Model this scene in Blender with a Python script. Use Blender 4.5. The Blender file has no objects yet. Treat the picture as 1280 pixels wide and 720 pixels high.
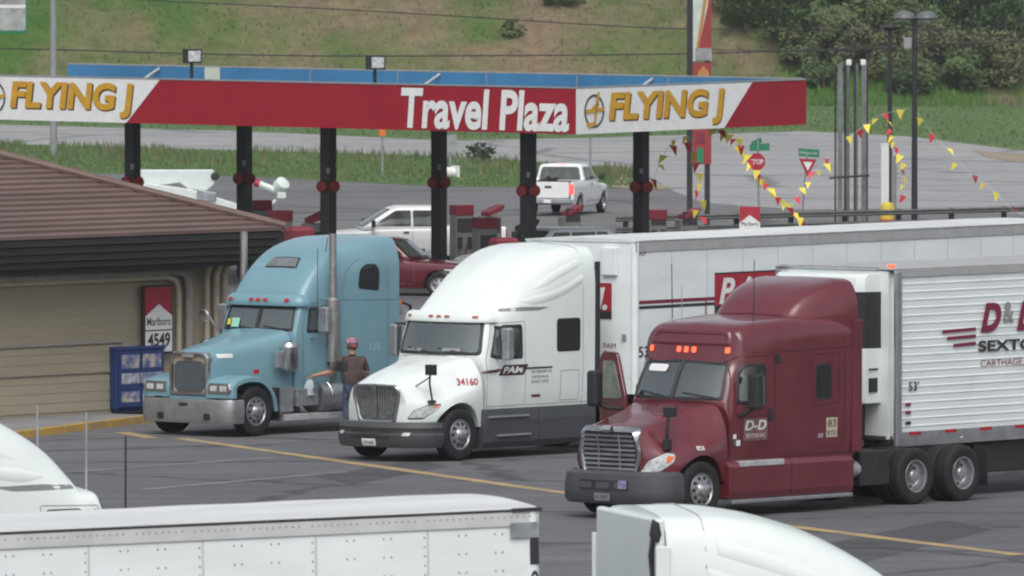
import bpy, bmesh, math, random
import numpy as np
from mathutils import Vector, Matrix, noise
from mathutils.bvhtree import BVHTree

random.seed(7)
R = math.radians
scn = bpy.context.scene
col = scn.collection

# ------------------------------------------------------------------ camera
FPX, YH, CAMH = 12000.0, -80.0, 10.0          # focal length / horizon in pixels of the 1280 px photo, camera height
PITCH = math.atan((360 - YH) / FPX)
cd = bpy.data.cameras.new('camera'); cam = bpy.data.objects.new('camera', cd); col.objects.link(cam)
cam.location = (0, 0, CAMH); cam.rotation_euler = (R(90) - PITCH, 0, 0)
cd.sensor_width = 36; cd.lens = FPX / 1280 * 36; cd.clip_start = 1; cd.clip_end = 5000
cd.dof.use_dof = True; cd.dof.focus_distance = 178; cd.dof.aperture_fstop = 9
scn.camera = cam
scn.render.resolution_x, scn.render.resolution_y = 1024, 576

# ------------------------------------------------------------------ world, sun, exposure
w = bpy.data.worlds.new('World'); scn.world = w; w.use_nodes = True
nt = w.node_tree; bgn = nt.nodes['Background']
sky = nt.nodes.new('ShaderNodeTexSky'); sky.sky_type = 'NISHITA'; sky.sun_disc = False
SUN_EL, SUN_AZ = 54, 182                      # degrees; azimuth clockwise from +Y (behind the camera, a little right)
sky.sun_elevation = R(SUN_EL); sky.sun_rotation = R(SUN_AZ)
sky.dust_density = 4.0; sky.air_density = 1.0; sky.ozone_density = 1.0
hs = nt.nodes.new('ShaderNodeHueSaturation'); hs.inputs['Saturation'].default_value = 0.35
nt.links.new(sky.outputs[0], hs.inputs['Color']); nt.links.new(hs.outputs[0], bgn.inputs[0])
bgn.inputs[1].default_value = 0.12
sd = bpy.data.lights.new('sun', 'SUN'); sd.energy = 1.0; sd.angle = R(45); sd.color = (1, 0.97, 0.93)
sun = bpy.data.objects.new('sun', sd); col.objects.link(sun)
sv = Vector((math.sin(R(SUN_AZ)) * math.cos(R(SUN_EL)), math.cos(R(SUN_AZ)) * math.cos(R(SUN_EL)), math.sin(R(SUN_EL))))
sun.rotation_euler = sv.to_track_quat('Z', 'Y').to_euler(); sun.location = sv * 300
vs = scn.view_settings
vs.view_transform = 'Standard'; vs.look = 'None'; vs.gamma = 1; vs.use_curve_mapping = False
vs.exposure = 0.42
scn.cycles.pixel_filter_type = 'BLACKMAN_HARRIS'; scn.cycles.filter_width = 2.1

# ------------------------------------------------------------------ helpers
_f = Vector((0, math.cos(PITCH), -math.sin(PITCH))); _u = Vector((0, math.sin(PITCH), math.cos(PITCH)))
def ray(x, y): return _f + Vector((1, 0, 0)) * ((x - 640) / FPX) + _u * ((360 - y) / FPX)
def at(x, y, z=0.0):
    d = ray(x, y); t = (z - CAMH) / d.z
    return Vector((d.x * t, d.y * t, z))
def atY(x, y, Y):
    d = ray(x, y); t = Y / d.y
    return Vector((d.x * t, Y, CAMH + d.z * t))

def mat(name, c, rough=0.6, metal=0.0, coat=0.0, var=0.0, scale=4.0, bump=0.0, bscale=None, spec=0.5, emit=0.0, ecol=None, c2=None, stretch=None, lo=0.35, hi=0.65):
    m = bpy.data.materials.new(name); m.use_nodes = True
    t = m.node_tree; b = t.nodes['Principled BSDF']
    b.inputs['Base Color'].default_value = (*c, 1); b.inputs['Roughness'].default_value = rough
    b.inputs['Metallic'].default_value = metal; b.inputs['Coat Weight'].default_value = coat
    b.inputs['Coat Roughness'].default_value = 0.08; b.inputs['Specular IOR Level'].default_value = spec
    if emit:
        b.inputs['Emission Color'].default_value = (*(ecol or c), 1); b.inputs['Emission Strength'].default_value = emit
    tc = t.nodes.new('ShaderNodeTexCoord'); src = tc.outputs['Object']
    if stretch:
        mp = t.nodes.new('ShaderNodeMapping'); mp.inputs['Scale'].default_value = stretch
        t.links.new(src, mp.inputs[0]); src = mp.outputs[0]
    if var or c2:
        n = t.nodes.new('ShaderNodeTexNoise'); n.inputs['Scale'].default_value = scale; n.inputs['Detail'].default_value = 6; n.inputs['Roughness'].default_value = 0.62
        t.links.new(src, n.inputs['Vector'])
        r = t.nodes.new('ShaderNodeValToRGB'); e = r.color_ramp.elements
        e[0].position = lo; e[1].position = hi
        ca = tuple(max(0, v * (1 - var)) for v in c); cb = c2 if c2 else tuple(min(1, v * (1 + var)) for v in c)
        e[0].color = (*ca, 1); e[1].color = (*cb, 1)
        t.links.new(n.outputs['Fac'], r.inputs[0]); t.links.new(r.outputs[0], b.inputs['Base Color'])
        mr = t.nodes.new('ShaderNodeMapRange'); mr.inputs[3].default_value = max(0.02, rough * 0.8); mr.inputs[4].default_value = min(1, rough * 1.25)
        t.links.new(n.outputs['Fac'], mr.inputs[0]); t.links.new(mr.outputs[0], b.inputs['Roughness'])
    if bump:
        n2 = t.nodes.new('ShaderNodeTexNoise'); n2.inputs['Scale'].default_value = bscale or scale * 4; n2.inputs['Detail'].default_value = 4
        t.links.new(src, n2.inputs['Vector'])
        bp = t.nodes.new('ShaderNodeBump'); bp.inputs['Strength'].default_value = bump; bp.inputs['Distance'].default_value = 0.02
        t.links.new(n2.outputs['Fac'], bp.inputs['Height']); t.links.new(bp.outputs[0], b.inputs['Normal'])
    return m

def pchip(xs, Y, xq):
    xs = np.asarray(xs, float); Y = np.asarray(Y, float); sh = Y.shape; Y = Y.reshape(len(xs), -1)
    h = np.diff(xs)[:, None]; d = np.diff(Y, axis=0) / h
    m = np.zeros_like(Y); m[0] = d[0]; m[-1] = d[-1]
    for i in range(1, len(xs) - 1):
        w1 = 2 * h[i] + h[i - 1]; w2 = h[i] + 2 * h[i - 1]
        ok = d[i - 1] * d[i] > 1e-12
        with np.errstate(divide='ignore', invalid='ignore'):
            v = (w1 + w2) / (w1 / d[i - 1] + w2 / d[i])
        m[i] = np.where(ok, v, 0)
    out = []
    for q in np.atleast_1d(xq):
        i = int(np.clip(np.searchsorted(xs, q, side='right') - 1, 0, len(xs) - 2))
        hh = xs[i + 1] - xs[i]; t = (q - xs[i]) / hh
        out.append((2*t**3-3*t**2+1)*Y[i] + (t**3-2*t**2+t)*hh*m[i] + (-2*t**3+3*t**2)*Y[i+1] + (t**3-t**2)*hh*m[i+1])
    return np.array(out).reshape((-1,) + sh[1:])

class MB:
    def __init__(s): s.v = []; s.f = []; s.m = []; s.sm = []
    def add(s, vs_, fs, mat=0, smooth=False):
        o = len(s.v); s.v += [Vector(v) for v in vs_]
        for f in fs: s.f.append([o + i for i in f]); s.m.append(mat); s.sm.append(smooth)
    def box(s, c, d, mat=0, rot=None):
        c = Vector(c); h = Vector(d) / 2
        vs_ = [Vector((a * h.x, b * h.y, e * h.z)) for a in (-1, 1) for b in (-1, 1) for e in (-1, 1)]
        if rot is not None: vs_ = [rot @ v for v in vs_]
        s.add([c + v for v in vs_], [(0,1,3,2),(4,6,7,5),(0,4,5,1),(2,3,7,6),(0,2,6,4),(1,5,7,3)], mat)
        return s
    def span(s, a, b, mat=0):
        a = Vector(a); b = Vector(b); return s.box((a + b) / 2, (abs(b.x-a.x), abs(b.y-a.y), abs(b.z-a.z)), mat)
    def cyl(s, p0, p1, r0, r1=None, n=14, mat=0, caps=True, smooth=True):
        p0 = Vector(p0); p1 = Vector(p1); r1 = r0 if r1 is None else r1
        ax = (p1 - p0).normalized(); a = ax.orthogonal().normalized(); b = ax.cross(a)
        ring = lambda p, r: [p + (a * math.cos(2*math.pi*i/n) + b * math.sin(2*math.pi*i/n)) * r for i in range(n)]
        s.loft([ring(p0, r0), ring(p1, r1)], True, (caps, caps), mat, smooth); return s
    def tube(s, path, r, n=8, mat=0):
        P = [Vector(p) for p in path]; rings = []
        pa = None
        for i, p in enumerate(P):
            t = (P[min(i+1, len(P)-1)] - P[max(i-1, 0)]).normalized()
            a = (pa - t * pa.dot(t)).normalized() if pa is not None and (pa - t * pa.dot(t)).length > 1e-4 else t.orthogonal().normalized()
            pa = a; b = t.cross(a)
            rr = r[i] if isinstance(r, (list, tuple)) else r
            rings.append([p + (a * math.cos(2*math.pi*k/n) + b * math.sin(2*math.pi*k/n)) * rr for k in range(n)])
        s.loft(rings, True, (True, True), mat, True); return s
    def loft(s, rings, closed=True, caps=(False, False), mat=0, smooth=True):
        n = len(rings[0]); o = len(s.v)
        for r_ in rings: s.v += [Vector(v) for v in r_]
        for i in range(len(rings) - 1):
            for k in range(n if closed else n - 1):
                a = o + i*n + k; b = o + i*n + (k+1) % n
                s.f.append([a, b, b + n, a + n]); s.m.append(mat); s.sm.append(smooth)
        if caps[0]: s.f.append([o + k for k in range(n)]); s.m.append(mat); s.sm.append(False)
        if caps[1]: s.f.append([o + (len(rings)-1)*n + k for k in range(n)]); s.m.append(mat); s.sm.append(False)
        return s
    def lathe(s, prof, o, ax, n=28, mat=0, smooth=True):
        o = Vector(o); ax = Vector(ax).normalized(); a = ax.orthogonal().normalized(); b = ax.cross(a)
        rings = [[o + ax*h + (a*math.cos(2*math.pi*i/n) + b*math.sin(2*math.pi*i/n))*max(r, 1e-4) for i in range(n)] for r, h in prof]
        s.loft(rings, True, (False, False), mat, smooth); return s
    def prism(s, pts, off, mat=0):
        P = [Vector(p) for p in pts]; off = Vector(off); n = len(P)
        s.add(P + [p + off for p in P], [list(range(n)), list(range(2*n-1, n-1, -1))] + [[i, (i+1) % n, n + (i+1) % n, n + i] for i in range(n)], mat); return s
    def patch(s, outline, mf, rings=3, mat=0, smooth=True):
        n = len(outline); cx = sum(p[0] for p in outline)/n; cy = sum(p[1] for p in outline)/n
        o = len(s.v); s.v.append(mf(cx, cy))
        for k in range(1, rings+1):
            t = k / rings
            s.v += [mf(cx + (p[0]-cx)*t, cy + (p[1]-cy)*t) for p in outline]
        for i in range(n):
            s.f.append([o, o+1+i, o+1+(i+1) % n]); s.m.append(mat); s.sm.append(smooth)
            for k in range(rings-1):
                a = o+1+k*n; b = a+n
                s.f.append([a+i, b+i, b+(i+1) % n, a+(i+1) % n]); s.m.append(mat); s.sm.append(smooth)
        return s
    def strip(s, pts, wd, mf, mat=0, sub=6):
        """painted line / seam following 2D polyline on a mapped surface"""
        for (a, b) in zip(pts[:-1], pts[1:]):
            d = Vector((b[0]-a[0], b[1]-a[1])); L = d.length; d /= L; nn = Vector((-d.y, d.x)) * wd/2
            row = []
            for i in range(sub+1):
                p = Vector(a[:2]) + d * (L*i/sub)
                row.append([mf(p.x+nn.x, p.y+nn.y), mf(p.x-nn.x, p.y-nn.y)])
            s.loft(row, False, (False, False), mat, False)
        return s
    def skin(s, st, nu=5, nv=4, arch=None, mat=0, caps=(True, True)):
        xs = [q[0] for q in st]; A = np.array([q[2] for q in st], float); bow = np.array([q[1] for q in st], float)
        k = A.shape[1]; vq = np.linspace(0, k-1, (k-1)*nv+1)
        A = np.stack([pchip(np.arange(k), a, vq) for a in A])
        xq = [xs[0]]
        for a, b in zip(xs[:-1], xs[1:]): xq += [a + (b-a)*(i+1)/nu for i in range(nu)]
        A = pchip(xs, A, xq); bow = pchip(xs, bow[:, None], xq)[:, 0]
        rings = []
        for x, bw, a in zip(xq, bow, A):
            half = [(x + bw*(y/1.2)**2, y, z) for y, z in a]
            ring = [Vector((px, -y, z)) for px, y, z in half] + [Vector((px, y, z)) for px, y, z in reversed(half[:-1])]
            if arch:
                for v in ring: v.z = max(v.z, arch(v.x, v.y))
            rings.append(ring)
        s.loft(rings, True, caps, mat, True); return s
    def bvh(s): return BVHTree.FromPolygons(s.v, s.f)
    def build(s, name, mats, parent=None, sharp=38, bevel=0.0, label=None, kind=None):
        me = bpy.data.meshes.new(name); me.from_pydata([tuple(v) for v in s.v], [], s.f)
        if not isinstance(mats, (list, tuple)): mats = [mats]
        for m_ in mats: me.materials.append(m_)
        me.polygons.foreach_set('material_index', s.m); me.polygons.foreach_set('use_smooth', s.sm)
        bm = bmesh.new(); bm.from_mesh(me)
        bmesh.ops.recalc_face_normals(bm, faces=bm.faces); bm.to_mesh(me); bm.free()
        if any(s.sm): me.set_sharp_from_angle(angle=R(sharp))
        o = bpy.data.objects.new(name, me); col.objects.link(o)
        if parent: o.parent = parent
        if bevel:
            b = o.modifiers.new('bevel', 'BEVEL'); b.width = bevel; b.segments = 2; b.limit_method = 'ANGLE'; b.angle_limit = R(40)
        if label: o['label'] = label
        if kind: o['kind'] = kind
        return o

def rmap(bvh, psi, off=0.006, dflt=1.2):
    """map (u, z) seen along horizontal direction psi (0 = from the front, 90 = from the near side) on to a body surface"""
    a = R(psi); D = Vector((math.cos(a), math.sin(a), 0)); Rt = Vector((D.y, -D.x, 0))
    def f(u, z):
        o = Rt*u - D*9 + Vector((0, 0, z))
        h = bvh.ray_cast(o, D)
        if h[0] is None: return Rt*u - D*dflt + Vector((0, 0, z))
        n = h[1] if h[1].dot(D) < 0 else -h[1]
        return h[0] + n*off
    return f
def flat(o, u, v, n=None, off=0.0):
    o = Vector(o); u = Vector(u).normalized(); v = Vector(v).normalized(); n = Vector(n).normalized() if n else u.cross(v)
    return lambda a, b: o + u*a + v*b + n*off
def rrect(x0, z0, x1, z1, r=0.05, n=4):
    return pround([(x0, z0), (x1, z0), (x1, z1), (x0, z1)], r, n)
def pround(pts, r=0.05, n=4):
    out = []; N = len(pts)
    for i in range(N):
        p = Vector(pts[i][:2]); a = Vector(pts[i-1][:2]); b = Vector(pts[(i+1) % N][:2])
        ra = min(r, (a-p).length*0.45); rb = min(r, (b-p).length*0.45)
        q0 = p + (a-p).normalized()*ra; q1 = p + (b-p).normalized()*rb
        for k in range(n+1):
            t = k/n; out.append(tuple(q0*(1-t)**2 + p*2*t*(1-t) + q1*t**2))
    # extra points along straight edges so that projected panels follow curved surfaces
    res = []
    for i in range(len(out)):
        p, q = out[i], out[(i+1) % len(out)]; res.append(p)
        L = math.hypot(q[0]-p[0], q[1]-p[1]); m_ = int(L/0.18)
        for k in range(1, m_+1): res.append((p[0]+(q[0]-p[0])*k/(m_+1), p[1]+(q[1]-p[1])*k/(m_+1)))
    return res
def grow(out, d):
    n = len(out); cx = sum(p[0] for p in out)/n; cy = sum(p[1] for p in out)/n
    w_ = max(abs(p[0]-cx) for p in out); h_ = max(abs(p[1]-cy) for p in out)
    return [(cx+(p[0]-cx)*(w_+d)/w_, cy+(p[1]-cy)*(h_+d)/h_) for p in out]
def mir(out): return [(-p[0], p[1]) for p in out]

_tc = {}
def text_geo(txt, bold=0.0, shear=0.0, space=1.0):
    key = (txt, bold, shear, space)
    if key in _tc: return _tc[key]
    cu = bpy.data.curves.new('t', 'FONT'); cu.body = txt; cu.offset = bold; cu.shear = shear; cu.space_character = space; cu.resolution_u = 5
    cu.fill_mode = 'FRONT'; cu.dimensions = '2D'
    o = bpy.data.objects.new('t', cu); col.objects.link(o); bpy.context.view_layer.update()
    me = bpy.data.meshes.new_from_object(o.evaluated_get(bpy.context.evaluated_depsgraph_get()))
    V = [(v.co.x, v.co.y) for v in me.vertices]; F = [list(p.vertices) for p in me.polygons]
    bpy.data.objects.remove(o); bpy.data.curves.remove(cu); bpy.data.meshes.remove(me)
    xs = [v[0] for v in V]; ys = [v[1] for v in V]
    V = [((x-min(xs))/(max(xs)-min(xs)), (y-min(ys))/(max(ys)-min(ys))) for x, y in V]
    _tc[key] = (V, F); return V, F
def text(mb, txt, mf, u0, v0, wd, ht, mat=0, bold=0.0, shear=0.0, space=1.0, depth=None):
    V, F = text_geo(txt, bold, shear, space)
    P = [mf(u0 + x*wd, v0 + y*ht) for x, y in V]
    mb.add(P, F, mat)

def tag(o, label=None, cat=None, group=None, kind=None):
    if label: o['label'] = label
    if cat: o['category'] = cat
    if group: o['group'] = group
    if kind: o['kind'] = kind
    return o
def thing(name, label, cat, loc=(0,0,0), rz=0.0, group=None):
    o = bpy.data.objects.new(name, None); o.empty_display_size = 0.3; col.objects.link(o)
    o.location = loc; o.rotation_euler = (0, 0, R(rz)); return tag(o, label, cat, group)
def copy_tree(o, parent=None):
    c = o.copy(); col.objects.link(c)
    if parent: c.parent = parent
    for ch in list(o.children): copy_tree(ch, c)
    return c
def inst(src, parent, M, name=None):
    c = src.copy(); col.objects.link(c); c.parent = parent; c.matrix_local = M; return c

# ------------------------------------------------------------------ shared materials
M_ = {}
M_['white'] = mat('white paint', (0.74, 0.8, 0.785), 0.3, coat=0.35, c2=(0.66, 0.705, 0.69), scale=0.9, stretch=(1, 1, .35), lo=.45, hi=.75)
M_['white2'] = mat('white trailer paint', (0.73, 0.78, 0.785), 0.42, var=0.06, scale=1.2, stretch=(0.6, 0.6, 1.6))
M_['blue'] = mat('light blue paint', (0.15, 0.29, 0.345), 0.34, coat=0.3, c2=(0.175, 0.32, 0.375), scale=1.1, stretch=(1, 1, .4))
M_['maroon'] = mat('maroon paint', (0.105, 0.012, 0.021), 0.24, coat=0.6, c2=(0.14, 0.022, 0.033), scale=1.2, stretch=(1, 1, .5))
M_['grey_plastic'] = mat('grey plastic', (0.055, 0.06, 0.065), 0.55, var=0.12, scale=3)
M_['black'] = mat('black', (0.02, 0.021, 0.024), 0.5, var=0.2)
M_['rubber'] = mat('tyre rubber', (0.013, 0.013, 0.0135), 0.85, var=0.35, scale=7, bump=0.25)
M_['chrome'] = mat('chrome', (0.55, 0.56, 0.57), 0.22, metal=1.0, var=0.12, scale=5)
M_['alu'] = mat('aluminium', (0.5, 0.51, 0.53), 0.38, metal=0.9, var=0.12, scale=5)
M_['steel'] = mat('galvanised steel', (0.33, 0.35, 0.37), 0.5, metal=0.6, var=0.2, scale=6)
M_['chassis'] = mat('chassis black', (0.02, 0.02, 0.021), 0.7, var=0.4, scale=5)
M_['glass'] = mat('dark window glass', (0.014, 0.017, 0.018), 0.07, spec=0.6)
M_['windshield'] = mat('windshield glass', (0.05, 0.064, 0.058), 0.06, spec=0.8, c2=(0.075, 0.092, 0.084), scale=0.7)
M_['amber'] = mat('amber lens', (0.7, 0.16, 0.03), 0.25)
M_['amber_dim'] = mat('dull amber lens', (0.35, 0.08, 0.04), 0.3)
M_['red_lens'] = mat('red lens', (0.4, 0.015, 0.02), 0.25)
M_['lens'] = mat('clear headlight', (0.5, 0.53, 0.54), 0.12, coat=0.8, var=0.35, scale=9)
M_['brake'] = mat('lit brake lamp', (0.8, 0.03, 0.03), 0.3, emit=2.2, ecol=(1, 0.06, 0.05))
M_['marker_on'] = mat('lit marker lamp', (0.9, 0.12, 0.05), 0.3, emit=1.3, ecol=(1, 0.1, 0.04))
M_['red'] = mat('red enamel', (0.29, 0.004, 0.018), 0.4, var=0.08, scale=1.2)
M_['sign_red'] = mat('sign red', (0.36, 0.015, 0.035), 0.45, var=0.05)
M_['sign_white'] = mat('sign white', (0.72, 0.74, 0.73), 0.45, var=0.05)
M_['gold'] = mat('gold lettering', (0.55, 0.3, 0.02), 0.45, var=0.1)
M_['dark_text'] = mat('black lettering', (0.03, 0.025, 0.03), 0.5)
M_['maroon_text'] = mat('maroon lettering', (0.19, 0.012, 0.045), 0.5)
M_['navy'] = mat('navy blue', (0.02, 0.045, 0.16), 0.45, var=0.15)
M_['green_sign'] = mat('green sign', (0.01, 0.2, 0.09), 0.5)
M_['yellow'] = mat('yellow plastic', (0.72, 0.55, 0.06), 0.5)
M_['pale_blue'] = mat('pale blue lettering', (0.36, 0.5, 0.54), .5)
M_['lamp_hood'] = mat('lamp hood grey', (0.12, 0.125, 0.13), .5)
M_['dark_steel'] = mat('dark weathered steel', (0.17, 0.18, 0.185), .6, metal=.3, var=.2)
M_['grey'] = mat('grey paint', (0.25, 0.26, 0.27), 0.5, var=0.15)
M_['seam'] = mat('panel seam', (0.1, 0.1, 0.105), 0.7)
M_['skin'] = mat('skin', (0.42, 0.22, 0.15), 0.6)
M_['step_grey'] = mat('pale grey step', (0.4, 0.41, 0.42), .5, var=.15)

# see-through cab glass: clear body with a mirror-like surface that grows towards grazing angles
def clear_glass(name, tint, refl):
    m = bpy.data.materials.new(name); m.use_nodes = True; t = m.node_tree
    for n in list(t.nodes):
        if n.type != 'OUTPUT_MATERIAL': t.nodes.remove(n)
    out = [n for n in t.nodes if n.type == 'OUTPUT_MATERIAL'][0]
    tr = t.nodes.new('ShaderNodeBsdfTransparent'); tr.inputs[0].default_value = (*tint, 1)
    gl = t.nodes.new('ShaderNodeBsdfGlossy'); gl.inputs['Roughness'].default_value = 0.04; gl.inputs[0].default_value = (.9, .97, .94, 1)
    fr = t.nodes.new('ShaderNodeFresnel'); fr.inputs[0].default_value = 1.5
    ad = t.nodes.new('ShaderNodeMath'); ad.operation = 'ADD'; ad.inputs[1].default_value = refl; t.links.new(fr.outputs[0], ad.inputs[0])
    mx = t.nodes.new('ShaderNodeMixShader'); t.links.new(ad.outputs[0], mx.inputs[0]); t.links.new(tr.outputs[0], mx.inputs[1]); t.links.new(gl.outputs[0], mx.inputs[2]); t.links.new(mx.outputs[0], out.inputs[0])
    return m
M_['clear_glass'] = clear_glass('clear cab glass', (0.78, 0.86, 0.82), 0.24)
M_['cab_trim'] = mat('cab interior trim', (0.22, 0.22, 0.21), .8, var=.2); M_['seat_cloth'] = mat('seat cloth', (0.13, 0.13, 0.145), .9, var=.2); M_['curtain'] = mat('sleeper curtain', (0.24, 0.24, 0.235), .9, var=.3, scale=3, stretch=(6, 6, .5))
def cut_window(ob, psi, pts, near):
    """cut a real opening in a body panel: polygon edges become cutting planes seen along psi"""
    a = R(psi); D = Vector((math.cos(a), math.sin(a), 0)); Rt = Vector((D.y, -D.x, 0))
    P3 = [Rt*u + Vector((0, 0, z)) for u, z in pts]; bm = bmesh.new(); bm.from_mesh(ob.data)
    us = [p[0] for p in pts]; zs = [p[1] for p in pts]
    box = lambda c: c.dot(D) < near and min(us)-.35 < c.dot(Rt) < max(us)+.35 and min(zs)-.35 < c.z < max(zs)+.35
    for p, q in zip(P3, P3[1:] + P3[:1]):
        n_ = (q-p).cross(D).normalized(); fs = [f for f in bm.faces if box(f.calc_center_median())]
        g = list({e for f in fs for e in f.edges}) + fs + list({v for f in fs for v in f.verts})
        bmesh.ops.bisect_plane(bm, geom=g, plane_co=p, plane_no=n_, dist=1e-5)
    cen = Vector((sum(us)/len(us), sum(zs)/len(zs)))
    def inside(c):
        q2 = Vector((c.dot(Rt), c.z)); sgn = []
        for i in range(len(pts)):
            x = Vector(pts[i]); y = Vector(pts[(i+1) % len(pts)]); sgn.append((y-x).cross(q2-x) > 0)
        return all(sgn) or not any(sgn)
    kill = [f for f in bm.faces if box(f.calc_center_median()) and inside(f.calc_center_median())]
    bmesh.ops.delete(bm, geom=kill, context='FACES'); bm.to_mesh(ob.data); bm.free()

# ================================================================== SETTING
def asphalt_mat(name, base, tint2, sc):
    m = mat(name, base, 0.8, spec=0.35)
    t = m.node_tree; b = t.nodes['Principled BSDF']; tc = t.nodes['Texture Coordinate']
    def noise_n(scale, detail=6, stretch=None, rough=0.6):
        n = t.nodes.new('ShaderNodeTexNoise'); n.inputs['Scale'].default_value = scale; n.inputs['Detail'].default_value = detail; n.inputs['Roughness'].default_value = rough
        mp = t.nodes.new('ShaderNodeMapping'); mp.inputs['Scale'].default_value = stretch or (1, 1, 1)
        mp.inputs['Rotation'].default_value = (0, 0, R(-50) if stretch else 0)
        t.links.new(tc.outputs['Object'], mp.inputs[0]); t.links.new(mp.outputs[0], n.inputs['Vector']); return n.outputs['Fac']
    def ramp(src, stops):
        r = t.nodes.new('ShaderNodeValToRGB'); e = r.color_ramp.elements
        while len(e) < len(stops): e.new(0.5)
        for q, (p, c) in zip(e, stops): q.position = p; q.color = (*c, 1)
        t.links.new(src, r.inputs[0]); return r.outputs[0]
    def mix(a, bb, blend='MULTIPLY', fac=1.0):
        x = t.nodes.new('ShaderNodeMix'); x.data_type = 'RGBA'; x.blend_type = blend; x.inputs[0].default_value = fac
        t.links.new(a, x.inputs[6]); t.links.new(bb, x.inputs[7]); return x.outputs[2]
    g = lambda k: (k, k, k)
    big = ramp(noise_n(0.11, 5, (1.0, 0.35, 1)), [(0.3, base), (0.7, tint2)])
    spots = ramp(noise_n(0.55, 4), [(0.27, g(0.45)), (0.38, g(0.93)), (0.8, g(1.1))])
    streak = ramp(noise_n(1.3, 5, (0.05, 1.0, 1)), [(0.25, g(0.76)), (0.5, g(0.98)), (0.75, g(1.22))])
    grain = ramp(noise_n(9, 3), [(0.3, g(0.85)), (0.7, g(1.14))])
    c = mix(mix(mix(big, spots), streak), grain)
    # tar-sealed cracks
    v = t.nodes.new('ShaderNodeTexVoronoi'); v.feature = 'DISTANCE_TO_EDGE'; v.inputs['Scale'].default_value = sc
    wob = t.nodes.new('ShaderNodeMapping'); t.links.new(tc.outputs['Object'], wob.inputs[0])
    nn = t.nodes.new('ShaderNodeTexNoise'); nn.inputs['Scale'].default_value = 0.8; t.links.new(tc.outputs['Object'], nn.inputs['Vector'])
    va = t.nodes.new('ShaderNodeVectorMath'); va.operation = 'MULTIPLY_ADD'; va.inputs[1].default_value = (1.5, 1.5, 0)
    t.links.new(nn.outputs['Color'], va.inputs[0]); t.links.new(tc.outputs['Object'], va.inputs[2]); t.links.new(va.outputs[0], v.inputs['Vector'])
    crack = ramp(v.outputs['Distance'], [(0.0, g(0.4)), (0.012, g(0.5)), (0.022, g(1.0))])
    c = mix(c, crack, fac=0.8)
    t.links.new(c, b.inputs['Base Color'])
    return m
M_['asphalt'] = asphalt_mat('asphalt', (0.095, 0.096, 0.105), (0.145, 0.147, 0.158), 0.12)
M_['road'] = asphalt_mat('pale road', (0.28, 0.28, 0.29), (0.33, 0.33, 0.335), 0.06)
M_['lot2'] = asphalt_mat('far lot asphalt', (0.125, 0.125, 0.13), (0.17, 0.17, 0.175), 0.07)
M_['concrete'] = mat('concrete', (0.23, 0.23, 0.225), 0.85, var=0.18, scale=0.7, bump=0.1)
M_['stripe'] = mat('worn yellow paint', (0.42, 0.3, 0.14), 0.75, c2=(0.2, 0.17, 0.12), scale=1.1, lo=0.4, hi=0.72)
M_['kerb'] = mat('yellow kerb paint', (0.5, 0.3, 0.05), 0.7, c2=(0.33, 0.22, 0.09), scale=1.6)
M_['oldpaint'] = mat('faded white paint', (0.2, 0.2, 0.205), 0.8, c2=(0.125, 0.125, 0.13), scale=0.9)
M_['meadow'] = mat('meadow grass', (0.045, 0.105, 0.022), 0.95, c2=(0.09, 0.15, 0.036), scale=0.16, bump=0.4, bscale=1.5)
M_['dirt'] = mat('bare dirt', (0.26, 0.22, 0.16), 0.95, var=0.2, scale=0.5)

def sheet(name, pts, z, m, kind='structure'):
    mb = MB(); mb.add([(p[0], p[1], z) for p in pts], [list(range(len(pts)))], 0)
    return mb.build(name, m, kind=kind)
def gpx(pts, z=0.0): return [at(x, y, z) for x, y in pts]

mb = MB(); N = 24
mb.add([(-600, -150, 0), (600, -150, 0), (600, 1500, 0), (-600, 1500, 0)], [(0, 1, 2, 3)])
mb.build('ground', M_['asphalt'], kind='structure')
# lighter far part of the lot
sheet('far_lot', gpx([(-900, 330), (300, 318), (700, 322), (1290, 300), (2300, 290), (2300, 190), (1000, 190), (500, 190), (-900, 190)]), 0.004, M_['lot2'])
# pale concrete road: comes from the left, widens and sweeps round to the lower right
sheet('road', gpx([(-900, 140), (0, 150), (300, 158), (560, 170), (760, 166), (1000, 158), (1140, 164), (1290, 180), (2200, 240), (2200, 292), (1290, 268), (1130, 262), (1000, 262), (880, 254), (840, 238), (800, 214), (700, 204), (560, 196), (300, 188), (0, 180), (-900, 166)]), 0.008, M_['road'])
sheet('grass_verge', gpx([(-900, 166), (0, 180), (300, 188), (560, 196), (700, 204), (790, 214), (815, 226), (800, 235), (560, 234), (330, 222), (120, 217), (-60, 206), (-900, 190)]), 0.016, M_['meadow'])
sheet('dirt_patch', gpx([(1215, 188), (1420, 205), (1420, 226), (1290, 206), (1235, 198)]), 0.02, M_['dirt'])
sheet('dirt_patch', gpx([(770, 218), (812, 225), (840, 236), (800, 238), (765, 234)]), 0.02, M_['dirt'])
sheet('meadow', gpx([(-1500, 132), (0, 156), (300, 164), (560, 176), (760, 172), (1000, 164), (1140, 171), (1290, 190), (2300, 240), (2300, 60), (-1500, 60)]), 0.012, M_['meadow'])

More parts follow.
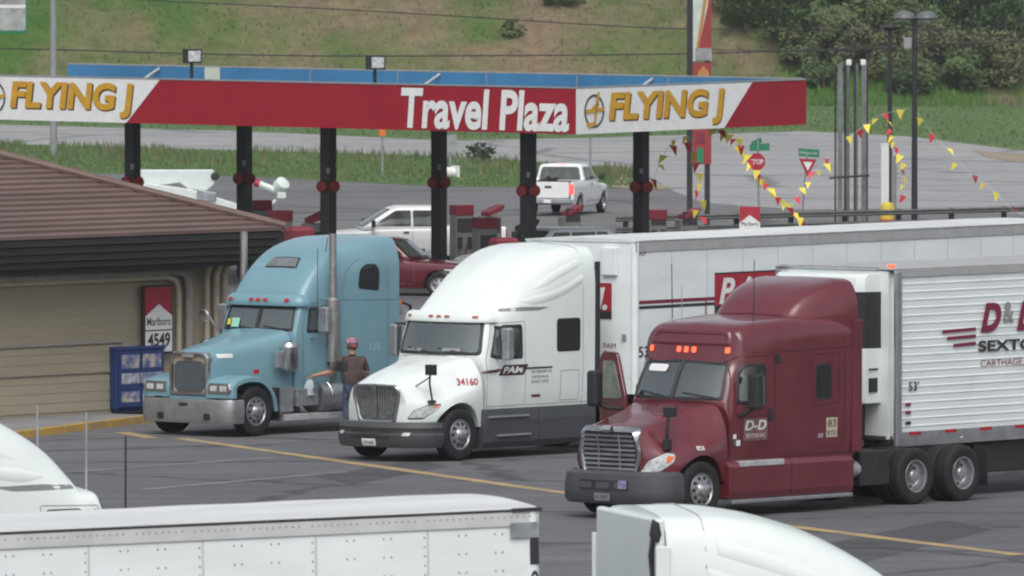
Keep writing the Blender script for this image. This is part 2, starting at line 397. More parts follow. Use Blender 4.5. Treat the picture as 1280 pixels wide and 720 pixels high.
# hillside
def dry(x, y):
    n1 = noise.noise((x*0.05, y*0.05, 3.1)); n2 = noise.noise((x*0.16, y*0.12, 7.7)); n3 = noise.noise((x*0.6, y*0.5, 1.7))
    u = x / 32.0
    d = 0.6 + 0.6*n1 + 0.75*n2 + 0.5*n3
    if u < -0.45: d -= 0.62*min(1, (-0.45-u)/0.2) * (1 if y > 590 else 0.45)
    if u > 0.42: d -= 0.55*min(1, (u-0.42)/0.2)
    gx = (x - (-3.2 - (y-600)*0.09))/1.9
    if 578 < y < 640: d -= 0.75*math.exp(-gx*gx)
    if -0.05 < u < 0.4 and y > 622: d -= 0.35
    return max(0, min(1, d))
def hill_z(x, y):
    b = max(0, y - 566)
    z = 0.34*b*min(1, b/14) + 0.5*noise.noise((x*0.05, y*0.05, 0))*min(1, b/12)*2.2 + 0.5*noise.noise((x*0.3, y*0.3, 5))*min(1, b/8) + 0.2*noise.noise((x*0.9, y*0.9, 9))*min(1, b/8)
    if x > 12: z -= 0.0
    return z if b > 0 else -0.05
mb = MB(); xs = np.linspace(-95, 95, 191); ys = np.linspace(560, 720, 150)
hv = [(x, y, hill_z(x, y)) for y in ys for x in xs]; nx = len(xs)
hf = [(j*nx+i, j*nx+i+1, (j+1)*nx+i+1, (j+1)*nx+i) for j in range(len(ys)-1) for i in range(nx-1)]
mb.add(hv, hf, 0, True)
hm = bpy.data.materials.new('hillside growth'); hm.use_nodes = True
t = hm.node_tree; b = t.nodes['Principled BSDF']; b.inputs['Roughness'].default_value = 1; b.inputs['Specular IOR Level'].default_value = 0.1
a = t.nodes.new('ShaderNodeAttribute'); a.attribute_name = 'dry'
tc = t.nodes.new('ShaderNodeTexCoord'); n = t.nodes.new('ShaderNodeTexNoise'); n.inputs['Scale'].default_value = 1.1; n.inputs['Detail'].default_value = 8; n.inputs['Roughness'].default_value = 0.7
t.links.new(tc.outputs['Object'], n.inputs['Vector'])
r1 = t.nodes.new('ShaderNodeValToRGB'); r1.color_ramp.elements[0].color = (0.12, 0.09, 0.056, 1); r1.color_ramp.elements[1].color = (0.23, 0.175, 0.115, 1)
r2 = t.nodes.new('ShaderNodeValToRGB'); r2.color_ramp.elements[0].color = (0.034, 0.09, 0.018, 1); r2.color_ramp.elements[1].color = (0.075, 0.14, 0.03, 1)
for r_ in (r1, r2):
    r_.color_ramp.elements[0].position = 0.32; r_.color_ramp.elements[1].position = 0.68; t.links.new(n.outputs['Fac'], r_.inputs[0])
mx = t.nodes.new('ShaderNodeMix'); mx.data_type = 'RGBA'; t.links.new(a.outputs['Fac'], mx.inputs[0]); t.links.new(r2.outputs[0], mx.inputs[6]); t.links.new(r1.outputs[0], mx.inputs[7])
t.links.new(mx.outputs[2], b.inputs['Base Color'])
hill = mb.build('hillside', hm, kind='structure')
at_ = hill.data.attributes.new('dry', 'FLOAT', 'POINT'); at_.data.foreach_set('value', [dry(v[0], v[1]) for v in hv])

# grass and weeds: blades nobody could count
M_['g1'] = mat('fresh grass blades', (0.075, 0.145, 0.03), 0.9, var=0.3, scale=0.4)
M_['g2'] = mat('dry weed stalks', (0.165, 0.14, 0.095), 0.95, var=0.3, scale=0.4)
M_['g3'] = mat('dark weeds', (0.09, 0.105, 0.055), 0.95, var=0.3, scale=0.4)
def blades(name, pts, kind='stuff'):
    mb = MB()
    for (p, h, wd, m) in pts:
        a = random.uniform(0, math.pi); d = Vector((math.cos(a), math.sin(a), 0)) * wd/2
        lean = Vector((random.uniform(-.3, .3), random.uniform(-.3, .3), 1)) * h
        p = Vector(p); mb.add([p - d, p + d, p + lean*0.6 + d*0.6, p + lean, p + lean*0.6 - d*0.6], [(0, 1, 2, 3, 4)], m)
    return mb.build(name, [M_['g1'], M_['g2'], M_['g3']], kind=kind)
pts = []
for i in range(12000):
    x = random.uniform(-40, 800); lo = np.interp(x, [-40, 0, 300, 560, 700, 800], [181, 181, 189, 197, 205, 216]); hi = np.interp(x, [-40, 120, 330, 560, 800], [206, 216, 221, 233, 233])
    y = random.uniform(lo, hi); f = (y-lo)/(hi-lo)
    tall = noise.noise((x*0.015, y*0.05, 0)) > -0.1 and f < 0.62
    if tall: pts.append((at(x, y, 0.01), random.uniform(0.2, 0.5), random.uniform(0.03, 0.07), random.choice([1, 1, 0, 0, 0])))
    else: pts.append((at(x, y, 0.01), random.uniform(0.06, 0.16), random.uniform(0.04, 0.1), random.choice([0, 0, 0, 0, 0, 1])))
blades('verge_weeds', pts)
pts = []
for i in range(30000):
    y = 562 + 88*random.random()**1.1; x = random.uniform(-38, 38)*y/600
    d = dry(x, y) + random.uniform(-.1, .1)
    m = 1 if d > 0.45 else 0
    pts.append(((x, y, max(hill_z(x, y), 0)-0.03), random.uniform(0.08, 0.3 if x < 10 else 0.6), random.uniform(0.06, 0.2), m))
blades('hillside_brush', pts)
pts = []
for i in range(7000):
    x = random.uniform(-20, 1300); lo = 118; hi = np.interp(x, [0, 300, 560, 760, 1000, 1140, 1290], [155, 163, 175, 171, 163, 170, 188]); y = random.uniform(lo, hi)
    pts.append((at(x, y, 0.01), random.uniform(0.06, 0.2), random.uniform(0.06, 0.16), random.choice([0, 0, 0, 0, 0, 0, 2])))
blades('meadow_grass', pts)

# painted lines on the lot
def ground_strip(name, a, b_, wd, m, z=0.006, seg=None):
    A = at(*a); B = at(*b_); d = (B-A).normalized(); nrm = Vector((-d.y, d.x, 0))*wd/2
    mb = MB(); n = 24; pr = None
    L = [A + (B-A)*i/n for i in range(n+1)]
    mb.loft([[p + nrm*random.uniform(.85, 1.1) + Vector((0,0,z)), p - nrm*random.uniform(.85, 1.1) + Vector((0,0,z))] for p in L], False, (False, False), 0, False)
    return mb.build(name, m, kind='structure')
ground_strip('yellow_line', (152, 540.5), (190, 548), 0.34, M_['stripe'])
ground_strip('yellow_line', (224, 548), (712, 617.5), 0.34, M_['stripe'])
ground_strip('yellow_line', (800, 630), (845, 636), 0.34, M_['stripe'])
ground_strip('yellow_line', (915, 649), (1275, 694), 0.34, M_['stripe'])
ground_strip('faded_line', (60, 592), (345, 572), 0.3, M_['oldpaint'])
ground_strip('faded_line', (170, 613), (430, 590), 0.3, M_['oldpaint'])

M_['patch_dark'] = asphalt_mat('patched asphalt', (0.062, 0.063, 0.068), (0.085, 0.086, 0.092), 0.12)
sheet('asphalt_patch', gpx([(395, 596), (520, 575), (560, 583), (440, 606)]), 0.004, M_['patch_dark'])
sheet('asphalt_patch', gpx([(980, 690), (1180, 650), (1240, 662), (1060, 708)]), 0.004, M_['patch_dark'])
# pavement with painted kerb in front of the store
def solid(name, pts, z0, z1, mats_, kind='structure', sidemat=0):
    mb = MB(); n = len(pts)
    mb.add([(p[0], p[1], z1) for p in pts], [list(range(n))], 0)
    mb.add([(p[0], p[1], z0) for p in pts] + [(p[0], p[1], z1) for p in pts], [(i, (i+1) % n, n+(i+1) % n, n+i) for i in range(n)], sidemat)
    return mb.build(name, mats_, kind=kind, bevel=0)
KA = at(-60, 559); KB = at(196, 527); kd = (KB-KA).normalized(); kn = Vector((-kd.y, kd.x, 0))
solid('pavement', [KA + kn*0.16, KB + kn*0.16, KB + kn*12, KA + kn*12], 0, 0.145, [M_['concrete'], M_['concrete']])
mb = MB(); L = (KB-KA).length; nseg = 7
for i in range(nseg):
    a = KA + kd*(L*i/nseg + 0.006); b_ = KA + kd*(L*(i+1)/nseg - 0.006)
    mb.add([a, b_, b_ + kn*0.155, a + kn*0.155] + [p + Vector((0,0,0.15)) for p in (a + kn*0.02, b_ + kn*0.02, b_ + kn*0.155, a + kn*0.155)], [(0,1,5,4),(1,2,6,5),(2,3,7,6),(3,0,4,7),(4,5,6,7)], 0)
mb.build('kerb', M_['kerb'], kind='structure', bevel=0.015)

# light haze over the valley: one closed box round the camera and everything, open sky outside
mb = MB(); mb.span((-700, -160, -1.0), (700, 1550, 70.0)); hz_ = mb.build('haze', [], kind='stuff')
hmat = bpy.data.materials.new('thin haze'); hmat.use_nodes = True; t = hmat.node_tree
for n in list(t.nodes):
    if n.type != 'OUTPUT_MATERIAL': t.nodes.remove(n)
pv = t.nodes.new('ShaderNodeVolumePrincipled'); pv.inputs['Color'].default_value = (.86, .9, .92, 1); pv.inputs['Density'].default_value = 0.00013; pv.inputs['Anisotropy'].default_value = 0.2
t.links.new(pv.outputs[0], [n for n in t.nodes if n.type == 'OUTPUT_MATERIAL'][0].inputs['Volume']); hz_.data.materials.append(hmat)

# ================================================================== STORE
M_['roof'] = mat('roof metal tile', (0.12, 0.075, 0.066), 0.6, c2=(0.165, 0.11, 0.1), scale=0.9, stretch=(0.4, 3, 3))
M_['soffit'] = mat('dark fascia', (0.028, 0.028, 0.03), 0.55, var=0.2, scale=2)
M_['siding'] = mat('beige siding', (0.38, 0.33, 0.245), 0.75, c2=(0.31, 0.268, 0.195), scale=0.5, stretch=(0.3, 0.3, 2.5))
M_['pipe'] = mat('beige downpipe', (0.46, 0.4, 0.31), 0.6, var=0.12)
M_['pipe_grey'] = mat('grey conduit', (0.3, 0.28, 0.25), 0.6, var=0.12)
SA = 51.0
sw = at(281, 507, 0.14)
store = thing('store_building', 'low beige clad store with brown tiled hip roof and deep black fascia', 'building', (sw.x, sw.y, 0.0), SA)
# local: x along the wall away to the right (0 = right corner), y = into the building; wall runs x from -30 to 0
EZ = 3.84
mb = MB()
mb.span((-30, 0.0, 0.1), (0, 12, EZ-0.45), 0)
k = 0; z = 0.2
while z < EZ-0.6:                                             # lapped siding boards
    h = 0.2
    mb.add([(-30, -0.016, z), (-1.35, -0.016, z), (-1.35, -0.008, z+h), (-30, -0.008, z+h), (-30, 0, z), (-1.35, 0, z)], [(0,1,2,3), (0,4,5,1)], 0)
    z += h
mb.build('wall', M_['siding'], store)
mb = MB(); mb.span((-30, -0.055, 1.58), (-3.3, -0.02, 1.63)); mb.span((-30, -0.05, 0.98), (-3.3, -0.02, 1.0)); mb.build('trim_strip', M_['pipe_grey'], store)
mb = MB()
OV = 1.15; OX = 0.3
# fascia and soffit with ribbed front
def fas(z0, z1, out): mb.span((-31, -OV-out, z0), (OX+out, 12+OV+out, z1))
fas(EZ-0.16, EZ-0.005, 0.10); fas(EZ-0.32, EZ-0.163, 0.03); fas(EZ-0.48, EZ-0.323, -0.04); fas(EZ-0.62, EZ-0.483, -0.12); fas(EZ-0.72, EZ-0.623, -0.3)
mb.build('fascia', M_['soffit'], store, bevel=0.012)
# hip roof of stepped courses
mb = MB(); half = 6+OV; pit = 0.36; nc = 26
def roof_ring(t, dz): return [(-31, -OV-0.14+t, EZ+0.02+pit*t+dz), (OX+0.14-t, -OV-0.14+t, EZ+0.02+pit*t+dz), (OX+0.14-t, 12+OV+0.14-t, EZ+0.02+pit*t+dz), (-31, 12+OV+0.14-t, EZ+0.02+pit*t+dz)]
for i in range(nc):
    t0 = half*i/nc; t1 = half*(i+1)/nc - 0.02
    mb.loft([roof_ring(t0, -0.02), roof_ring(t0, 0.05), roof_ring(t1, 0.0)], False, (False, False), 0, False)
mb.build('roof', M_['roof'], store)
mb = MB()
mb.tube([(OX+0.14, -OV-0.14, EZ+0.09), (OX+0.14-half, -OV-0.14+half, EZ+0.09+pit*half)], 0.09, 8)
mb.tube([(OX+0.14-half, -OV-0.14+half, EZ+0.09+pit*half), (-31, -OV-0.14+half, EZ+0.09+pit*half)], 0.09, 8)
mb.build('ridge_cap', M_['roof'], store)
# downpipes at the right corner, bending out of the soffit
for i, (x, mt, r_, top) in enumerate([(-0.16, 'pipe', .07, .62), (-0.42, 'pipe', .07, .62), (-0.72, 'pipe', .06, .62), (-1.3, 'pipe_grey', .09, .72), (-1.62, 'pipe', .06, .84)]):
    mb = MB(); zt = EZ - top - 0.12
    path = [(x, -0.13, 0.15), (x, -0.13, zt-0.35)]
    if i >= 3: path += [(x-0.04, -0.13, zt-0.15), (x-0.15, -0.13, zt-0.03), (x-0.4, -0.13, zt+0.02), (x-6-i, -0.13, zt+0.02)]
    else: path += [(x, -0.13, zt-0.2), (x, -0.22, zt+0.02), (x, -0.5, zt+0.1)]
    mb.tube(path, r_, 10); mb.build('downpipe', M_[mt], store)

# price sign on the wall
def on_wall(px, y_, off=0.0):                                  # pixel -> store local (x, z) on the wall plane
    inv = Matrix.Rotation(-R(SA), 4, 'Z') @ Matrix.Translation(-store.location)
    o = inv @ Vector((0, 0, CAMH)); d = inv.to_3x3() @ ray(px, y_); t_ = (off - o.y)/d.y
    p = o + d*t_; return p.x, p.z
x0, z1 = on_wall(178, 357, -0.15); x1, z0 = on_wall(215, 441, -0.15)
sg = thing('price_sign', 'red and white cigarette price sign hanging on the beige store wall', 'sign', store.matrix_basis @ Vector(((x0+x1)/2, -0.15, z0)), SA)
wd = x1-x0; ht = z1-z0; mb = MB(); mb.span((-wd/2, -0.03, 0), (wd/2, 0.03, ht)); mb.build('frame', M_['dark_text'], sg, bevel=0.01)
mb = MB(); mf = flat((0, -0.034, 0), (1, 0, 0), (0, 0, 1)); a = wd/2-0.05
mb.prism([mf(*p) for p in [(-a, ht*0.42), (a, ht*0.42), (a, ht-0.04), (-a, ht-0.04)]], (0, -0.006, 0)); mb.build('red_panel', M_['sign_red'], sg)
mb = MB(); mb.prism([mf(*p) for p in [(-a, ht*.35), (a, ht*.35), (a, ht*.55), (0, ht*.72), (-a, ht*.55)]], (0, -0.012, 0))
mb.build('white_panel', M_['sign_white'], sg)
mb = MB(); mb.prism([mf(*p) for p in [(-a, 0.04), (a, 0.04), (a, ht*.33), (-a, ht*.33)]], (0, -0.012, 0)); mb.build('number_panel', M_['sign_white'], sg)
mb = MB(); mf2 = flat((0, -0.05, 0), (1, 0, 0), (0, 0, 1))
text(mb, 'Marlboro', mf2, -a*.9, ht*.41, a*1.8, ht*.12, bold=0.01); mb.build('lettering', M_['dark_text'], sg); mb = MB(); text(mb, '4549', mf2, -a*.85, ht*.1, a*1.7, ht*.2, bold=0.03); mb.build('lettering', M_['dark_text'], sg)

# blue gas-cylinder exchange cabinet on the pavement
cp = at(146, 515.5, 0.145)
cab = thing('vending_cabinet', 'dark blue cabinet with printed door panels against the beige store wall', 'cabinet', (cp.x, cp.y, 0.145), SA)
W, D, H = 1.5, 0.75, 1.3
mb = MB(); mb.span((0, 0, 0.06), (W, D, H)); mb.span((0.05, 0.05, 0), (W-.05, D-.05, .06)); mb.build('body', M_['navy'], cab, bevel=0.02)
mb = MB(); mb.span((-0.02, -0.03, H-0.02), (W+.02, D, H+.05)); mb.build('lid', M_['navy'], cab, bevel=0.01)
for i in range(2):
    mb = MB(); xa = 0.05+i*0.71; mb.span((xa, -0.03, 0.1), (xa+.68, 0.0, H-.06)); d_ = mb.build('door', M_['navy'], cab, bevel=0.008)
    mb = MB(); mb.box((xa+.62, -.05, .7), (.03, .04, .2)); mb.build('handle', M_['steel'], d_)
M_['print'] = mat('printed panel', (0.6, 0.6, 0.6), 0.5, c2=(0.16, 0.2, 0.34), scale=5, lo=.4, hi=.6)
M_['print2'] = mat('warm printed panel', (0.52, 0.45, 0.4), 0.5, c2=(0.08, 0.12, 0.3), scale=6, lo=.4, hi=.6)
for (xa, xb, za, zb, m_) in [(.12, .68, .9, 1.18, 'print2'), (.78, 1.36, .9, 1.18, 'print2'), (.12, 1.36, .58, .8, 'print'), (.12, .68, .2, .42, 'print2'), (.78, 1.36, .2, .42, 'print')]:
    mb = MB(); mb.span((xa, -.036, za), (xb, -.03, zb)); mb.build('printed_panel', M_[m_], cab)

# ================================================================== FUEL CANOPY
cz0 = 4.56; C1 = at(720, 168, cz0)
A_L = Vector((-math.cos(R(40)), math.sin(R(40)), 0)); A_R = Vector((math.cos(R(50)), math.sin(R(50)), 0))
LL, RR, FH = 34.0, 10.2, 1.25
def cpt(L, r_, z): return C1 + A_L*L + A_R*r_ + Vector((0, 0, 0.0065*L + 0.012*r_ + z))   # z above the fascia's lower edge
def LpxR(px, r_=RR): k = px-640; q = C1 + A_R*r_; return (12000*q.x - k*q.y)/(12000*.766 + k*.643)
LB, LG0, LG1 = LpxR(88), LpxR(278), LpxR(259)
M_['pale_gap'] = mat('pale gap panel', (0.45, 0.5, 0.42), .6); M_['disc_red'] = mat('dark red disc', (0.24, 0.015, 0.015), .4)
canopy = thing('fuel_canopy', 'long flat fuel canopy with red and white lettered fascia on black columns', 'canopy', (C1.x, C1.y, 0))
cinv = Matrix.Translation(-canopy.location)
class CB(MB):
    def put(s, name, m, **k):
        s.v = [cinv @ v for v in s.v]; return s.build(name, m, canopy, **k)
def cbox(mb, L0, L1, r0, r1, z0, z1, mat=0):
    P = [cpt(L, r_, z) for L in (L0, L1) for r_ in (r0, r1) for z in (z0, z1)]
    mb.add(P, [(0,1,3,2),(4,6,7,5),(0,4,5,1),(2,3,7,6),(0,2,6,4),(1,5,7,3)], mat)
M_['canopy_blue'] = mat('blue sheet metal', (0.03, 0.16, 0.33), 0.5, var=0.15, scale=0.6)
M_['canopy_deck'] = mat('canopy deck', (0.4, 0.41, 0.41), 0.6, var=0.15, scale=0.5)
cb = CB(); cbox(cb, 0.2, LL-.2, 0.2, RR-.2, 0.12, 0.3); cb.put('deck', M_['canopy_deck'])
cb = CB(); cbox(cb, 0, LL, 0, 0.1, 0, FH); cbox(cb, 0, LB, RR-.1, RR, 0, FH); cbox(cb, LB, LL, RR-.1, RR, 0, FH-.5); cbox(cb, -0.0, 0.1, 0.1, RR-.1, 0, FH); cbox(cb, LL-.1, LL, .1, RR-.1, 0, FH)
cb.put('fascia', M_['red'])
for (a_, b_, m_) in ((.4, LG0-.01, 'canopy_blue'), (LG0, LG1, 'pale_gap'), (LG1+.01, LB, 'canopy_blue')):
    cb = CB(); cbox(cb, a_, b_, RR-.115, RR-.103, .32, FH+.02); cb.put('inner_lining', M_[m_])
for i in range(6):
    cb = CB(); cbox(cb, 1.5+i*3.4, 1.53+i*3.4, RR-.13, RR-.117, .3, FH); cb.put('lining_joint', M_['grey'])
for i, L in enumerate((13.5, 24.5, 5.5)):
    cb = CB(); cb.cyl(cpt(L, RR-.12, FH-.05), cpt(L+.5, RR-1.6, .3), .05); cb.put('brace', M_['steel'])
cb = CB()
for (a, b_) in ((0, LL),): cbox(cb, -.02, LL, -.02, .12, FH+.003, FH+.045); cbox(cb, -.02, .12, .12, RR, FH+.003, FH+.045); cbox(cb, .12, LB, RR-.12, RR+.02, FH+.025, FH+.06)
cb.put('coping', M_['grey'])
# white panels, lettering
def Lpx(px): k = px-640; return (12000*C1.x - k*C1.y)/(12000*.766 + k*.643)
def Rpx(px): k = px-640; return (k*C1.y - 12000*C1.x)/(12000*.643 - k*.766)
fl = lambda off: (lambda u, z: cpt(-u, -off, z))              # left fascia: u runs to the viewer's right, 0 at the corner
fr = lambda off: (lambda u, z: cpt(-off, u, z))
def polyslab(mb, mf, pts, off, mat=0):
    a = [mf(off)(*p) for p in pts]; b_ = [mf(0.0)(*p) for p in pts]; n = len(pts)
    mb.add(a + b_, [list(range(n))] + [[i, (i+1) % n, n+(i+1) % n, n+i] for i in range(n)], mat)
cb = CB(); polyslab(cb, fl, [(-LL, 0), (-Lpx(158), 0), (-Lpx(200), FH), (-LL, FH)], .012); cb.put('white_panel', M_['sign_white']); cb = CB(); polyslab(cb, fr, [(0.0, 0), (Rpx(905), 0), (Rpx(940), FH), (0.0, FH)], .012); cb.put('white_panel', M_['sign_white'])
def word(txt, mf, u0, u1, z0, z1, m, off, sh=0.0, bold=0.0, dx=0.0, dz=0.0):
    cb = CB(); text(cb, txt, mf(off), u0+dx, z0+dz, u1-u0, z1-z0, 0, bold=bold, shear=sh); return cb
def put_word(txt, mf, u0, u1, z0, z1, m, sh, bold, shadow=None):
    if shadow: word(txt, mf, u0, u1, z0, z1, m, .014, sh, bold+.008, .045, -.045).put('letter_shadow', M_[shadow])
    cb = word(txt, mf, u0, u1, z0, z1, m, .022, sh, bold); cb.put('lettering', M_[m])
M_['shade_brown'] = mat('brown lettering edge', (0.12, 0.06, 0.02), 0.6)
put_word('FLYING J', fl, -Lpx(13), -Lpx(167), .13, 1.13, 'gold', .12, .04, 'shade_brown')
put_word('Travel Plaza', fl, -Lpx(502), -Lpx(712), .05, 1.18, 'sign_white', .1, .03, None)
put_word('FLYING J', fr, Rpx(760), Rpx(905), .12, 1.12, 'gold', .12, .04, 'shade_brown')
def emblem(mf, u, z, m1, m2):
    cb = CB()
    def ring(r0, r1, off, sx=.93):
        n = 32; a = [(u+sx*r0*math.cos(2*math.pi*i/n), z+r0*math.sin(2*math.pi*i/n)) for i in range(n)]; b_ = [(u+sx*r1*math.cos(2*math.pi*i/n), z+r1*math.sin(2*math.pi*i/n)) for i in range(n)]
        cb.loft([[mf(off)(*p) for p in a], [mf(off)(*p) for p in b_]], True, (False, False), 0, False)
    ring(.40, .46, .03); cb.put('emblem_ring', M_[m1])
    cb = CB()
    for pts in ([(-.05,-.42),(.02,-.42),(.22,.52),(.1,.5)], [(-.4,-.06),(.42,.0),(.42,.1),(-.4,.04)], [(-.36,-.3),(-.24,-.46),(0,-.4),(.02,-.3),(-.2,-.32)], [(-.2,.0),(.2,.16),(.12,.28),(-.08,.12)]):
        n = len(pts); cb.add([mf(.05)(u+p[0], z+p[1]) for p in pts], [list(range(n))])
    cb.put('emblem_mark', M_[m2])
emblem(fr, Rpx(742), .62, 'dark_text', 'gold'); emblem(fl, -Lpx(-6), .64, 'dark_text', 'gold')
# columns with round red plates
for rr in (2.5, 7.7):
    for L in ((3.8, 11.2, 18.7) if rr < 5 else (3.98, 11.5, 19.0)):
        cb = CB(); p = C1 + A_L*L + A_R*rr; top = cpt(L, rr, .12)
        q = [A_L*.17+A_R*.17, A_L*-.17+A_R*.17, A_L*-.17-A_R*.17, A_L*.17-A_R*.17]
        cb.add([Vector((p.x, p.y, 0)) + v for v in q] + [top + v for v in q], [(0,1,2,3),(4,5,6,7)] + [(i, (i+1) % 4, 4+(i+1) % 4, 4+i) for i in range(4)])
        c_ = cb.put('column', M_['black'], bevel=0.02)
        for s_ in (-1, 1):
            m2 = MB(); cc = Vector((p.x, p.y, 2.92)) - canopy.location + Vector((s_*.18, -.22, -.02))
            m2.lathe([(0, -.04), (.165, -.04), (.175, 0), (.165, .03), (.15, .05), (.13, .03), (.06, .03), (0, .05)], cc, (0.5*s_, -1, 0), 20)
            m2.build('pump_number_disc', M_['disc_red'], c_)
        m3 = MB(); m3.box(Vector((p.x, p.y, 3.35)) - canopy.location + Vector((.0, -.24, 0)), (.1, .06, .16)); m3.build('camera_box', M_['grey'], c_)
# flood lamps on posts behind the fascia
for i, (px, py, w_) in enumerate(((218, 70, 'left'), (445, 78, 'right'))):
    L = Lpx(px+4 if i == 0 else px+6); b_ = cpt(L, .6, .3)
    lab = ['small floodlight on black post above the white end panel of the canopy', 'small floodlight on black post above the plain red stretch of the canopy fascia'][i]
    f_ = thing('floodlight', lab, 'lamp', b_, 25, 'floodlights on the canopy')
    zt = atY(px, py, b_.y).z - b_.z
    mb = MB(); mb.cyl((0,0,0), (0,0,zt-.2), .05); mb.build('post', M_['black'], f_)
    mb = MB(); mb.loft([[Vector((x_*a, -.2-.0*a, zt+z_*b2)) for x_, z_ in ((-1,-1),(1,-1),(1,1),(-1,1))] for a, b2 in ((.24,.2),)] + [[Vector((-.0+x_*.24, .1, zt+z_*.2)) for x_, z_ in ((-1,-1),(1,-1),(1,1),(-1,1))], [Vector((x_*.12, .28, zt+z_*.1)) for x_, z_ in ((-1,-1),(1,-1),(1,1),(-1,1))]], True, (True, True), 0, False)
    mb.build('housing', M_['black'], f_)
    mb = MB(); mb.span((-.19, -.215, zt-.15), (.19, -.203, zt+.15)); mb.build('lens', M_['lens'], f_)

# ================================================================== WHEELS
def tyre_bm(r=.5, w=.28, ri=.29):
    mb = MB(); h = w/2; prof = [(ri-.03, -h*.5), (ri, -h*.82), (ri+.03, -h*.95), (ri+(r-ri)*.6, -h), (r-.028, -h*.94), (r-.008, -h*.8)]
    for g in (-.5, -.17, .17, .5): prof += [(r-.001, h*(g-.06)), (r-.016, h*(g-.045)), (r-.016, h*(g+.045)), (r-.001, h*(g+.06))]
    prof += [(r-.008, h*.8), (r-.028, h*.94), (ri+(r-ri)*.6, h), (ri+.03, h*.95), (ri, h*.82), (ri-.03, h*.5)]
    mb.lathe(prof, (0,0,0), (0,1,0), 36); return mb
def rim_bm(kind, ri=.29, w=.28):
    mb = MB(); h = w/2
    if kind == 'steer': prof = [(ri+.005, -h*.86), (ri+.0, -h*.95), (ri-.015, -h*.93), (ri-.03, -h*.78), (ri-.05, -h*.8), (.15, -h*1.0), (.13, -h*1.02), (.125, -h*1.06), (.115, -h*1.25), (.1, -h*1.6), (.06, -h*1.75), (0, -h*1.78)]; zf = lambda r_: -h*.75
    else: prof = [(ri+.005, -h*.86), (ri+.0, -h*.97), (ri-.02, -h*.95), (ri-.03, -h*.2), (ri-.05, h*.25), (ri-.1, h*.5), (.16, h*.45), (.13, h*.3), (.12, -h*.55), (.1, -h*.8), (0, -h*.85)]; zf = lambda r_: h*.36
    if ri < .25: prof = [(ri+.005, -h*.86), (ri, -h*.95), (ri-.02, -h*.9), (ri-.03, -h*.55), (.1, -h*.6), (.06, -h*.72), (0, -h*.72)]
    mb.lathe(prof, (0,0,0), (0,1,0), 36, 0)
    if ri >= .25:
        for i in range(10):
            a = 2*math.pi*i/10; c_ = Vector((math.cos(a)*(ri-.083), (-h*.9 if kind == 'steer' else h*.4), math.sin(a)*(ri-.083)))
            mb.lathe([(0, -.012), (.031, -.012), (.034, .03)], c_, (0,1,0), 10, 1)
            a += .314; c2 = Vector((math.cos(a)*.165, -h*1.0 if kind == 'steer' else h*.42, math.sin(a)*.165)); mb.cyl(c2, c2 + Vector((0, -.035, 0)), .014, n=6, mat=0)
    else:
        for i in range(6):
            a = 2*math.pi*i/6; mb.box((math.cos(a)*ri*.62, -h*.66, math.sin(a)*ri*.62), (ri*.34, .01, ri*.2), 1, Matrix.Rotation(-a, 3, 'Y'))
    return mb
_wl = {}
def wheel(parent, x, y, side, kind='steer', r=.5, w=.28, ri=.29, name='wheel'):
    """side -1: outer face towards -y (near side)"""
    key = (kind, r)
    Mx = Matrix.Translation((x, y, r)) @ (Matrix.Identity(4) if side < 0 else Matrix.Rotation(math.pi, 4, 'Z'))
    if key not in _wl:
        t_ = tyre_bm(r, w, ri).build(name, M_['rubber'], parent); t_.matrix_local = Mx
        rb = rim_bm(kind, ri, w).build('rim', [M_['alu'], M_['black']], t_); _wl[key] = (t_, rb)
        return t_
    t0, r0 = _wl[key]; t_ = inst(t0, parent, Mx); t_.name = name; inst(r0, t_, Matrix.Identity(4)); return t_

def chassis(root, x_tandem, w0=.3, rear=None):
    rear = rear or x_tandem + 2.2
    mb = MB()
    for s in (-1, 1): mb.span((w0, s*.42-.04, .72), (rear, s*.42+.04, .98))
    for x in np.arange(1.2, rear, 1.3): mb.span((x, -.38, .76), (x+.1, .38, .94))
    mb.build('frame', M_['chassis'], root, bevel=.01)
    mb = MB(); mb.cyl((0,-.95,.5), (0,.95,.5), .08); mb.box((0,0,.62), (.3, 1.3, .14)); mb.build('front_axle', M_['chassis'], root)
    for k in range(2):
        x = x_tandem + k*1.32
        mb = MB(); mb.cyl((x,-.9,.5), (x,.9,.5), .1); mb.lathe([(0,-.25),(.2,-.2),(.24,0),(.2,.2),(0,.25)], (x,0,.5), (0,1,0), 16); mb.build('drive_axle', M_['chassis'], root)
        for s in (-1, 1):
            wheel(root, x, s*1.09, s, 'drive'); wheel(root, x, s*.76, -s, 'drive')
    mb = MB(); mb.lathe([(0, 0), (.45, 0), (.45, .06), (0, .1)], (x_tandem+.5, 0, 1.1), (0,0,1), 20); mb.box((x_tandem+.5, 0, 1.04), (.6, .9, .14)); mb.build('fifth_wheel', M_['chassis'], root)
    for s in (-1, 1):
        mb = MB(); mb.span((x_tandem+1.98, s*1.22-.3*(s > 0)-0*.3, .25), (x_tandem+2.0, s*1.22+(.3 if s < 0 else 0), .95)) ; mb.build('mud_flap', M_['rubber'], root)
    for s in (-1, 1): wheel(root, 0, s*1.06, s, 'steer')

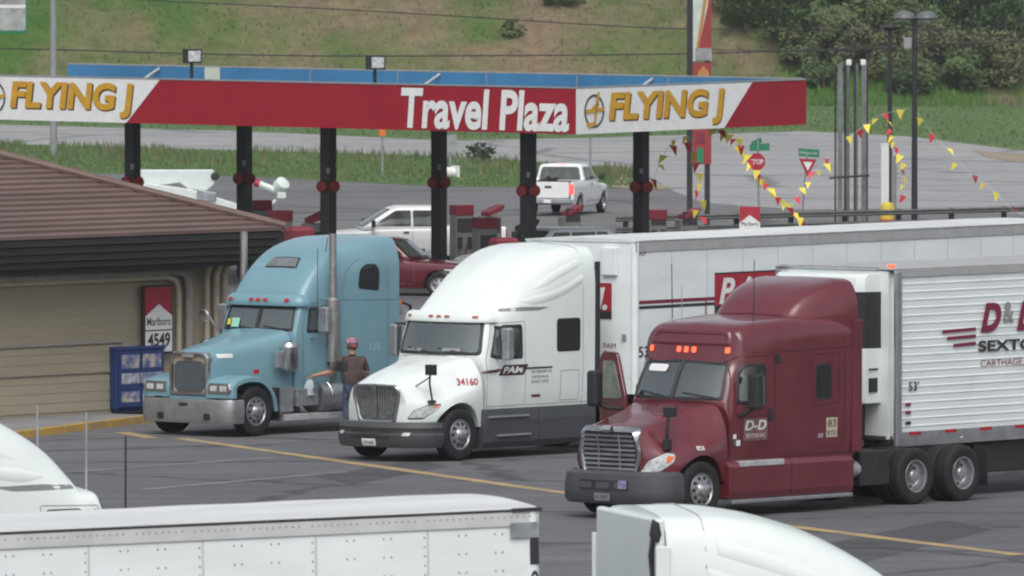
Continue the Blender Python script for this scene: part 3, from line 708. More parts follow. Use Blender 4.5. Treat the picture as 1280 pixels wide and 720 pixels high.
def glass(root, bvh, psi, pts, name='window', r=.06, grow_=.035, gm='glass', off=.014, rings=4, cut=None, near=0):
    o = pround(pts, r) if r else pts
    if cut is not None:
        cut_window(cut, psi, grow(pts, -.02), near)
        mb = MB(); mb.patch(o, rmap(bvh, psi, .004), rings); g = mb.build(name, M_['clear_glass'], root, sharp=60)
        a_ = R(psi)
        if sum(p.normal.dot(Vector((math.cos(a_), math.sin(a_), 0))) for p in g.data.polygons) > 0: g.data.flip_normals()
        m0, m1 = rmap(bvh, psi, .003), rmap(bvh, psi, .012); mb = MB()
        mb.loft([[m0(*p) for p in grow(o, -.035)], [m1(*p) for p in grow(o, -.03)], [m1(*p) for p in grow(o, grow_*.7)], [m0(*p) for p in grow(o, grow_)]], True); mb.build('window_frame', M_['black'], g, sharp=60)
        return g
    mb = MB(); mb.patch(o, rmap(bvh, psi, off), rings); g = mb.build(name, M_[gm], root, sharp=60)
    mb = MB(); mb.patch(grow(o, grow_), rmap(bvh, psi, off*.5), rings); mb.build('window_frame', M_['black'], g, sharp=60)
    return g
def cab_interior(root, x0, hw, zd):
    """dashboard, wheel, two seats and the sleeper curtain behind them"""
    mb = MB(); mb.loft([[Vector((x0-.1, y, zd)), Vector((x0+.2, y, zd+.02)), Vector((x0+.42, y, zd-.12)), Vector((x0+.42, y, zd-.6)), Vector((x0-.1, y, zd-.6))] for y in (-hw*.84, hw*.84)], True, (True, True), 0, False); mb.build('dashboard', M_['cab_trim'], root)
    mb = MB(); c = Vector((x0+.62, -.5, zd+.02)); ax = Vector((.5, 0, .85)).normalized(); u = ax.orthogonal().normalized(); v = ax.cross(u)
    mb.tube([c + (u*math.cos(k*math.pi/10) + v*math.sin(k*math.pi/10))*.23 for k in range(21)], .018, 6); mb.cyl(c, c - ax*.25, .03); mb.build('steering_wheel', M_['black'], root)
    for s in (-1, 1):
        mb = MB(); mb.box((x0+1.15, s*.5, zd-.32), (.5, .5, .14)); mb.box((x0+1.42, s*.5, zd+.06), (.14, .48, .7), 0, Matrix.Rotation(R(8), 3, 'Y')); mb.box((x0+1.48, s*.5, zd+.52), (.1, .28, .2)); mb.build('seat', M_['seat_cloth'], root, bevel=.04)
    mb = MB(); mb.span((x0+1.72, -hw, zd-1.0), (x0+1.74, hw, zd+.75)); mb.build('curtain', M_['curtain'], root)
    mb = MB(); mb.span((x0, -hw*.9, zd-.95), (x0+1.7, hw*.9, zd-.9)); mb.build('cab_floor', M_['cab_trim'], root)
def decal(root, bvh, psi, name, m, fn, off=.007):
    mb = MB(); fn(mb, rmap(bvh, psi, off)); return mb.build(name, M_[m], root, sharp=60)
def arch_fn(r, cx=0.0, cz=.5, ymin=.62):
    def f(x, y):
        d = x - cx
        if abs(d) >= r or abs(y) < ymin: return -9
        return cz + math.sqrt(r*r - d*d)
    return f
def sweep(mb, plan, prof, mat=0, smooth=True):
    """plan: (x, y) path from near to far; prof: (outward offset, z) closed ring"""
    P = [Vector(p) for p in plan]; rings = []
    for i, p in enumerate(P):
        t_ = (P[min(i+1, len(P)-1)] - P[max(i-1, 0)]).normalized(); nrm = Vector((-t_.y, t_.x))
        rings.append([Vector((p.x + nrm.x*o, p.y + nrm.y*o, z)) for o, z in prof])
    mb.loft(rings, True, (True, True), mat, smooth); return mb
def sympath(half): return [(x, -y) for x, y in half] + [(x, y) for x, y in reversed(half[:-1])] if half[-1][1] == 0 else None
def smooth_path(pts, n=5):
    A = np.array(pts, float); q = np.linspace(0, len(pts)-1, (len(pts)-1)*n+1); return [tuple(p) for p in pchip(np.arange(len(pts)), A, q)]

# ================================================================== WHITE AERODYNAMIC TRACTOR
def white_tractor(root, decals=True):
    ridge_paths = ([(1.8, 2.98), (2.4, 3.04), (3.0, 3.17), (3.6, 3.4)], [(2.2, 3.2), (2.8, 3.46), (3.5, 3.7)])
    chassis(root, 5.35)
    hood = MB(); af = arch_fn(.61)
    hood.skin([
        (-1.14, .28, [(.66,.62),(.72,.85),(.72,1.05),(.68,1.22),(.6,1.38),(.44,1.46),(0,1.48)]),
        (-.9, .3, [(.98,.62),(1.04,.9),(1.0,1.08),(.86,1.24),(.68,1.42),(.48,1.54),(0,1.58)]),
        (-.55, .2, [(1.1,.62),(1.17,.95),(1.13,1.14),(.98,1.29),(.76,1.48),(.54,1.64),(0,1.69)]),
        (-.2, .1, [(1.15,.7),(1.21,1.05),(1.18,1.22),(1.02,1.35),(.8,1.53),(.58,1.72),(0,1.78)]),
        (.15, .05, [(1.16,.7),(1.21,1.1),(1.18,1.28),(1.04,1.39),(.84,1.58),(.62,1.8),(0,1.86)]),
        (.45, .03, [(1.16,.62),(1.19,1.1),(1.17,1.3),(1.08,1.45),(.9,1.68),(.7,1.88),(0,1.93)]),
        (.72, .0, [(1.13,.62),(1.15,1.1),(1.14,1.32),(1.1,1.55),(.98,1.76),(.78,1.93),(0,1.99)])], 8, 5, arch=af)
    hb = hood.bvh(); hood.build('hood', M_['white'], root, sharp=50)
    body = MB()
    lo = lambda a: [(a-.05, .93), (a-.01, 1.3), (a, 1.75)]
    body.skin([
        (.58, .28, [(1.1,.93),(1.13,1.3),(1.12,1.55),(1.09,1.75),(1.03,1.88),(.88,1.95),(0,1.98)]),
        (.74, .24, lo(1.14)+[(1.09,2.2),(1.04,2.3),(.9,2.36),(0,2.40)]),
        (.92, .2, lo(1.15)+[(1.06,2.52),(1.0,2.66),(.86,2.72),(0,2.76)]),
        (1.18, .12, lo(1.17)+[(1.1,2.56),(1.03,2.70),(.86,2.77),(0,2.81)]),
        (1.30, .1, lo(1.17)+[(1.1,2.6),(1.0,2.78),(.8,2.9),(0,2.95)]),
        (1.62, .07, lo(1.19)+[(1.14,2.75),(.99,3.02),(.72,3.24),(0,3.33)]),
        (2.02, .04, lo(1.21)+[(1.18,2.86),(1.05,3.24),(.76,3.5),(0,3.6)]),
        (2.5, .02, lo(1.22)+[(1.21,3.0),(1.1,3.46),(.82,3.73),(0,3.83)]),
        (3.1, .0, lo(1.23)+[(1.23,3.15),(1.15,3.66),(.9,3.92),(0,4.0)]),
        (3.6, .0, lo(1.23)+[(1.24,3.2),(1.18,3.72),(.96,3.98),(0,4.06)]),
        (4.0, .0, lo(1.23)+[(1.24,3.2),(1.19,3.72),(.97,3.98),(0,4.06)])], 6, 5)
    bb = body.bvh(); cabo = body.build('cab_body', M_['white'], root, sharp=48); cab_interior(root, .95, 1.02, 1.92)
    # side extenders
    for s in (-1, 1):
        mb = MB(); mb.span((3.98, s*1.235-.02, .95), (4.12, s*1.235+.02, 3.7)); mb.build('side_extender', M_['black' if decals else 'white'], root, bevel=.01)
    for s in (1, -1):
        f0 = rmap(bb, 90*s, 0)
        for pa in ridge_paths:
            pp = smooth_path(pa, 8); mb = MB(); rings = []
            for i, (x, z) in enumerate(pp):
                e = math.sin(math.pi*min(1, (i+.3)/(len(pp)*.45)))*.5 + .5 if i < len(pp)*.22 else 1.0
                e = min(1, (i+.2)/5.0); q_ = []
                for dz, h in ((-.13, -.008), (-.09, .006), (-.02, .016), (.04, .012), (.1, -.008)):
                    v = f0(s*x, z+dz*e); q_.append(v + Vector((0, -s*h*e, h*.3*e)))
                rings.append(q_)
            mb.loft(rings, False); mb.build('fairing_ridge', M_['white'], root, sharp=80)
        mb = MB(); mb.patch([(s*a, z_) for a, z_ in pround([(1.36, 2.80), (2.3, 2.80), (2.62, 2.86), (1.9, 2.88), (1.4, 2.85)], .03)], rmap(bb, 90*s, .004), 3); mb.build('fairing_gap_shade', M_['gap_shade'], root)  # flat grey patch painting the shade of the recess below the fairing
    # lower grey fairings with steps
    for s in (-1, 1):
        for (xa, xb) in ((.66, 2.28), (2.3, 4.0)):
            mb = MB(); y = s*1.16
            mb.loft([[Vector((x, y - s*.5, .95)), Vector((x, y + s*.06, .95)), Vector((x, y + s*.09, .72)), Vector((x, y + s*.07, .32)), Vector((x, y - s*.02, .2)), Vector((x, y - s*.5, .2))] for x in (xa, xb)], True, (True, True), 0, False)
            f_ = mb.build('side_fairing', M_['grey_plastic'], root, bevel=.015)
            if xa < 1:
                for z_, x0_, x1_ in ((.78, .75, 1.95), (.42, 1.0, 2.0)):
                    mb = MB(); mb.span((x0_, y + s*.02, z_), (x1_, y + s*.13, z_+.04)); mb.build('step', M_['alu'], f_, bevel=.008)
    # bumper
    pl = smooth_path([(-.52, -1.19), (-.75, -1.16), (-1.02, -.95), (-1.2, -.55), (-1.26, 0), (-1.2, .55), (-1.02, .95), (-.75, 1.16), (-.52, 1.19)], 4)
    mb = MB(); sweep(mb, pl, [(-.12, .28), (-.02, .27), (.03, .36), (.04, .52), (.0, .55), (.0, .62), (.02, .65), (-.02, .74), (-.12, .76)])
    bump = mb.build('bumper', M_['grey_plastic'], root, sharp=35); bbv = mb.bvh()
    mb = MB(); mb.patch(rrect(-.5, .44, .5, .6, .05), rmap(bbv, 0, .008), 4); mb.build('air_intake', M_['black'], bump)
    mb = MB(); mb.patch(rrect(-.17, .31, .17, .44, .02), rmap(bbv, 0, .02), 2); np_ = mb.build('number_plate', M_['sign_white'], root)
    for s in (-1, 1):
        mb = MB(); mb.patch(rrect(-.07+s*.8, .5, .07+s*.8, .57, .03), rmap(bbv, 0, .012), 2); mb.build('fog_lamp', M_['lens'], bump)
    # grille: dark mesh, chrome surround, centre spine
    gm = rmap(hb, 0, .012)
    go = pround([(-.47, 1.41), (.47, 1.41), (.53, 1.28), (.4, .78), (-.4, .78), (-.53, 1.28)], .1)
    mb = MB(); mb.patch(go, gm, 4); gr = mb.build('grille', M_['grille_mesh'], root, sharp=60)
    mb = MB(); gi = grow(go, .0); g2 = grow(go, .075); m1 = rmap(hb, 0, .03); m0 = rmap(hb, 0, .004)
    mb.loft([[gm(*p) for p in gi], [m1(*p) for p in grow(go, .02)], [m1(*p) for p in grow(go, .055)], [m0(*p) for p in g2]], True); mb.build('grille_surround', M_['chrome'], root, sharp=60)
    mb = MB(); m2 = rmap(hb, 0, .03)
    for u in np.linspace(-.42, .42, 15):
        zt = 1.36 if abs(u) < .4 else 1.3; mb.strip([(u*.85, .82 if abs(u) < .36 else .88), (u*1.1, zt)], .012, rmap(hb, 0, .018), 0, 6)
    mb.build('grille_bars', M_['steel'], gr)
    mb = MB(); mb.strip([(0, .82), (0, 1.3)], .045, rmap(hb, 0, .05), 0, 6); mb.patch(pround([(-.06, 1.44), (.06, 1.44), (.05, 1.38), (0, 1.27), (-.05, 1.38)], .01), rmap(hb, 0, .045), 2); mb.build('emblem', M_['chrome'], gr)
    # headlights
    for s in (1, -1):
        o = pround([(-.3, .84), (-.02, .84), (.28, 1.0), (.34, 1.08), (.1, 1.07), (-.18, .98)], .04); o = o if s > 0 else mir(o)
        mb = MB(); mb.patch(o, rmap(hb, 50*s, .012), 4); hl = mb.build('headlight', M_['lens'], root, sharp=60)
        o2 = pround([(.18, .98), (.32, 1.075), (.22, 1.075)], .02); o2 = o2 if s > 0 else mir(o2)
        mb = MB(); mb.patch(o2, rmap(hb, 50*s, .018), 2); mb.build('turn_signal', M_['amber'], hl)
        mb = MB(); mb.patch(grow(o, .025), rmap(hb, 50*s, .006), 4); mb.build('headlight_bezel', M_['black'], hl, sharp=60)
    # windscreen
    glass(root, bb, 0, [(-1.0, 2.0), (1.0, 2.0), (.93, 2.62), (-.93, 2.62)], 'windshield', .09, .03, 'windshield', rings=6, cut=cabo, near=1.2)
    ws = rmap(bb, 0, .02)
    mb = MB(); mb.strip([(.75, 2.02), (.1, 2.09)], .025, ws); mb.strip([(-.1, 2.02), (-.75, 2.09)], .025, ws); mb.build('wiper', M_['black'], root)
    # sun visor over the windscreen, five marker lamps
    vpl = smooth_path([(1.2, -1.06), (1.04, -1.0), (.9, -.7), (.82, 0), (.9, .7), (1.04, 1.0), (1.2, 1.06)], 4)
    mb = MB(); sweep(mb, vpl, [(-.03, 2.64), (.07, 2.60), (.08, 2.64), (.02, 2.76), (-.06, 2.8)]); vis = mb.build('sun_visor', M_['white'], root, sharp=50)
    vb = mb.bvh()
    for y in (-.82, -.2, 0, .2, .82):
        mb = MB(); mb.patch(rrect(-y-.06, 2.68, -y+.06, 2.72, .02), rmap(vb, 0, .02), 2); mb.build('marker_lamp', M_['amber_dim'], vis)
    # doors: seams, windows, handle
    for s in (1, -1):
        q = (lambda o: o) if s > 0 else mir
        glass(root, bb, 90*s, q([(.98, 1.96), (1.27, 1.92), (1.27, 2.5), (1.16, 2.5)]), 'vent_window', .04, .03, cut=cabo, near=-.6)
        glass(root, bb, 90*s, q([(1.33, 1.92), (1.82, 1.92), (1.82, 2.52), (1.33, 2.52)]), 'door_window', .06, .03, cut=cabo, near=-.6)
        glass(root, bb, 90*s, q([(2.86, 2.02), (3.5, 2.02), (3.5, 2.6), (2.86, 2.6)]), 'sleeper_window', .07, .03)
        sm = lambda mb, mf, s=s: [mb.strip(mir(l) if s < 0 else l, .016, mf, 0, 8) for l in ([(.86, 1.0), (.86, 1.9), (1.06, 2.58), (1.9, 2.6)], [(1.92, 2.6), (1.92, 1.0)], [(.86, 1.0), (4, 1.0)], [(3.62, .96), (3.62, 3.5)], [(2.95, 1.05), (3.5, 1.05), (3.5, 1.62), (2.95, 1.62), (2.95, 1.05)])]
        decal(root, bb, 90*s, 'panel_seam', 'seam_light', sm, .003)
        def roofseam(mb, mf): mb.strip([(3.62, 3.5), (3.62, 3.62)], .016, mf)
        tm = [Vector((3.62, 0, 0))]; f_t = []
        for yy in np.linspace(0, 1.2, 14):
            h = bb.ray_cast(Vector((3.62, -s*yy, 6)), Vector((0, 0, -1))); f_t.append(h[0] + Vector((0, 0, .004)))
        mb = MB(); mb.tube(f_t, .008, 5); mb.build('panel_seam', M_['seam_light'], root)
        mb = MB(); m_ = rmap(bb, 90*s, .02); mb.patch([(s*a, z_) for a, z_ in rrect(1.7, 1.72, 1.86, 1.78, .02)], m_, 2); mb.build('door_handle', M_['black'], root)
        # mirrors
        mb = MB(); y = s*1.42; mb.box((1.13, y, 2.2), (.16, .2, .62)); mr_ = mb.build('mirror', M_['alu'], root, bevel=.04)
        mb = MB(); mb.box((1.22, y, 2.22), (.01, .16, .5)); mb.build('mirror_glass', M_['chrome'], mr_)
        mb = MB(); mb.tube([(1.12, s*1.1, 2.52), (1.12, y, 2.52)], .02); mb.tube([(1.1, s*1.12, 1.92), (1.12, y, 1.92)], .02); mb.build('mirror_arm', M_['black'], mr_)
        # hood mirror
        mb = MB(); mb.tube([(-.66, s*1.05, 1.16), (-.8, s*1.1, 1.5), (-.8, s*1.12, 1.7)], .02); mb.tube([(-.72, s*.66, 1.42), (-.8, s*1.0, 1.56), (-.8, s*1.1, 1.62)], .014); mb.box((-.78, s*1.12, 1.76), (.12, .2, .2)); mb.box((-.66, s*1.04, 1.15), (.14, .1, .05)); mb.build('hood_mirror', M_['black'], root, bevel=.03)
    # rear wall
    mb = MB(); mb.span((3.99, -1.1, 1.0), (4.005, 1.1, 3.7)); mb.build('rear_wall', M_['white2'], root)
    decal(root, bb, 0, 'dash_papers', 'grey', lambda mb, mf: mb.patch(rrect(.2, 2.04, .62, 2.1, .02), mf, 2), .02)
    decal(root, bb, 0, 'dash_papers', 'grey', lambda mb, mf: mb.patch(rrect(-.75, 2.03, -.3, 2.08, .02), mf, 2), .02)
    if decals:
        def stripe(mb, mf):
            mb.add([mf(.6, 1.62), mf(1.18, 1.66), mf(1.18, 1.72)], [(0, 1, 2)]); mb.patch(pround([(1.16, 1.58), (1.86, 1.58), (2.0, 1.78), (1.3, 1.78)], .02), mf, 2); mb.strip([(1.9, 1.7), (2.7, 1.70)], .035, mf)
        decal(root, bb, 90, 'door_logo', 'dark_plum', stripe)
        decal(root, bb, 90, 'logo_stripe', 'maroon_text', lambda mb, mf: mb.strip([(.62, 1.66), (1.3, 1.70)], .03, mf), .010)
        decal(root, bb, 90, 'door_lettering', 'sign_white', lambda mb, mf: text(mb, 'PAM', mf, 1.27, 1.62, .6, .13, bold=.04, shear=.3), .012)
        decal(root, bb, 90, 'owner_lettering', 'dark_text', lambda mb, mf: text(mb, 'PAM TRANSPORT INC', mf, 2.08, 1.6, .6, .055), .010)
        decal(root, bb, 90, 'owner_lettering', 'dark_text', lambda mb, mf: text(mb, 'TONTITOWN AR', mf, 2.08, 1.5, .5, .05), .010)
        decal(root, bb, 90, 'owner_lettering', 'dark_text', lambda mb, mf: text(mb, 'US DOT 179752', mf, 2.08, 1.41, .5, .05), .010)
        decal(root, hb, 60, 'number_lettering', 'sign_red', lambda mb, mf: text(mb, '34160', mf, .62, 1.42, .46, .13, bold=.02, shear=.1), .012)
        decal(root, bb, 90, 'door_badge', 'maroon_text', lambda mb, mf: mb.patch(rrect(2.1, 1.14, 2.36, 1.19, .01), mf, 2), .008)
        decal(np_, bbv, 0, 'plate_lettering', 'dark_text', lambda mb, mf: text(mb, '34160', mf, -.12, .35, .24, .06), .026)
M_['dark_plum'] = mat('dark plum logo', (0.05, 0.012, 0.03), .5)
M_['gap_shade'] = mat('shadow gap grey', (0.22, 0.23, 0.22), .7)
M_['grille_mesh'] = mat('grille mesh', (0.14, 0.145, 0.15), 0.5, metal=.5, var=.3, scale=12)
M_['seam_light'] = mat('pale panel seam', (0.33, 0.35, 0.35), 0.7)

AW = 50.0
def truck_at(px, py, a, nm, label, yw=1.2):
    p = at(px, py); ax = Vector((math.cos(R(a)), math.sin(R(a)), 0)); ay = Vector((-ax.y, ax.x, 0))
    return thing(nm, label, 'truck', p + ay*yw, a)
white = truck_at(576, 576, AW, 'semi_truck', 'white aerodynamic sleeper truck with red 34160 on its hood, parked between blue and maroon trucks')
white_tractor(white)

# ================================================================== BLUE CLASSIC LONG NOSE TRACTOR
def blue_tractor(root):
    P = 'blue'
    chassis(root, 5.9)
    hood = MB()
    hs_ = lambda wt, z0, zt, wb: [(wb, z0), (wb+.01, z0+.35), (wt+.03, zt-.3), (wt, zt-.14), (wt-.06, zt-.05), (wt-.16, zt), (0, zt+.035)]
    hood.skin([(-.62, .0, hs_(.50, .8, 1.64, .52)), (-.55, .0, hs_(.52, .8, 1.68, .55)), (.2, 0, hs_(.62, .85, 1.82, .66)), (.9, 0, hs_(.76, .9, 1.96, .8)), (1.36, 0, hs_(.88, .9, 2.06, .93))], 5, 4)
    hb = hood.bvh(); hood.build('hood', M_[P], root, sharp=45)
    # fenders
    for s in (-1, 1):
        arc = [(-.74, .78), (-.74, .95), (-.7, 1.08), (-.52, 1.17), (-.2, 1.22), (.1, 1.2), (.36, 1.08), (.54, .9), (.63, .72), (.68, .5)]
        arc = smooth_path(arc, 3); mb = MB(); rings = []
        for i, (x, z) in enumerate(arc):
            a_ = arc[max(0, i-1)]; b_ = arc[min(len(arc)-1, i+1)]; t_ = Vector((b_[0]-a_[0], b_[1]-a_[1])).normalized(); nx_, nz_ = t_.y, -t_.x
            ring = [(x, .5, z), (x, 1.0, z), (x + nx_*.012, 1.14, z + nz_*.012), (x + nx_*.04, 1.21, z + nz_*.04), (x + nx_*.12, 1.22, z + nz_*.12), (x + nx_*.13, 1.19, z + nz_*.13), (x + nx_*.07, 1.12, z + nz_*.07), (x + nx_*.06, .5, z + nz_*.06)]
            rings.append([Vector((a, s*b2, c_)) for a, b2, c_ in ring])
        mb.loft(rings, True, (True, True)); fd = mb.build('fender', M_[P], root, sharp=40)
        mb = MB(); mb.loft([[Vector((-.76, s*y_, z_)) for y_, z_ in ((.56,.88),(1.12,.88),(1.15,.95),(1.1,1.06),(.58,1.06))], [Vector((-.70, s*y_, z_)) for y_, z_ in ((.54,.86),(1.15,.86),(1.18,.95),(1.13,1.08),(.56,1.08))]], True, (True, False), 0, False)
        hl = mb.build('headlight_bezel', M_['chrome'], fd)
        for y_ in (.72, .98):
            m2 = MB(); m2.box((-.765, s*y_, .97), (.02, .17, .11)); m2.build('headlight', M_['lens'], hl, bevel=.02)
        mb = MB(); mb.box((.12, s*1.08, 1.29), (.12, .06, .09)); mb.build('turn_signal', M_['red_lens'], fd, bevel=.01)
        mb = MB(); mb.span((.66, s*.9-.3, .3), (.69, s*.9+.3, .95)); mb.build('mud_flap', M_['rubber'], root)
    mb = MB(); mb.span((-.7, -.72, .72), (-.6, .72, .84)); mb.span((-.66, -1.1, .8), (-.58, 1.1, .88)); mb.build('front_panel', M_[P], root, bevel=.01)
    # chrome bumper
    pl = smooth_path([(-.42, -1.22), (-.68, -1.2), (-.8, -1.02), (-.84, 0), (-.8, 1.02), (-.68, 1.2), (-.42, 1.22)], 4)
    mb = MB(); sweep(mb, pl, [(-.06, .29), (.0, .27), (.02, .32), (.03, .5), (.02, .7), (0, .75), (-.06, .74)]); bv = mb.bvh(); bm_ = mb.build('bumper', M_['bumper_steel'], root, sharp=40)
    for u, z_, w_ in ((0, .64, .12), (.62, .4, .09), (-.62, .4, .09)):
        m2 = MB(); m2.patch(rrect(u-w_, z_-.035 if w_ > .1 else z_-.07, u+w_, z_+.035 if w_ > .1 else z_+.07, .05), rmap(bv, 0, .006), 2); m2.build('bumper_slot', M_['black'], bm_)
    # grille with winter cover
    mb = MB(); fo = pround([(-.52, .8), (.52, .8), (.52, 1.6), (.45, 1.68), (-.45, 1.68), (-.52, 1.6)], .06)
    f0 = flat((-.64, 0, 0), (0, -1, 0), (0, 0, 1), (-1, 0, 0)); L1 = lambda o, d: [flat((-.62-d, 0, 0), (0, -1, 0), (0, 0, 1))(*p) for p in o]
    mb.loft([L1(fo, -.05), L1(fo, .08), L1(grow(fo, -.03), .1), L1(grow(fo, -.075), .1), L1(grow(fo, -.085), .03)], True, (False, False), 0, True); gs = mb.build('grille_surround', M_['chrome'], root, sharp=40)
    mb = MB(); mb.patch(grow(fo, -.08), flat((-.66, 0, 0), (0, -1, 0), (0, 0, 1)), 2, smooth=False); gr = mb.build('grille', M_['grille_tan'], gs)
    co = [(-.31, .9), (.31, .9), (.4, 1.02), (.33, 1.2), (.4, 1.44), (.3, 1.52), (-.3, 1.52), (-.4, 1.44), (-.33, 1.2), (-.4, 1.02)]
    co = pround([(-.4, .98), (-.3, .9), (.3, .9), (.4, .98), (.4, 1.42), (.3, 1.5), (-.3, 1.5), (-.4, 1.42)], .05)
    mb = MB(); mb.prism([flat((-.665, 0, 0), (0, -1, 0), (0, 0, 1))(*p) for p in co], (-.025, 0, 0)); mb.build('grille_cover', M_['grille_dark'], gr)
    mb = MB(); mb.box((-.735, 0, 1.6), (.02, .3, .06)); mb.build('emblem', M_['grey'], gs, bevel=.02)
    # cab + sleeper
    body = MB()
    lo = lambda a: [(a-.03, .9), (a, 1.3), (a, 1.9)]
    body.skin([
        (1.36, .06, [(.98,.9),(1.0,1.3),(1.0,1.6),(1.0,1.85),(.97,1.98),(.88,2.04),(0,2.06)]),
        (1.48, .06, lo(1.02)+[(.99,2.3),(.96,2.36),(.86,2.4),(0,2.42)]),
        (1.58, .06, lo(1.03)+[(.98,2.5),(.94,2.58),(.84,2.62),(0,2.64)]),
        (1.66, .05, lo(1.04)+[(1.0,2.52),(.95,2.68),(.8,2.8),(0,2.84)]),
        (1.85, .04, lo(1.06)+[(1.02,2.6),(.96,2.88),(.8,3.04),(0,3.1)]),
        (2.25, .02, lo(1.1)+[(1.05,2.8),(.98,3.18),(.82,3.4),(0,3.48)]),
        (2.75, .0, lo(1.15)+[(1.12,3.0),(1.04,3.42),(.86,3.65),(0,3.72)]),
        (3.3, .0, lo(1.2)+[(1.19,3.15),(1.1,3.58),(.92,3.79),(0,3.85)]),
        (3.8, .0, lo(1.21)+[(1.21,3.2),(1.13,3.65),(.95,3.86),(0,3.92)]),
        (4.36, .0, lo(1.21)+[(1.21,3.2),(1.14,3.66),(.97,3.87),(0,3.93)])], 6, 5)
    bb = body.bvh(); cabo = body.build('cab_body', M_[P], root, sharp=45); cab_interior(root, 1.6, .93, 2.0)
    # two-pane windscreen
    for s in (-1, 1):
        o = [(.025, 2.07), (.9, 2.07), (.86, 2.52), (.025, 2.54)]; o = o if s > 0 else mir(o)
        glass(root, bb, 0, o, 'windshield', .04, .025, 'windshield', rings=4, cut=cabo, near=1.9)
    decal(root, bb, 0, 'window_card', 'card_green', lambda mb, mf: mb.patch(rrect(-.72, 2.1, -.5, 2.28, .01), mf, 2), .024)
    decal(root, bb, 0, 'window_card', 'yellow', lambda mb, mf: mb.patch(rrect(-.84, 2.14, -.75, 2.26, .01), mf, 2), .024)
    mb = MB(); ws = rmap(bb, 0, .022); mb.strip([(.7, 2.08), (.15, 2.14)], .025, ws); mb.strip([(-.1, 2.08), (-.65, 2.14)], .025, ws); mb.build('wiper', M_['black'], root)
    # visor brow with marker lamps
    vpl = smooth_path([(1.74, -1.04), (1.6, -1.0), (1.5, -.8), (1.47, 0), (1.5, .8), (1.6, 1.0), (1.74, 1.04)], 3)
    mb = MB(); sweep(mb, vpl, [(-.08, 2.55), (.04, 2.55), (.05, 2.6), (.0, 2.72), (-.1, 2.78)]); vis = mb.build('sun_visor', M_[P], root, sharp=45); vb = mb.bvh()
    for y in (-.72, -.17, .02, .21, .78):
        mb = MB(); mb.patch(rrect(-y-.06, 2.63, -y+.06, 2.69, .02), rmap(vb, 0, .03), 2); mb.build('marker_lamp', M_['red_lens'], vis)
    # roof window
    mb = MB()
    def roofmap(off):
        def f(u, v):
            d = Vector((.94, 0, -.34)); o_ = Vector((1.9, 0, 3.3)) + Vector((0, -u, 0)) + Vector((.34, 0, .94))*v - d*5
            h = bb.ray_cast(o_, d); return h[0] - d*off if h[0] else o_ + d*5
        return f
    ro = pround([(-.38, .08), (.42, .08), (.33, .3), (-.3, .3)], .03)
    mb.patch(ro, roofmap(.02), 3); rw = mb.build('roof_window', M_['roof_glass'], root, sharp=60)
    mb = MB(); mb.patch(grow(ro, .03), roofmap(.012), 3); mb.build('window_frame', M_['black'], rw, sharp=60)
    for s in (1, -1):
        q = (lambda o: o) if s > 0 else mir
        glass(root, bb, 90*s, q([(1.72, 2.04), (2.3, 2.04), (2.3, 2.5), (1.8, 2.5)]), 'door_window', .05, .03, cut=cabo, near=-.6)
        glass(root, bb, 90*s, q([(3.14, 2.9), (3.7, 2.84), (3.72, 3.22), (3.62, 3.34), (3.36, 3.34), (3.2, 3.24)]), 'sleeper_window', .08, .03)
        sm = lambda mb, mf, s=s: [mb.strip(mir(l) if s < 0 else l, .016, mf, 0, 8) for l in ([(1.6, 1.0), (1.6, 2.05), (1.72, 2.55), (2.4, 2.56), (2.4, 1.0), (1.6, 1.0)], [(2.62, 1.0), (2.62, 2.62)], [(2.0, 2.66), (4.34, 2.62)], [(4.0, .95), (4.0, 3.55)], [(2.7, 2.66), (2.72, 2.95), (2.82, 3.2), (3.0, 3.38), (3.2, 3.46)])]
        decal(root, bb, 90*s, 'panel_seam', 'seam_blue', sm, .003)
        mb = MB(); mb.patch([(s*a, z_) for a, z_ in rrect(2.2, 1.72, 2.34, 1.77, .02)], rmap(bb, 90*s, .02), 2); mb.build('door_handle', M_['chrome'], root)
        mb = MB(); y = s*1.36; mb.box((1.86, y, 2.28), (.09, .26, .52)); mr_ = mb.build('mirror', M_['alu'], root, bevel=.03)
        mb = MB(); mb.tube([(1.86, s*1.04, 2.62), (1.86, y, 2.62), (1.86, y, 1.95), (1.8, s*1.04, 1.9)], .016); mb.build('mirror_arm', M_['chrome'], mr_)
        # exhaust stack
        mb = MB(); x = 2.32; y = s*1.2
        mb.cyl((x, y, 1.42), (x, y, 2.66), .135, n=18); mb.lathe([(.135, 0), (.08, .05)], (x, y, 2.66), (0,0,1), 18); mb.cyl((x, y, 2.66), (x, y, 4.0), .075, n=16, caps=False); mb.tube([(x, y, 1.44), (x, y, 1.2), (x+.2, y-s*.2, 1.0)], .07); mb.build('exhaust_stack', M_['stack'], root)
        # air cleaner
        mb = MB(); x = 1.12; y = s*1.08
        mb.lathe([(0, 0), (.1, .01), (.17, .06), (.18, .1), (.18, .48), (.19, .49), (.19, .53), (.14, .6), (0, .63)], (x, y, 1.24), (0,0,1), 20); mb.box((x, y - s*.16, 1.5), (.12, .18, .2)); mb.build('air_cleaner', M_['chrome'], root)
        mb = MB(); mb.box((.9, s*1.0, 1.5), (.16, .12, .34)); mb.build('filter_box', M_['steel'], root, bevel=.02)
        # tank, battery box, steps
        mb = MB(); mb.cyl((2.02, s*.9, .72), (3.5, s*.9, .72), .33, n=24); mb.build('fuel_tank', M_['alu'], root, sharp=50)
        for x in (2.3, 3.1):
            mb = MB(); mb.lathe([(.335, -.04), (.345, -.03), (.345, .03), (.335, .04)], (x, s*.9, .72), (1,0,0), 24); mb.build('tank_strap', M_['chrome'], root)
        mb = MB(); mb.span((1.3, s*.62, .55), (1.95, s*1.14, .9)); mb.build('battery_box', M_['steel'], root, bevel=.015)
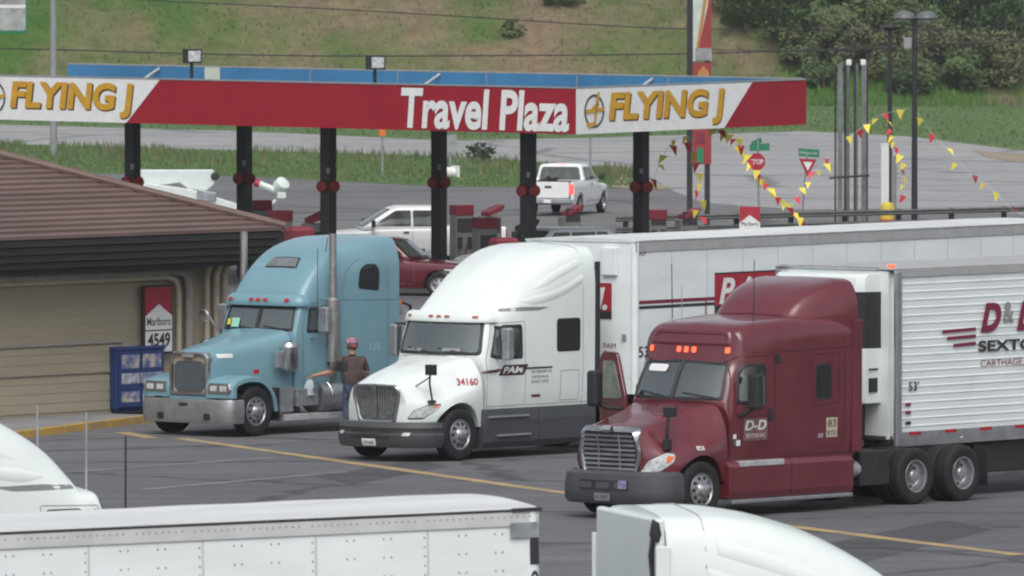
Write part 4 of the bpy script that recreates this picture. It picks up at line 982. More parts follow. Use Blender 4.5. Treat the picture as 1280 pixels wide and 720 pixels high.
        mb = MB(); mb.span((.95, s*.9-.2, .26), (3.5, s*.9+.28, .4)); mb.build('step', M_['step_grey'], root, bevel=.02)
        mb = MB(); mb.span((.72, s*1.1-.02, .45), (1.2, s*1.1+.02, .95)); mb.build('kick_panel', M_['steel'], root)
    # far-side round hood mirrors on stalks
    for s in (1,):
        mb = MB(); mb.tube([(1.45, s*1.0, 1.75), (1.4, s*1.12, 2.05), (1.25, s*1.18, 2.3), (1.12, s*1.2, 2.33)], .022); mb.lathe([(0, .03), (.12, .02), (.14, 0), (.12, -.04), (0, -.05)], (1.1, s*1.2, 2.32), (1,0,0), 16); mb.build('hood_mirror', M_['chrome'], root)
    mb = MB(); mb.tube([(2.6, -.75, 3.55), (2.62, -.8, 3.9)], .008); mb.tube([(1.9, -1.15, 2.3), (1.9, -1.16, 3.7)], .008, 6); mb.build('antenna', M_['black'], root)
    # back of the sleeper: deck lights and air lines
    mb = MB(); mb.box((4.42, -1.12, 2.4), (.14, .16, .2)); mb.build('work_lamp', M_['steel'], root, bevel=.02)
    mb = MB(); mb.box((4.42, -1.14, 2.54), (.1, .12, .08)); mb.build('marker_lamp', M_['amber'], root, bevel=.015)
    mb = MB(); mb.tube([(4.4, -.5, 2.5), (4.8, -.6, 2.62), (5.3, -.7, 2.45), (5.5, -.6, 1.6)], .03); mb.tube([(4.4, -.3, 2.4), (4.9, -.4, 2.4), (5.4, -.5, 1.5)], .03); mb.build('air_hose', M_['black'], root)
    mb = MB(); mb.cyl((4.55, -.9, 1.0), (4.55, -.9, 2.5), .03); mb.span((4.4, -.95, 1.0), (5.2, .95, 1.08)); mb.build('deck_plate', M_['alu'], root)
    decal(root, bb, 90, 'number_lettering', 'pale_blue', lambda mb, mf: text(mb, '125', mf, 3.45, 1.62, .3, .13))
    decal(root, hb, 90, 'hood_badge', 'sign_white', lambda mb, mf: mb.patch(rrect(-.45, 1.56, -.05, 1.64, .02), mf, 2))
M_['bumper_steel'] = mat('brushed steel bumper', (0.3, 0.31, 0.32), 0.4, metal=.55, var=.15, scale=3)
M_['grille_tan'] = mat('tan winter front', (0.33, 0.29, 0.22), 0.7, var=.2)
M_['grille_dark'] = mat('dark radiator mesh', (0.07, 0.085, 0.1), 0.6, var=.2, scale=20)
M_['card_green'] = mat('pale green card', (0.3, 0.62, 0.48), 0.6)
M_['roof_glass'] = mat('roof window glass', (0.16, 0.18, 0.18), 0.15, var=.15)
M_['seam_blue'] = mat('blue panel seam', (0.09, 0.17, 0.21), 0.7)
M_['stack'] = mat('exhaust stack steel', (0.42, 0.41, 0.4), 0.35, metal=.8, var=.2, scale=4)
blue = truck_at(321, 545.5, AW, 'semi_truck', 'pale blue long nosed sleeper truck with chrome stacks parked beside the store')
blue_tractor(blue)

# ================================================================== MAROON TRACTOR
def maroon_tractor(root):
    P = 'maroon'
    chassis(root, 5.75)
    hood = MB(); af = arch_fn(.6)
    hood.skin([
        (-1.12, .3, [(.62,.62),(.74,.85),(.74,1.05),(.7,1.25),(.64,1.42),(.55,1.52),(0,1.55)]),
        (-.92, .28, [(.95,.62),(1.02,.88),(1.0,1.06),(.86,1.25),(.74,1.44),(.6,1.58),(0,1.62)]),
        (-.55, .18, [(1.12,.62),(1.18,.95),(1.14,1.12),(.96,1.27),(.8,1.5),(.62,1.66),(0,1.7)]),
        (-.2, .1, [(1.16,.7),(1.22,1.03),(1.19,1.2),(1.02,1.34),(.86,1.58),(.68,1.74),(0,1.79)]),
        (.15, .05, [(1.17,.7),(1.22,1.08),(1.2,1.22),(1.06,1.38),(.9,1.64),(.72,1.82),(0,1.87)]),
        (.45, .0, [(1.17,.62),(1.2,1.1),(1.18,1.26),(1.08,1.45),(.95,1.7),(.78,1.9),(0,1.94)]),
        (.7, .0, [(1.14,.62),(1.17,1.1),(1.16,1.3),(1.12,1.55),(1.02,1.78),(.82,1.95),(0,1.99)])], 8, 5, arch=af)
    hb = hood.bvh(); hood.build('hood', M_[P], root, sharp=50)
    body = MB()
    lo = lambda a: [(a-.05, .93), (a-.01, 1.3), (a, 1.8)]
    body.skin([
        (.58, .22, [(1.1,.93),(1.14,1.3),(1.14,1.6),(1.1,1.78),(1.03,1.91),(.88,1.97),(0,2.0)]),
        (.78, .2, lo(1.16)+[(1.08,2.25),(1.02,2.36),(.9,2.42),(0,2.45)]),
        (.96, .17, lo(1.17)+[(1.06,2.55),(1.0,2.66),(.88,2.72),(0,2.75)]),
        (1.02, .16, lo(1.17)+[(1.08,2.75),(1.02,2.9),(.88,2.98),(0,3.01)]),
        (1.1, .12, lo(1.18)+[(1.1,2.9),(1.03,3.07),(.88,3.17),(0,3.2)]),
        (1.35, .08, lo(1.19)+[(1.14,2.96),(1.05,3.18),(.9,3.28),(0,3.32)]),
        (2.0, .03, lo(1.21)+[(1.19,2.98),(1.12,3.22),(.95,3.34),(0,3.38)]),
        (2.8, .0, lo(1.22)+[(1.22,2.98),(1.17,3.24),(.98,3.38),(0,3.42)]),
        (4.1, .0, lo(1.22)+[(1.23,2.98),(1.19,3.24),(.98,3.38),(0,3.42)])], 6, 5)
    bb = body.bvh(); cabo = body.build('cab_body', M_[P], root, sharp=45); cab_interior(root, .95, 1.03, 1.95)
    fair = MB()
    fair.skin([
        (2.66, .06, [(.86,3.26),(.86,3.33),(.84,3.36),(.8,3.38),(.7,3.41),(.5,3.42),(0,3.43)]),
        (2.95, .06, [(1.0,3.22),(1.0,3.34),(.97,3.42),(.91,3.54),(.82,3.63),(.6,3.68),(0,3.7)]),
        (3.38, .04, [(1.12,3.2),(1.12,3.36),(1.1,3.5),(1.03,3.7),(.93,3.83),(.7,3.89),(0,3.92)]),
        (3.75, .02, [(1.19,3.15),(1.19,3.38),(1.17,3.56),(1.1,3.79),(1.0,3.93),(.78,3.98),(0,4.0)]),
        (4.0, .0, [(1.22,3.1),(1.21,3.4),(1.19,3.62),(1.12,3.84),(1.02,3.97),(.8,4.02),(0,4.03)]),
        (4.16, .0, [(1.22,3.1),(1.21,3.4),(1.19,3.62),(1.12,3.84),(1.02,3.97),(.8,4.02),(0,4.03)])], 6, 4)
    fair.build('roof_fairing', M_[P], root, sharp=45)
    for s in (-1, 1):
        mb = MB(); mb.loft([[Vector((x, s*y_, z_)) for x, y_ in ((3.98, 1.2), (3.98, 1.25), (4.24, 1.24), (4.24, 1.19))] for z_ in (1.0, 3.3)], True, (True, True), 0, False); mb.build('side_extender', M_[P], root, bevel=.012)
    # side skirts
    for s in (-1, 1):
        mb = MB(); y = s*1.17
        mb.loft([[Vector((x, y - s*.5, .95)), Vector((x, y + s*.02, .95)), Vector((x, y + s*.09, .86)), Vector((x, y + s*.09, .42)), Vector((x, y + s*.05, .3)), Vector((x, y - s*.5, .3))] for x in (.66, 4.0)], True, (True, True), 0, False)
        f_ = mb.build('side_fairing', M_[P], root, bevel=.025)
        mb = MB(); mb.span((.72, y + s*.02, .225), (3.95, y + s*.1, .295)); mb.build('lower_step', M_['alu'], f_, bevel=.015)
        mb = MB(); mb.span((.95, y - s*.05, .86), (2.1, y + s*.1, .955)); mb.build('step', M_['step_grey'], f_, bevel=.01)
        for x in (2.3,):
            mb = MB(); mb.span((x, y + s*.085, .32), (x+.015, y + s*.094, .9)); mb.build('panel_seam', M_['black'], f_)
    # bumper
    pl = smooth_path([(-.5, -1.2), (-.75, -1.17), (-1.0, -1.02), (-1.16, -.62), (-1.2, 0), (-1.16, .62), (-1.0, 1.02), (-.75, 1.17), (-.5, 1.2)], 4)
    mb = MB(); sweep(mb, pl, [(-.12, .28), (-.02, .27), (.03, .34), (.04, .5), (.02, .66), (.0, .78), (-.12, .84)]); bv = mb.bvh(); bm_ = mb.build('bumper', M_['grey_plastic'], root, sharp=35)
    mb = MB(); mb.patch(rrect(-.56, .5, .56, .68, .05), rmap(bv, 0, .006), 3); ai = mb.build('air_intake', M_['black'], bm_)
    for u in (-.4, 0, .4):
        m2 = MB(); m2.patch(rrect(u-.15, .54, u+.15, .64, .03), rmap(bv, 0, .012), 2); m2.build('intake_insert', M_['grey_plastic'], ai)
    mb = MB(); mb.patch(rrect(.34, .54, .52, .68, .03), rmap(bv, 0, .018), 2); mb.build('bumper_badge', M_['badge'], bm_)
    mb = MB(); mb.patch(rrect(-.17, .33, .17, .46, .02), rmap(bv, 0, .014), 2); pt = mb.build('number_plate', M_['steel'], root)
    decal(pt, bv, 0, 'plate_lettering', 'dark_text', lambda mb, mf: text(mb, '8 1619', mf, -.13, .37, .26, .06), .02)
    # chrome grille with horizontal bars
    go = pround([(-.54, .8), (.54, .8), (.62, 1.15), (.56, 1.5), (-.56, 1.5), (-.62, 1.15)], .07)
    mb = MB(); mb.patch(go, rmap(hb, 0, .01), 4); gr = mb.build('grille', M_['black'], root, sharp=60)
    mb = MB()
    for i in range(8):
        z_ = .87 + i*.081; hw = .53 + .05*math.sin((z_-.8)/.7*math.pi); m0 = rmap(hb, 0, .015); m1 = rmap(hb, 0, .035); us = np.linspace(-hw, hw, 13)
        mb.loft([[m0(u, z_-.022), m1(u, z_-.012), m1(u, z_+.014), m0(u, z_+.022)] for u in us], True, (True, True))
    mb.build('grille_bars', M_['alu'], gr, sharp=60)
    mb = MB(); mb.strip([(-.24, .84), (-.24, 1.46)], .03, rmap(hb, 0, .04)); mb.strip([(.24, .84), (.24, 1.46)], .03, rmap(hb, 0, .04)); mb.build('grille_posts', M_['alu'], gr)
    m1 = rmap(hb, 0, .045); m0 = rmap(hb, 0, .004)
    mb = MB(); mb.loft([[m0(*p) for p in grow(go, -.005)], [m1(*p) for p in grow(go, .015)], [m1(*p) for p in grow(go, .06)], [m0(*p) for p in grow(go, .075)]], True); gs = mb.build('grille_surround', M_['chrome'], root, sharp=60)
    mb = MB(); mb.patch([(.13*math.cos(a), 1.53+.035*math.sin(a)) for a in np.linspace(0, 2*math.pi, 16, endpoint=False)], rmap(hb, 0, .06), 2); mb.build('emblem', M_['grey'], gs)
    for s in (1, -1):
        o = pround([(-.3, .82), (.02, .84), (.27, 1.0), (.3, 1.13), (.12, 1.15), (-.18, 1.02)], .05); o = o if s > 0 else mir(o)
        mb = MB(); mb.patch(o, rmap(hb, 48*s, .012), 4); hl = mb.build('headlight', M_['lens'], root, sharp=60)
        o2 = pround([(.13, .97), (.24, 1.02), (.27, 1.1), (.15, 1.1)], .03); o2 = o2 if s > 0 else mir(o2)
        mb = MB(); mb.patch(o2, rmap(hb, 48*s, .018), 2); mb.build('turn_signal', M_['amber'], hl)
        mb = MB(); mb.patch(grow(o, .02), rmap(hb, 48*s, .006), 4); mb.build('headlight_bezel', M_['black'], hl, sharp=60)
    for s in (-1, 1):
        o = [(.02, 2.02), (.98, 2.02), (.92, 2.62), (.02, 2.66)]; o = o if s > 0 else mir(o)
        glass(root, bb, 0, o, 'windshield', .05, .02, 'windshield', rings=5, cut=cabo, near=1.3)
    M_driver = M_
    decal(root, bb, 0, 'window_card', 'sign_white', lambda mb, mf: mb.patch(rrect(-.78, 2.46, -.3, 2.58, .05), mf, 2), .018)
    mb = MB(); ws = rmap(bb, 0, .022); mb.strip([(.85, 2.04), (.2, 2.12)], .028, ws); mb.strip([(-.15, 2.04), (-.8, 2.12)], .028, ws); mb.build('wiper', M_['black'], root)
    # raised brow moulding round the cap above the windscreen
    br = pround([(-.86, 2.97), (.86, 2.97), (.80, 3.16), (-.80, 3.16)], .08); fm0, fm1 = rmap(bb, 0, .0), rmap(bb, 0, .022)
    mb = MB(); mb.loft([[fm0(*p) for p in grow(br, .05)], [fm1(*p) for p in grow(br, .015)], [fm1(*p) for p in grow(br, -.015)], [fm0(*p) for p in grow(br, -.05)]], True); mb.build('roof_moulding', M_[P], root, sharp=80)
    for y in (-.86, -.17, 0, .17, .86):
        mb = MB(); mb.patch(rrect(-y-.05, 2.8, -y+.05, 2.9, .03), rmap(bb, 0, .02), 2); mb.build('marker_lamp', M_['marker_on'], root)
    for s in (1, -1):
        q = (lambda o: o) if s > 0 else mir
        glass(root, bb, 90*s, q([(.98, 1.96), (1.66, 1.94), (1.66, 2.6), (1.2, 2.6), (1.1, 2.5)]), 'door_window', .08, .035, cut=cabo, near=-.6)
        glass(root, bb, 90*s, q([(3.05, 2.0), (3.38, 2.0), (3.38, 2.52), (3.05, 2.52)]), 'sleeper_window', .08, .05)
        def sm(mb, mf, s=s):
            for l in ([(.8, 1.0), (.8, 1.9), (1.02, 2.66), (1.12, 2.74), (1.9, 2.76)], [(1.92, 2.76), (1.92, 1.0)], [(.8, 1.0), (4.1, 1.0)], [(1.0, 2.8), (4.0, 2.84)], [(2.9, 1.86), (3.62, 1.86), (3.62, 2.74), (2.9, 2.74), (2.9, 1.86)], [(3.78, 1.0), (3.78, 3.3)]): mb.strip(mir(l) if s < 0 else l, .016, mf, 0, 8)
        decal(root, bb, 90*s, 'panel_seam', 'seam_maroon', sm, .003)
        mb = MB(); mb.patch([(s*a, z_) for a, z_ in rrect(1.74, 1.62, 1.86, 1.84, .03)], rmap(bb, 90*s, .012), 2); mb.build('door_handle', M_['black'], root)
        mb = MB(); y = s*1.5
        if s > 0: continue
        mb.box((1.06, y, 2.16), (.2, .24, .62)); mr_ = mb.build('mirror', M_['black'], root, bevel=.05)
        mb = MB(); mb.box((1.17, y, 2.18), (.01, .19, .5)); mb.build('mirror_glass', M_['grey'], mr_)
        mb = MB(); mb.tube([(1.0, s*1.12, 1.72), (1.04, s*1.3, 1.78), (1.06, y, 1.9)], .035); mb.build('mirror_arm', M_['black'], mr_)
        mb = MB(); mb.tube([(-.66, s*.96, 1.25), (-.68, s*.99, 1.6), (-.66, s*1.0, 1.8)], .03); mb.box((-.64, s*1.02, 1.86), (.13, .22, .17)); mb.box((-.65, s*.96, 1.3), (.14, .1, .2)); (mb.build('hood_mirror', M_['black'], root, bevel=.03) if s < 0 else None)
        mb = MB(); mb.patch([(s*a, z_) for a, z_ in rrect(.5, 1.28, .6, 1.37, .03)], rmap(hb, 90*s, .008), 2); mb.build('side_lamp', M_['marker_on'], root)
    # open passenger door on the far side
    hinge = (.82, 1.2)
    mb = MB(); d = Vector((.38, .92, 0)).normalized(); n_ = Vector((.92, -.38, 0)).normalized()
    fm = lambda off: (lambda u, v: Vector((hinge[0], hinge[1], 0)) + d*u + n_*off + Vector((0, 0, v)))
    do = pround([(0, .98), (1.08, .98), (1.08, 2.62), (.95, 2.76), (.42, 2.76), (.08, 2.0)], .08)
    wo = pround([(.2, 1.96), (.92, 1.94), (.92, 2.6), (.5, 2.6)], .06)
    mb.prism([fm(-.03)(*p) for p in do], n_*.06); dr = mb.build('open_door', M_[P], root, bevel=.015)
    mb = MB(); mb.prism([fm(-.042)(*p) for p in wo], n_*.084); mb.build('door_window', M_['door_pane'], dr)
    mb = MB(); mb.prism([fm(.032)(*p) for p in grow(do, -.06)], n_*.02); mb.build('door_lining', M_['grey_plastic'], dr)
    mb = MB(); mb.box((.5, 1.7, 2.14), (.22, .22, .62)); mr_ = mb.build('mirror', M_['black'], dr, bevel=.05)
    mb = MB(); mb.tube([(.5, 1.68, 1.9), (.66, 1.6, 1.8), (.93, 1.44, 1.78)], .035); mb.build('mirror_arm', M_['black'], mr_)
    # lettering
    decal(root, bb, 90, 'door_sign', 'door_sign', lambda mb, mf: mb.patch(rrect(1.12, 1.3, 1.72, 1.68, .02), mf, 3), .006)
    decal(root, bb, 90, 'door_lettering', 'sign_white', lambda mb, mf: (text(mb, 'D-D', mf, 1.15, 1.48, .54, .17, bold=.03, shear=.2), text(mb, 'SEXTON INC', mf, 1.18, 1.35, .48, .07)), .011)
    decal(root, bb, 90, 'inspection_stickers', 'sticker', lambda mb, mf: (mb.patch(rrect(3.28, 1.28, 3.58, 1.62, .01), mf, 2)), .008)
    decal(root, bb, 90, 'sticker', 'badge', lambda mb, mf: (mb.patch(rrect(3.06, 1.28, 3.2, 1.36, .01), mf, 2)), .008)
    decal(root, bb, 90, 'sticker_lettering', 'dark_text', lambda mb, mf: (text(mb, '83', mf, 3.32, 1.46, .22, .13), text(mb, 'KYU', mf, 3.32, 1.31, .22, .09)), .013)
    decal(root, bb, 90, 'sticker', 'sign_white', lambda mb, mf: (mb.patch(rrect(.86, 1.34, .94, 1.42, .01), mf, 2), mb.patch(rrect(.94, 1.22, 1.04, 1.32, .01), mf, 2)), .012)
    decal(root, bb, 90, 'sticker', 'green_sign', lambda mb, mf: (mb.patch(rrect(.88, 1.24, .93, 1.32, .01), mf, 2)), .012)
    decal(root, hb, 70, 'number_lettering', 'sign_white', lambda mb, mf: text(mb, '826', mf, .28, 1.18, .18, .07, bold=.02), .012)
    mb = MB(); mb.tube([(1.7, -.9, 3.33), (1.7, -.92, 4.4)], .008, 6); mb.tube([(1.7, .95, 3.33), (1.7, .97, 4.3)], .008, 6); mb.build('antenna', M_['black'], root)
    mb = MB(); mb.box((2.0, -1.215, 2.7), (.08, .05, .14)); mb.build('side_camera', M_['black'], root, bevel=.01)
    mb = MB(); mb.lathe([(0,0),(.12,.02),(.15,.06),(.15,.3),(0,.32)], (4.02, -1.0, .68), (1,0,0), 20); mb.build('air_tank', M_['grey'], root)
    mb = MB(); mb.span((4.02, -1.15, .95), (4.06, 1.15, 3.3)); mb.build('rear_wall', M_['black'], root)
    for s in (-1, 1):
        mb = MB(); mb.span((4.3, s*.55, .38), (5.12, s*1.14, .98)); mb.build('equipment_box', M_['chassis'], root, bevel=.02)
M_['badge'] = mat('blue red badge', (0.12, 0.12, 0.3), 0.5, c2=(0.4, 0.3, 0.35), scale=12)
M_['seam_maroon'] = mat('maroon seam', (0.05, 0.008, 0.012), 0.7)
M_['door_sign'] = mat('brownish door sign', (0.2, 0.1, 0.09), 0.5)
M_['door_pane'] = mat('door pane', (0.2, 0.24, 0.2), 0.1, var=.3)
M_['sticker'] = mat('buff permit stickers', (0.5, 0.42, 0.33), 0.6, var=.2, scale=9)
maroon = truck_at(878, 649, 48.2, 'semi_truck', 'maroon sleeper truck with chrome grille and open far door pulling the ribbed reefer trailer')
maroon_tractor(maroon)

# ================================================================== TRAILERS
M_['rail'] = mat('dull aluminium rail', (0.33, 0.34, 0.35), 0.5, metal=.5, var=.2, scale=3)
M_['rail_grey'] = mat('grey painted rail', (0.36, 0.37, 0.375), 0.55, var=.12, scale=1.5)
M_['rail_pale'] = mat('pale grey rail', (0.52, 0.53, 0.53), .5, var=.12, scale=1.5)
M_['trailer_roof'] = mat('white trailer roof', (0.6, 0.62, 0.62), 0.5, var=.12, scale=.7, stretch=(.3, 2, 2))
M_['seam_trailer'] = mat('pale trailer seam', (0.52, 0.55, 0.55), 0.6)
def trailer_run(root, L):
    for x in (L-3.2, L-1.9):
        for s in (-1, 1): wheel(root, x, s*1.09, s, 'drive'); wheel(root, x, s*.76, -s, 'drive')
        mb = MB(); mb.cyl((x,-1,.5),(x,1,.5),.08); mb.build('axle', M_['chassis'], root)
    mb = MB(); mb.span((L-4.2, -.6, .8), (L-.5, .6, 1.08)); mb.build('bogie', M_['chassis'], root)
    for s in (-1, 1):
        mb = MB(); mb.span((2.6, s*.75-.06, .35), (2.72, s*.75+.06, 1.1)); mb.span((2.56, s*.75-.15, .3), (2.76, s*.75+.15, .35)); mb.build('landing_leg', M_['chassis'], root)
    mb = MB(); mb.span((L-.1, -1.1, .5), (L-.02, 1.1, .6)); mb.span((L-.1, -.5, .6), (L-.04, -.42, 1.1)); mb.span((L-.1, .42, .6), (L-.04, .5, 1.1)); mb.build('under_ride_bar', M_['chassis'], root)
def box_trailer(root, L, ztop=4.1, zb=1.1, seams=1.22, toprail=.24, rail='rail_grey'):
    w = 1.3
    mb = MB(); mb.span((.05, -w, zb+.2), (L-.06, w, ztop-toprail)); mb.build('body', M_['white2'], root)
    for s in (-1, 1):
        mb = MB(); mb.span((0, s*w-.01, ztop-toprail), (L, s*w+.018*s, ztop-.02)); mb.build('top_rail', M_[rail], root, bevel=.008)
        mb = MB(); mb.span((0.01, s*w-.01, ztop-.05), (L, s*(w+.021), ztop-.022)); mb.build('roof_edge_and_shade', M_['dark_text' if rail != 'rail_grey' else 'rail'], root)  # black on the pale-railed trailer: shade under the roof edge, painted as a strip
        mb = MB(); mb.span((0, s*w-.01, zb), (L, s*w+.018*s, zb+.2)); mb.build('bottom_rail', M_['rail'], root, bevel=.008)
        mb = MB(); mb.cyl((.07, s*(w-.06), zb), (.07, s*(w-.06), ztop-.02), .085, n=16); mb.build('corner_post', M_['white2'], root)
        mb = MB()
        for x in np.arange(seams, L-.3, seams): mb.span((x-.012, s*w, zb+.2), (x+.012, s*(w+.004), ztop-toprail))
        mb.build('wall_seam', M_['seam_trailer'], root)
    mb = MB(); mb.span((0.0, -w+.02, zb), (.06, w-.02, ztop-.02)); mb.build('front_wall', M_['white2'], root)
    mb = MB()
    ys = np.linspace(-w-.012, w+.012, 13); rr = [[Vector((x, y, ztop-.02+.05*(1-(y/w)**2)*1)) for y in ys] + [Vector((x, ys[-1], ztop-.05)), Vector((x, ys[0], ztop-.05))] for x in np.arange(-.02, L+.1, .61)]
    for i, r_ in enumerate(rr):
        for v in r_[:13]: v.z += .006*(i % 2)
    mb.loft(rr, True, (True, True)); mb.build('roof', M_['trailer_roof'], root)

def trailer_at(p, a, nm, label):          # p = top near front corner in the world; near side is local y = -1.3
    ax = Vector((math.cos(R(a)), math.sin(R(a)), 0)); ay = Vector((-ax.y, ax.x, 0))
    o = Vector((p.x, p.y, 0)) + ay*1.3; return thing(nm, label, 'trailer', o, a)
pam = trailer_at(at(794, 300, 4.1), 54.5, 'box_trailer', 'long plain white box trailer with red stripes and sign, coupled behind the white truck')
box_trailer(pam, 16.2, seams=1.24); trailer_run(pam, 16.2)
side = flat((0, -1.3, 0), (1, 0, 0), (0, 0, 1)); sidef = lambda o: flat((0, -1.3-o, 0), (1, 0, 0), (0, 0, 1))
def sd(root, name, m, fn, o=.006):
    mb = MB(); fn(mb, sidef(o)); return mb.build(name, M_[m], root)
def wallx(px, py):                         # pixel -> local (x, z) on the near wall of a trailer root
    pass
def inv_side(root, px, py, yl=-1.3):
    Mx = (Matrix.Translation(root.location) @ Matrix.Rotation(root.rotation_euler.z, 4, 'Z')).inverted()
    o = Mx @ Vector((0, 0, CAMH)); d = Mx.to_3x3() @ ray(px, py); t_ = (yl-o.y)/d.y; q = o + d*t_; return q.x, q.z
P = lambda x, y: inv_side(pam, x, y)
x0, z1 = P(893, 342); x1, _ = P(985, 342); _, z0 = P(893, 395); zh = (z1-z0)
sd(pam, 'logo_panel', 'sign_red', lambda mb, mf: mb.patch(rrect(x0, z0, x1, z1, .02), mf, 1), .006)
sd(pam, 'logo_border', 'dark_text', lambda mb, mf: (mb.strip([(x0, z1), (x1, z1)], .03, mf), mb.patch(rrect(x0, z0, x1, z0+.24*zh, .01), mf, 1)), .010)
sd(pam, 'lettering', 'sign_white', lambda mb, mf: text(mb, 'P.A.M.', mf, x0+.15, z0+.27*zh, (x1-x0)*.88, zh*.62, bold=.03, shear=.25), .014)
xs0, zs = P(796, 381)
sd(pam, 'red_stripe', 'maroon_text', lambda mb, mf: mb.strip([(xs0, zs+.04), (x0, zs+.04)], .07, mf, 0, 1))
sd(pam, 'black_stripe', 'dark_text', lambda mb, mf: mb.strip([(xs0, zs-.06), (x0, zs-.06)], .06, mf, 0, 1))
xa, za = P(852, 355); xb, zb_ = P(852, 415)
sd(pam, 'placard_edge', 'seam_trailer', lambda mb, mf: mb.strip([(xa, za), (xa, zb_)], .03, mf, 0, 1))
xa, za = P(882, 392)
sd(pam, 'stripe_post', 'maroon_text', lambda mb, mf: mb.strip([(xa, za+.25), (xa, za-.12)], .04, mf, 0, 1))
xa, za = P(796, 320); sd(pam, 'serial_lettering', 'maroon_text', lambda mb, mf: text(mb, '53429', mf, xa, za, .3, .1))
xa, za = P(798, 447); sd(pam, 'length_lettering', 'dark_text', lambda mb, mf: text(mb, "53'", mf, xa, za, .42, .22, bold=.02))
# the same sign on the front wall, its end showing past the cab
fw = lambda o: flat((-o, 0, 0), (0, -1, 0), (0, 0, 1), (-1, 0, 0))
mb = MB(); mb.patch(rrect(-1.0, 2.55, .75, 3.25, .02), fw(.01), 1); mb.build('front_sign', M_['sign_red'], pam)
mb = MB(); mb.patch(rrect(-1.0, 2.55, .75, 2.7, .01), fw(.014), 1); mb.build('front_sign_edge', M_['dark_text'], pam)
mb = MB(); text(mb, 'P.A.M.', fw(.018), -.95, 2.72, 1.6, .45, bold=.035, shear=.25); mb.build('lettering', M_['sign_white'], pam)
mb = MB(); text(mb, 'PAM', fw(.012), .55, 1.98, .3, .1); text(mb, 'CALL', fw(.012), .55, 1.86, .3, .08); text(mb, '1800', fw(.012), .55, 1.74, .3, .08); mb.build('lettering', M_['maroon_text'], pam)
mb = MB(); mb.span((-.08, -.9, 3.4), (0, -.55, 3.95)); 
mb.build('vent_box', M_['white2'], pam, bevel=.02)
mb = MB(); mb.box((-.03, -1.05, 2.2), (.02, .09, .12)); mb.build('serial_plate', M_['grey'], pam)

# reefer trailer behind the maroon truck
ree = trailer_at(at(1116, 338, 4.1), 50.5, 'reefer_trailer', 'ribbed white refrigerated trailer with cooling unit and maroon lettering behind the maroon truck')
L = 15.0; w = 1.3; zt, zb = 4.1, .97
mb = MB()
prof = []; z = zb+.24; n = 0
while z < zt-.14:
    prof += [(-w, z), (-w-.001, z+.09), (-w-.009, z+.105), (-w-.009, z+.125), (-w, z+.14)]; z += .14
for s in (1, -1):
    ring = lambda x: [Vector((x, y*s, min(z_, zt-.12))) for y, z_ in prof]
    mb.loft([ring(.16), ring(L)], False, (False, False), 0, False)
mb.span((.1, -w+.02, zb+.1), (L-.01, w-.02, zt-.06)); mb.build('body', M_['white2'], ree)
for s in (-1, 1):
    mb = MB(); mb.span((.0, s*w-.015, zt-.13), (L, s*(w+.028), zt)); mb.build('top_rail', M_['rail_grey'], ree, bevel=.01)
    mb = MB(); mb.span((.0, s*w-.015, zb), (L, s*(w+.026), zb+.26)); br = mb.build('bottom_rail', M_['alu'], ree, bevel=.01)
    for x in np.arange(.45, L, 1.05):
        mb = MB(); mb.span((x, s*(w+.028), zb+.2), (x+.34, s*(w+.034), zb+.26)); mb.build('reflector', M_['red_lens'], br)
    mb = MB(); mb.span((-.02, s*w-.1, zb), (.16, s*(w+.03), zt-.01)); mb.build('corner_post', M_['alu'], ree, bevel=.03)
    mb = MB(); mb.span((.03, s*(w+.032), 3.3), (.13, s*(w+.04), 4.0)); mb.build('reflective_strip', M_['amber_dim'], ree)
mb = MB(); mb.span((0, -w+.1, zb), (.1, w-.1, zt-.02)); mb.build('front_wall', M_['white2'], ree)
mb = MB(); mb.span((-.02, -w-.02, zt), (L, w+.02, zt+.03)); mb.build('roof', M_['rail_grey'], ree, bevel=.01)
mb = MB(); mb.box((.1, -w+.1, zt+.07), (.14, .08, .06)); mb.build('marker_lamp', M_['marker_on'], ree, bevel=.01)
mb = MB(); mb.tube([(-.02, -1.0, zt+.02), (-.02, 1.2, zt+.02)], .03); mb.build('roof_lip', M_['alu'], ree)
# cooling unit
ucol = [(-.52, .86), (-.42, 1.0), (-.2, 1.04), (0, 1.04)]
def unit_ring(z, sc=1.0, dx=0): return [Vector((x*sc + dx, -y, z)) for x, y in ucol] + [Vector((x*sc + dx, y, z)) for x, y in reversed(ucol)]
mb = MB(); mb.loft([unit_ring(1.75), unit_ring(2.72)], True, (True, True), 0, True); un = mb.build('cooling_unit', M_['white'], ree, sharp=30, bevel=.01)
mb = MB(); mb.loft([unit_ring(2.722, .94), unit_ring(3.72, .94)], True, (True, True), 0, True); gr = mb.build('intake_grille', M_['black'], un, sharp=30)
mb = MB()
for z in np.arange(2.78, 3.7, .1):
    for y in np.arange(-.8, .85, .14): mb.box((-.50, y, z), (.012, .05, .045))
    for x in np.arange(-.38, -.05, .1): mb.box((x, -.955-(x+.4)*.09, z), (.03, .02, .045))
mb.build('grille_slats', M_['steel'], gr, kind='stuff')
mb = MB(); mb.loft([unit_ring(3.722), unit_ring(3.86), unit_ring(3.98, .94), unit_ring(4.03, .75)], True, (True, True), 0, True); mb.build('unit_cap', M_['white'], un, sharp=30)
mb = MB(); mb.span((-.34, -1.06, 1.95), (-.12, -1.03, 2.2)); mb.build('control_panel', M_['black'], un)
mb = MB(); mb.span((-.36, -1.06, 2.34), (-.1, -1.045, 2.37)); mb.build('unit_lettering', M_['dark_text'], un)
mb = MB(); mb.span((-.3, -.7, 1.15), (-.02, .7, 1.7)); mb.tube([(-.3,-.6,1.5),(-.6,-.5,1.3),(-1.0,-.3,1.5)], .03); mb.build('air_connections', M_['chassis'], un)
P = lambda x, y: inv_side(ree, x, y, -1.33)
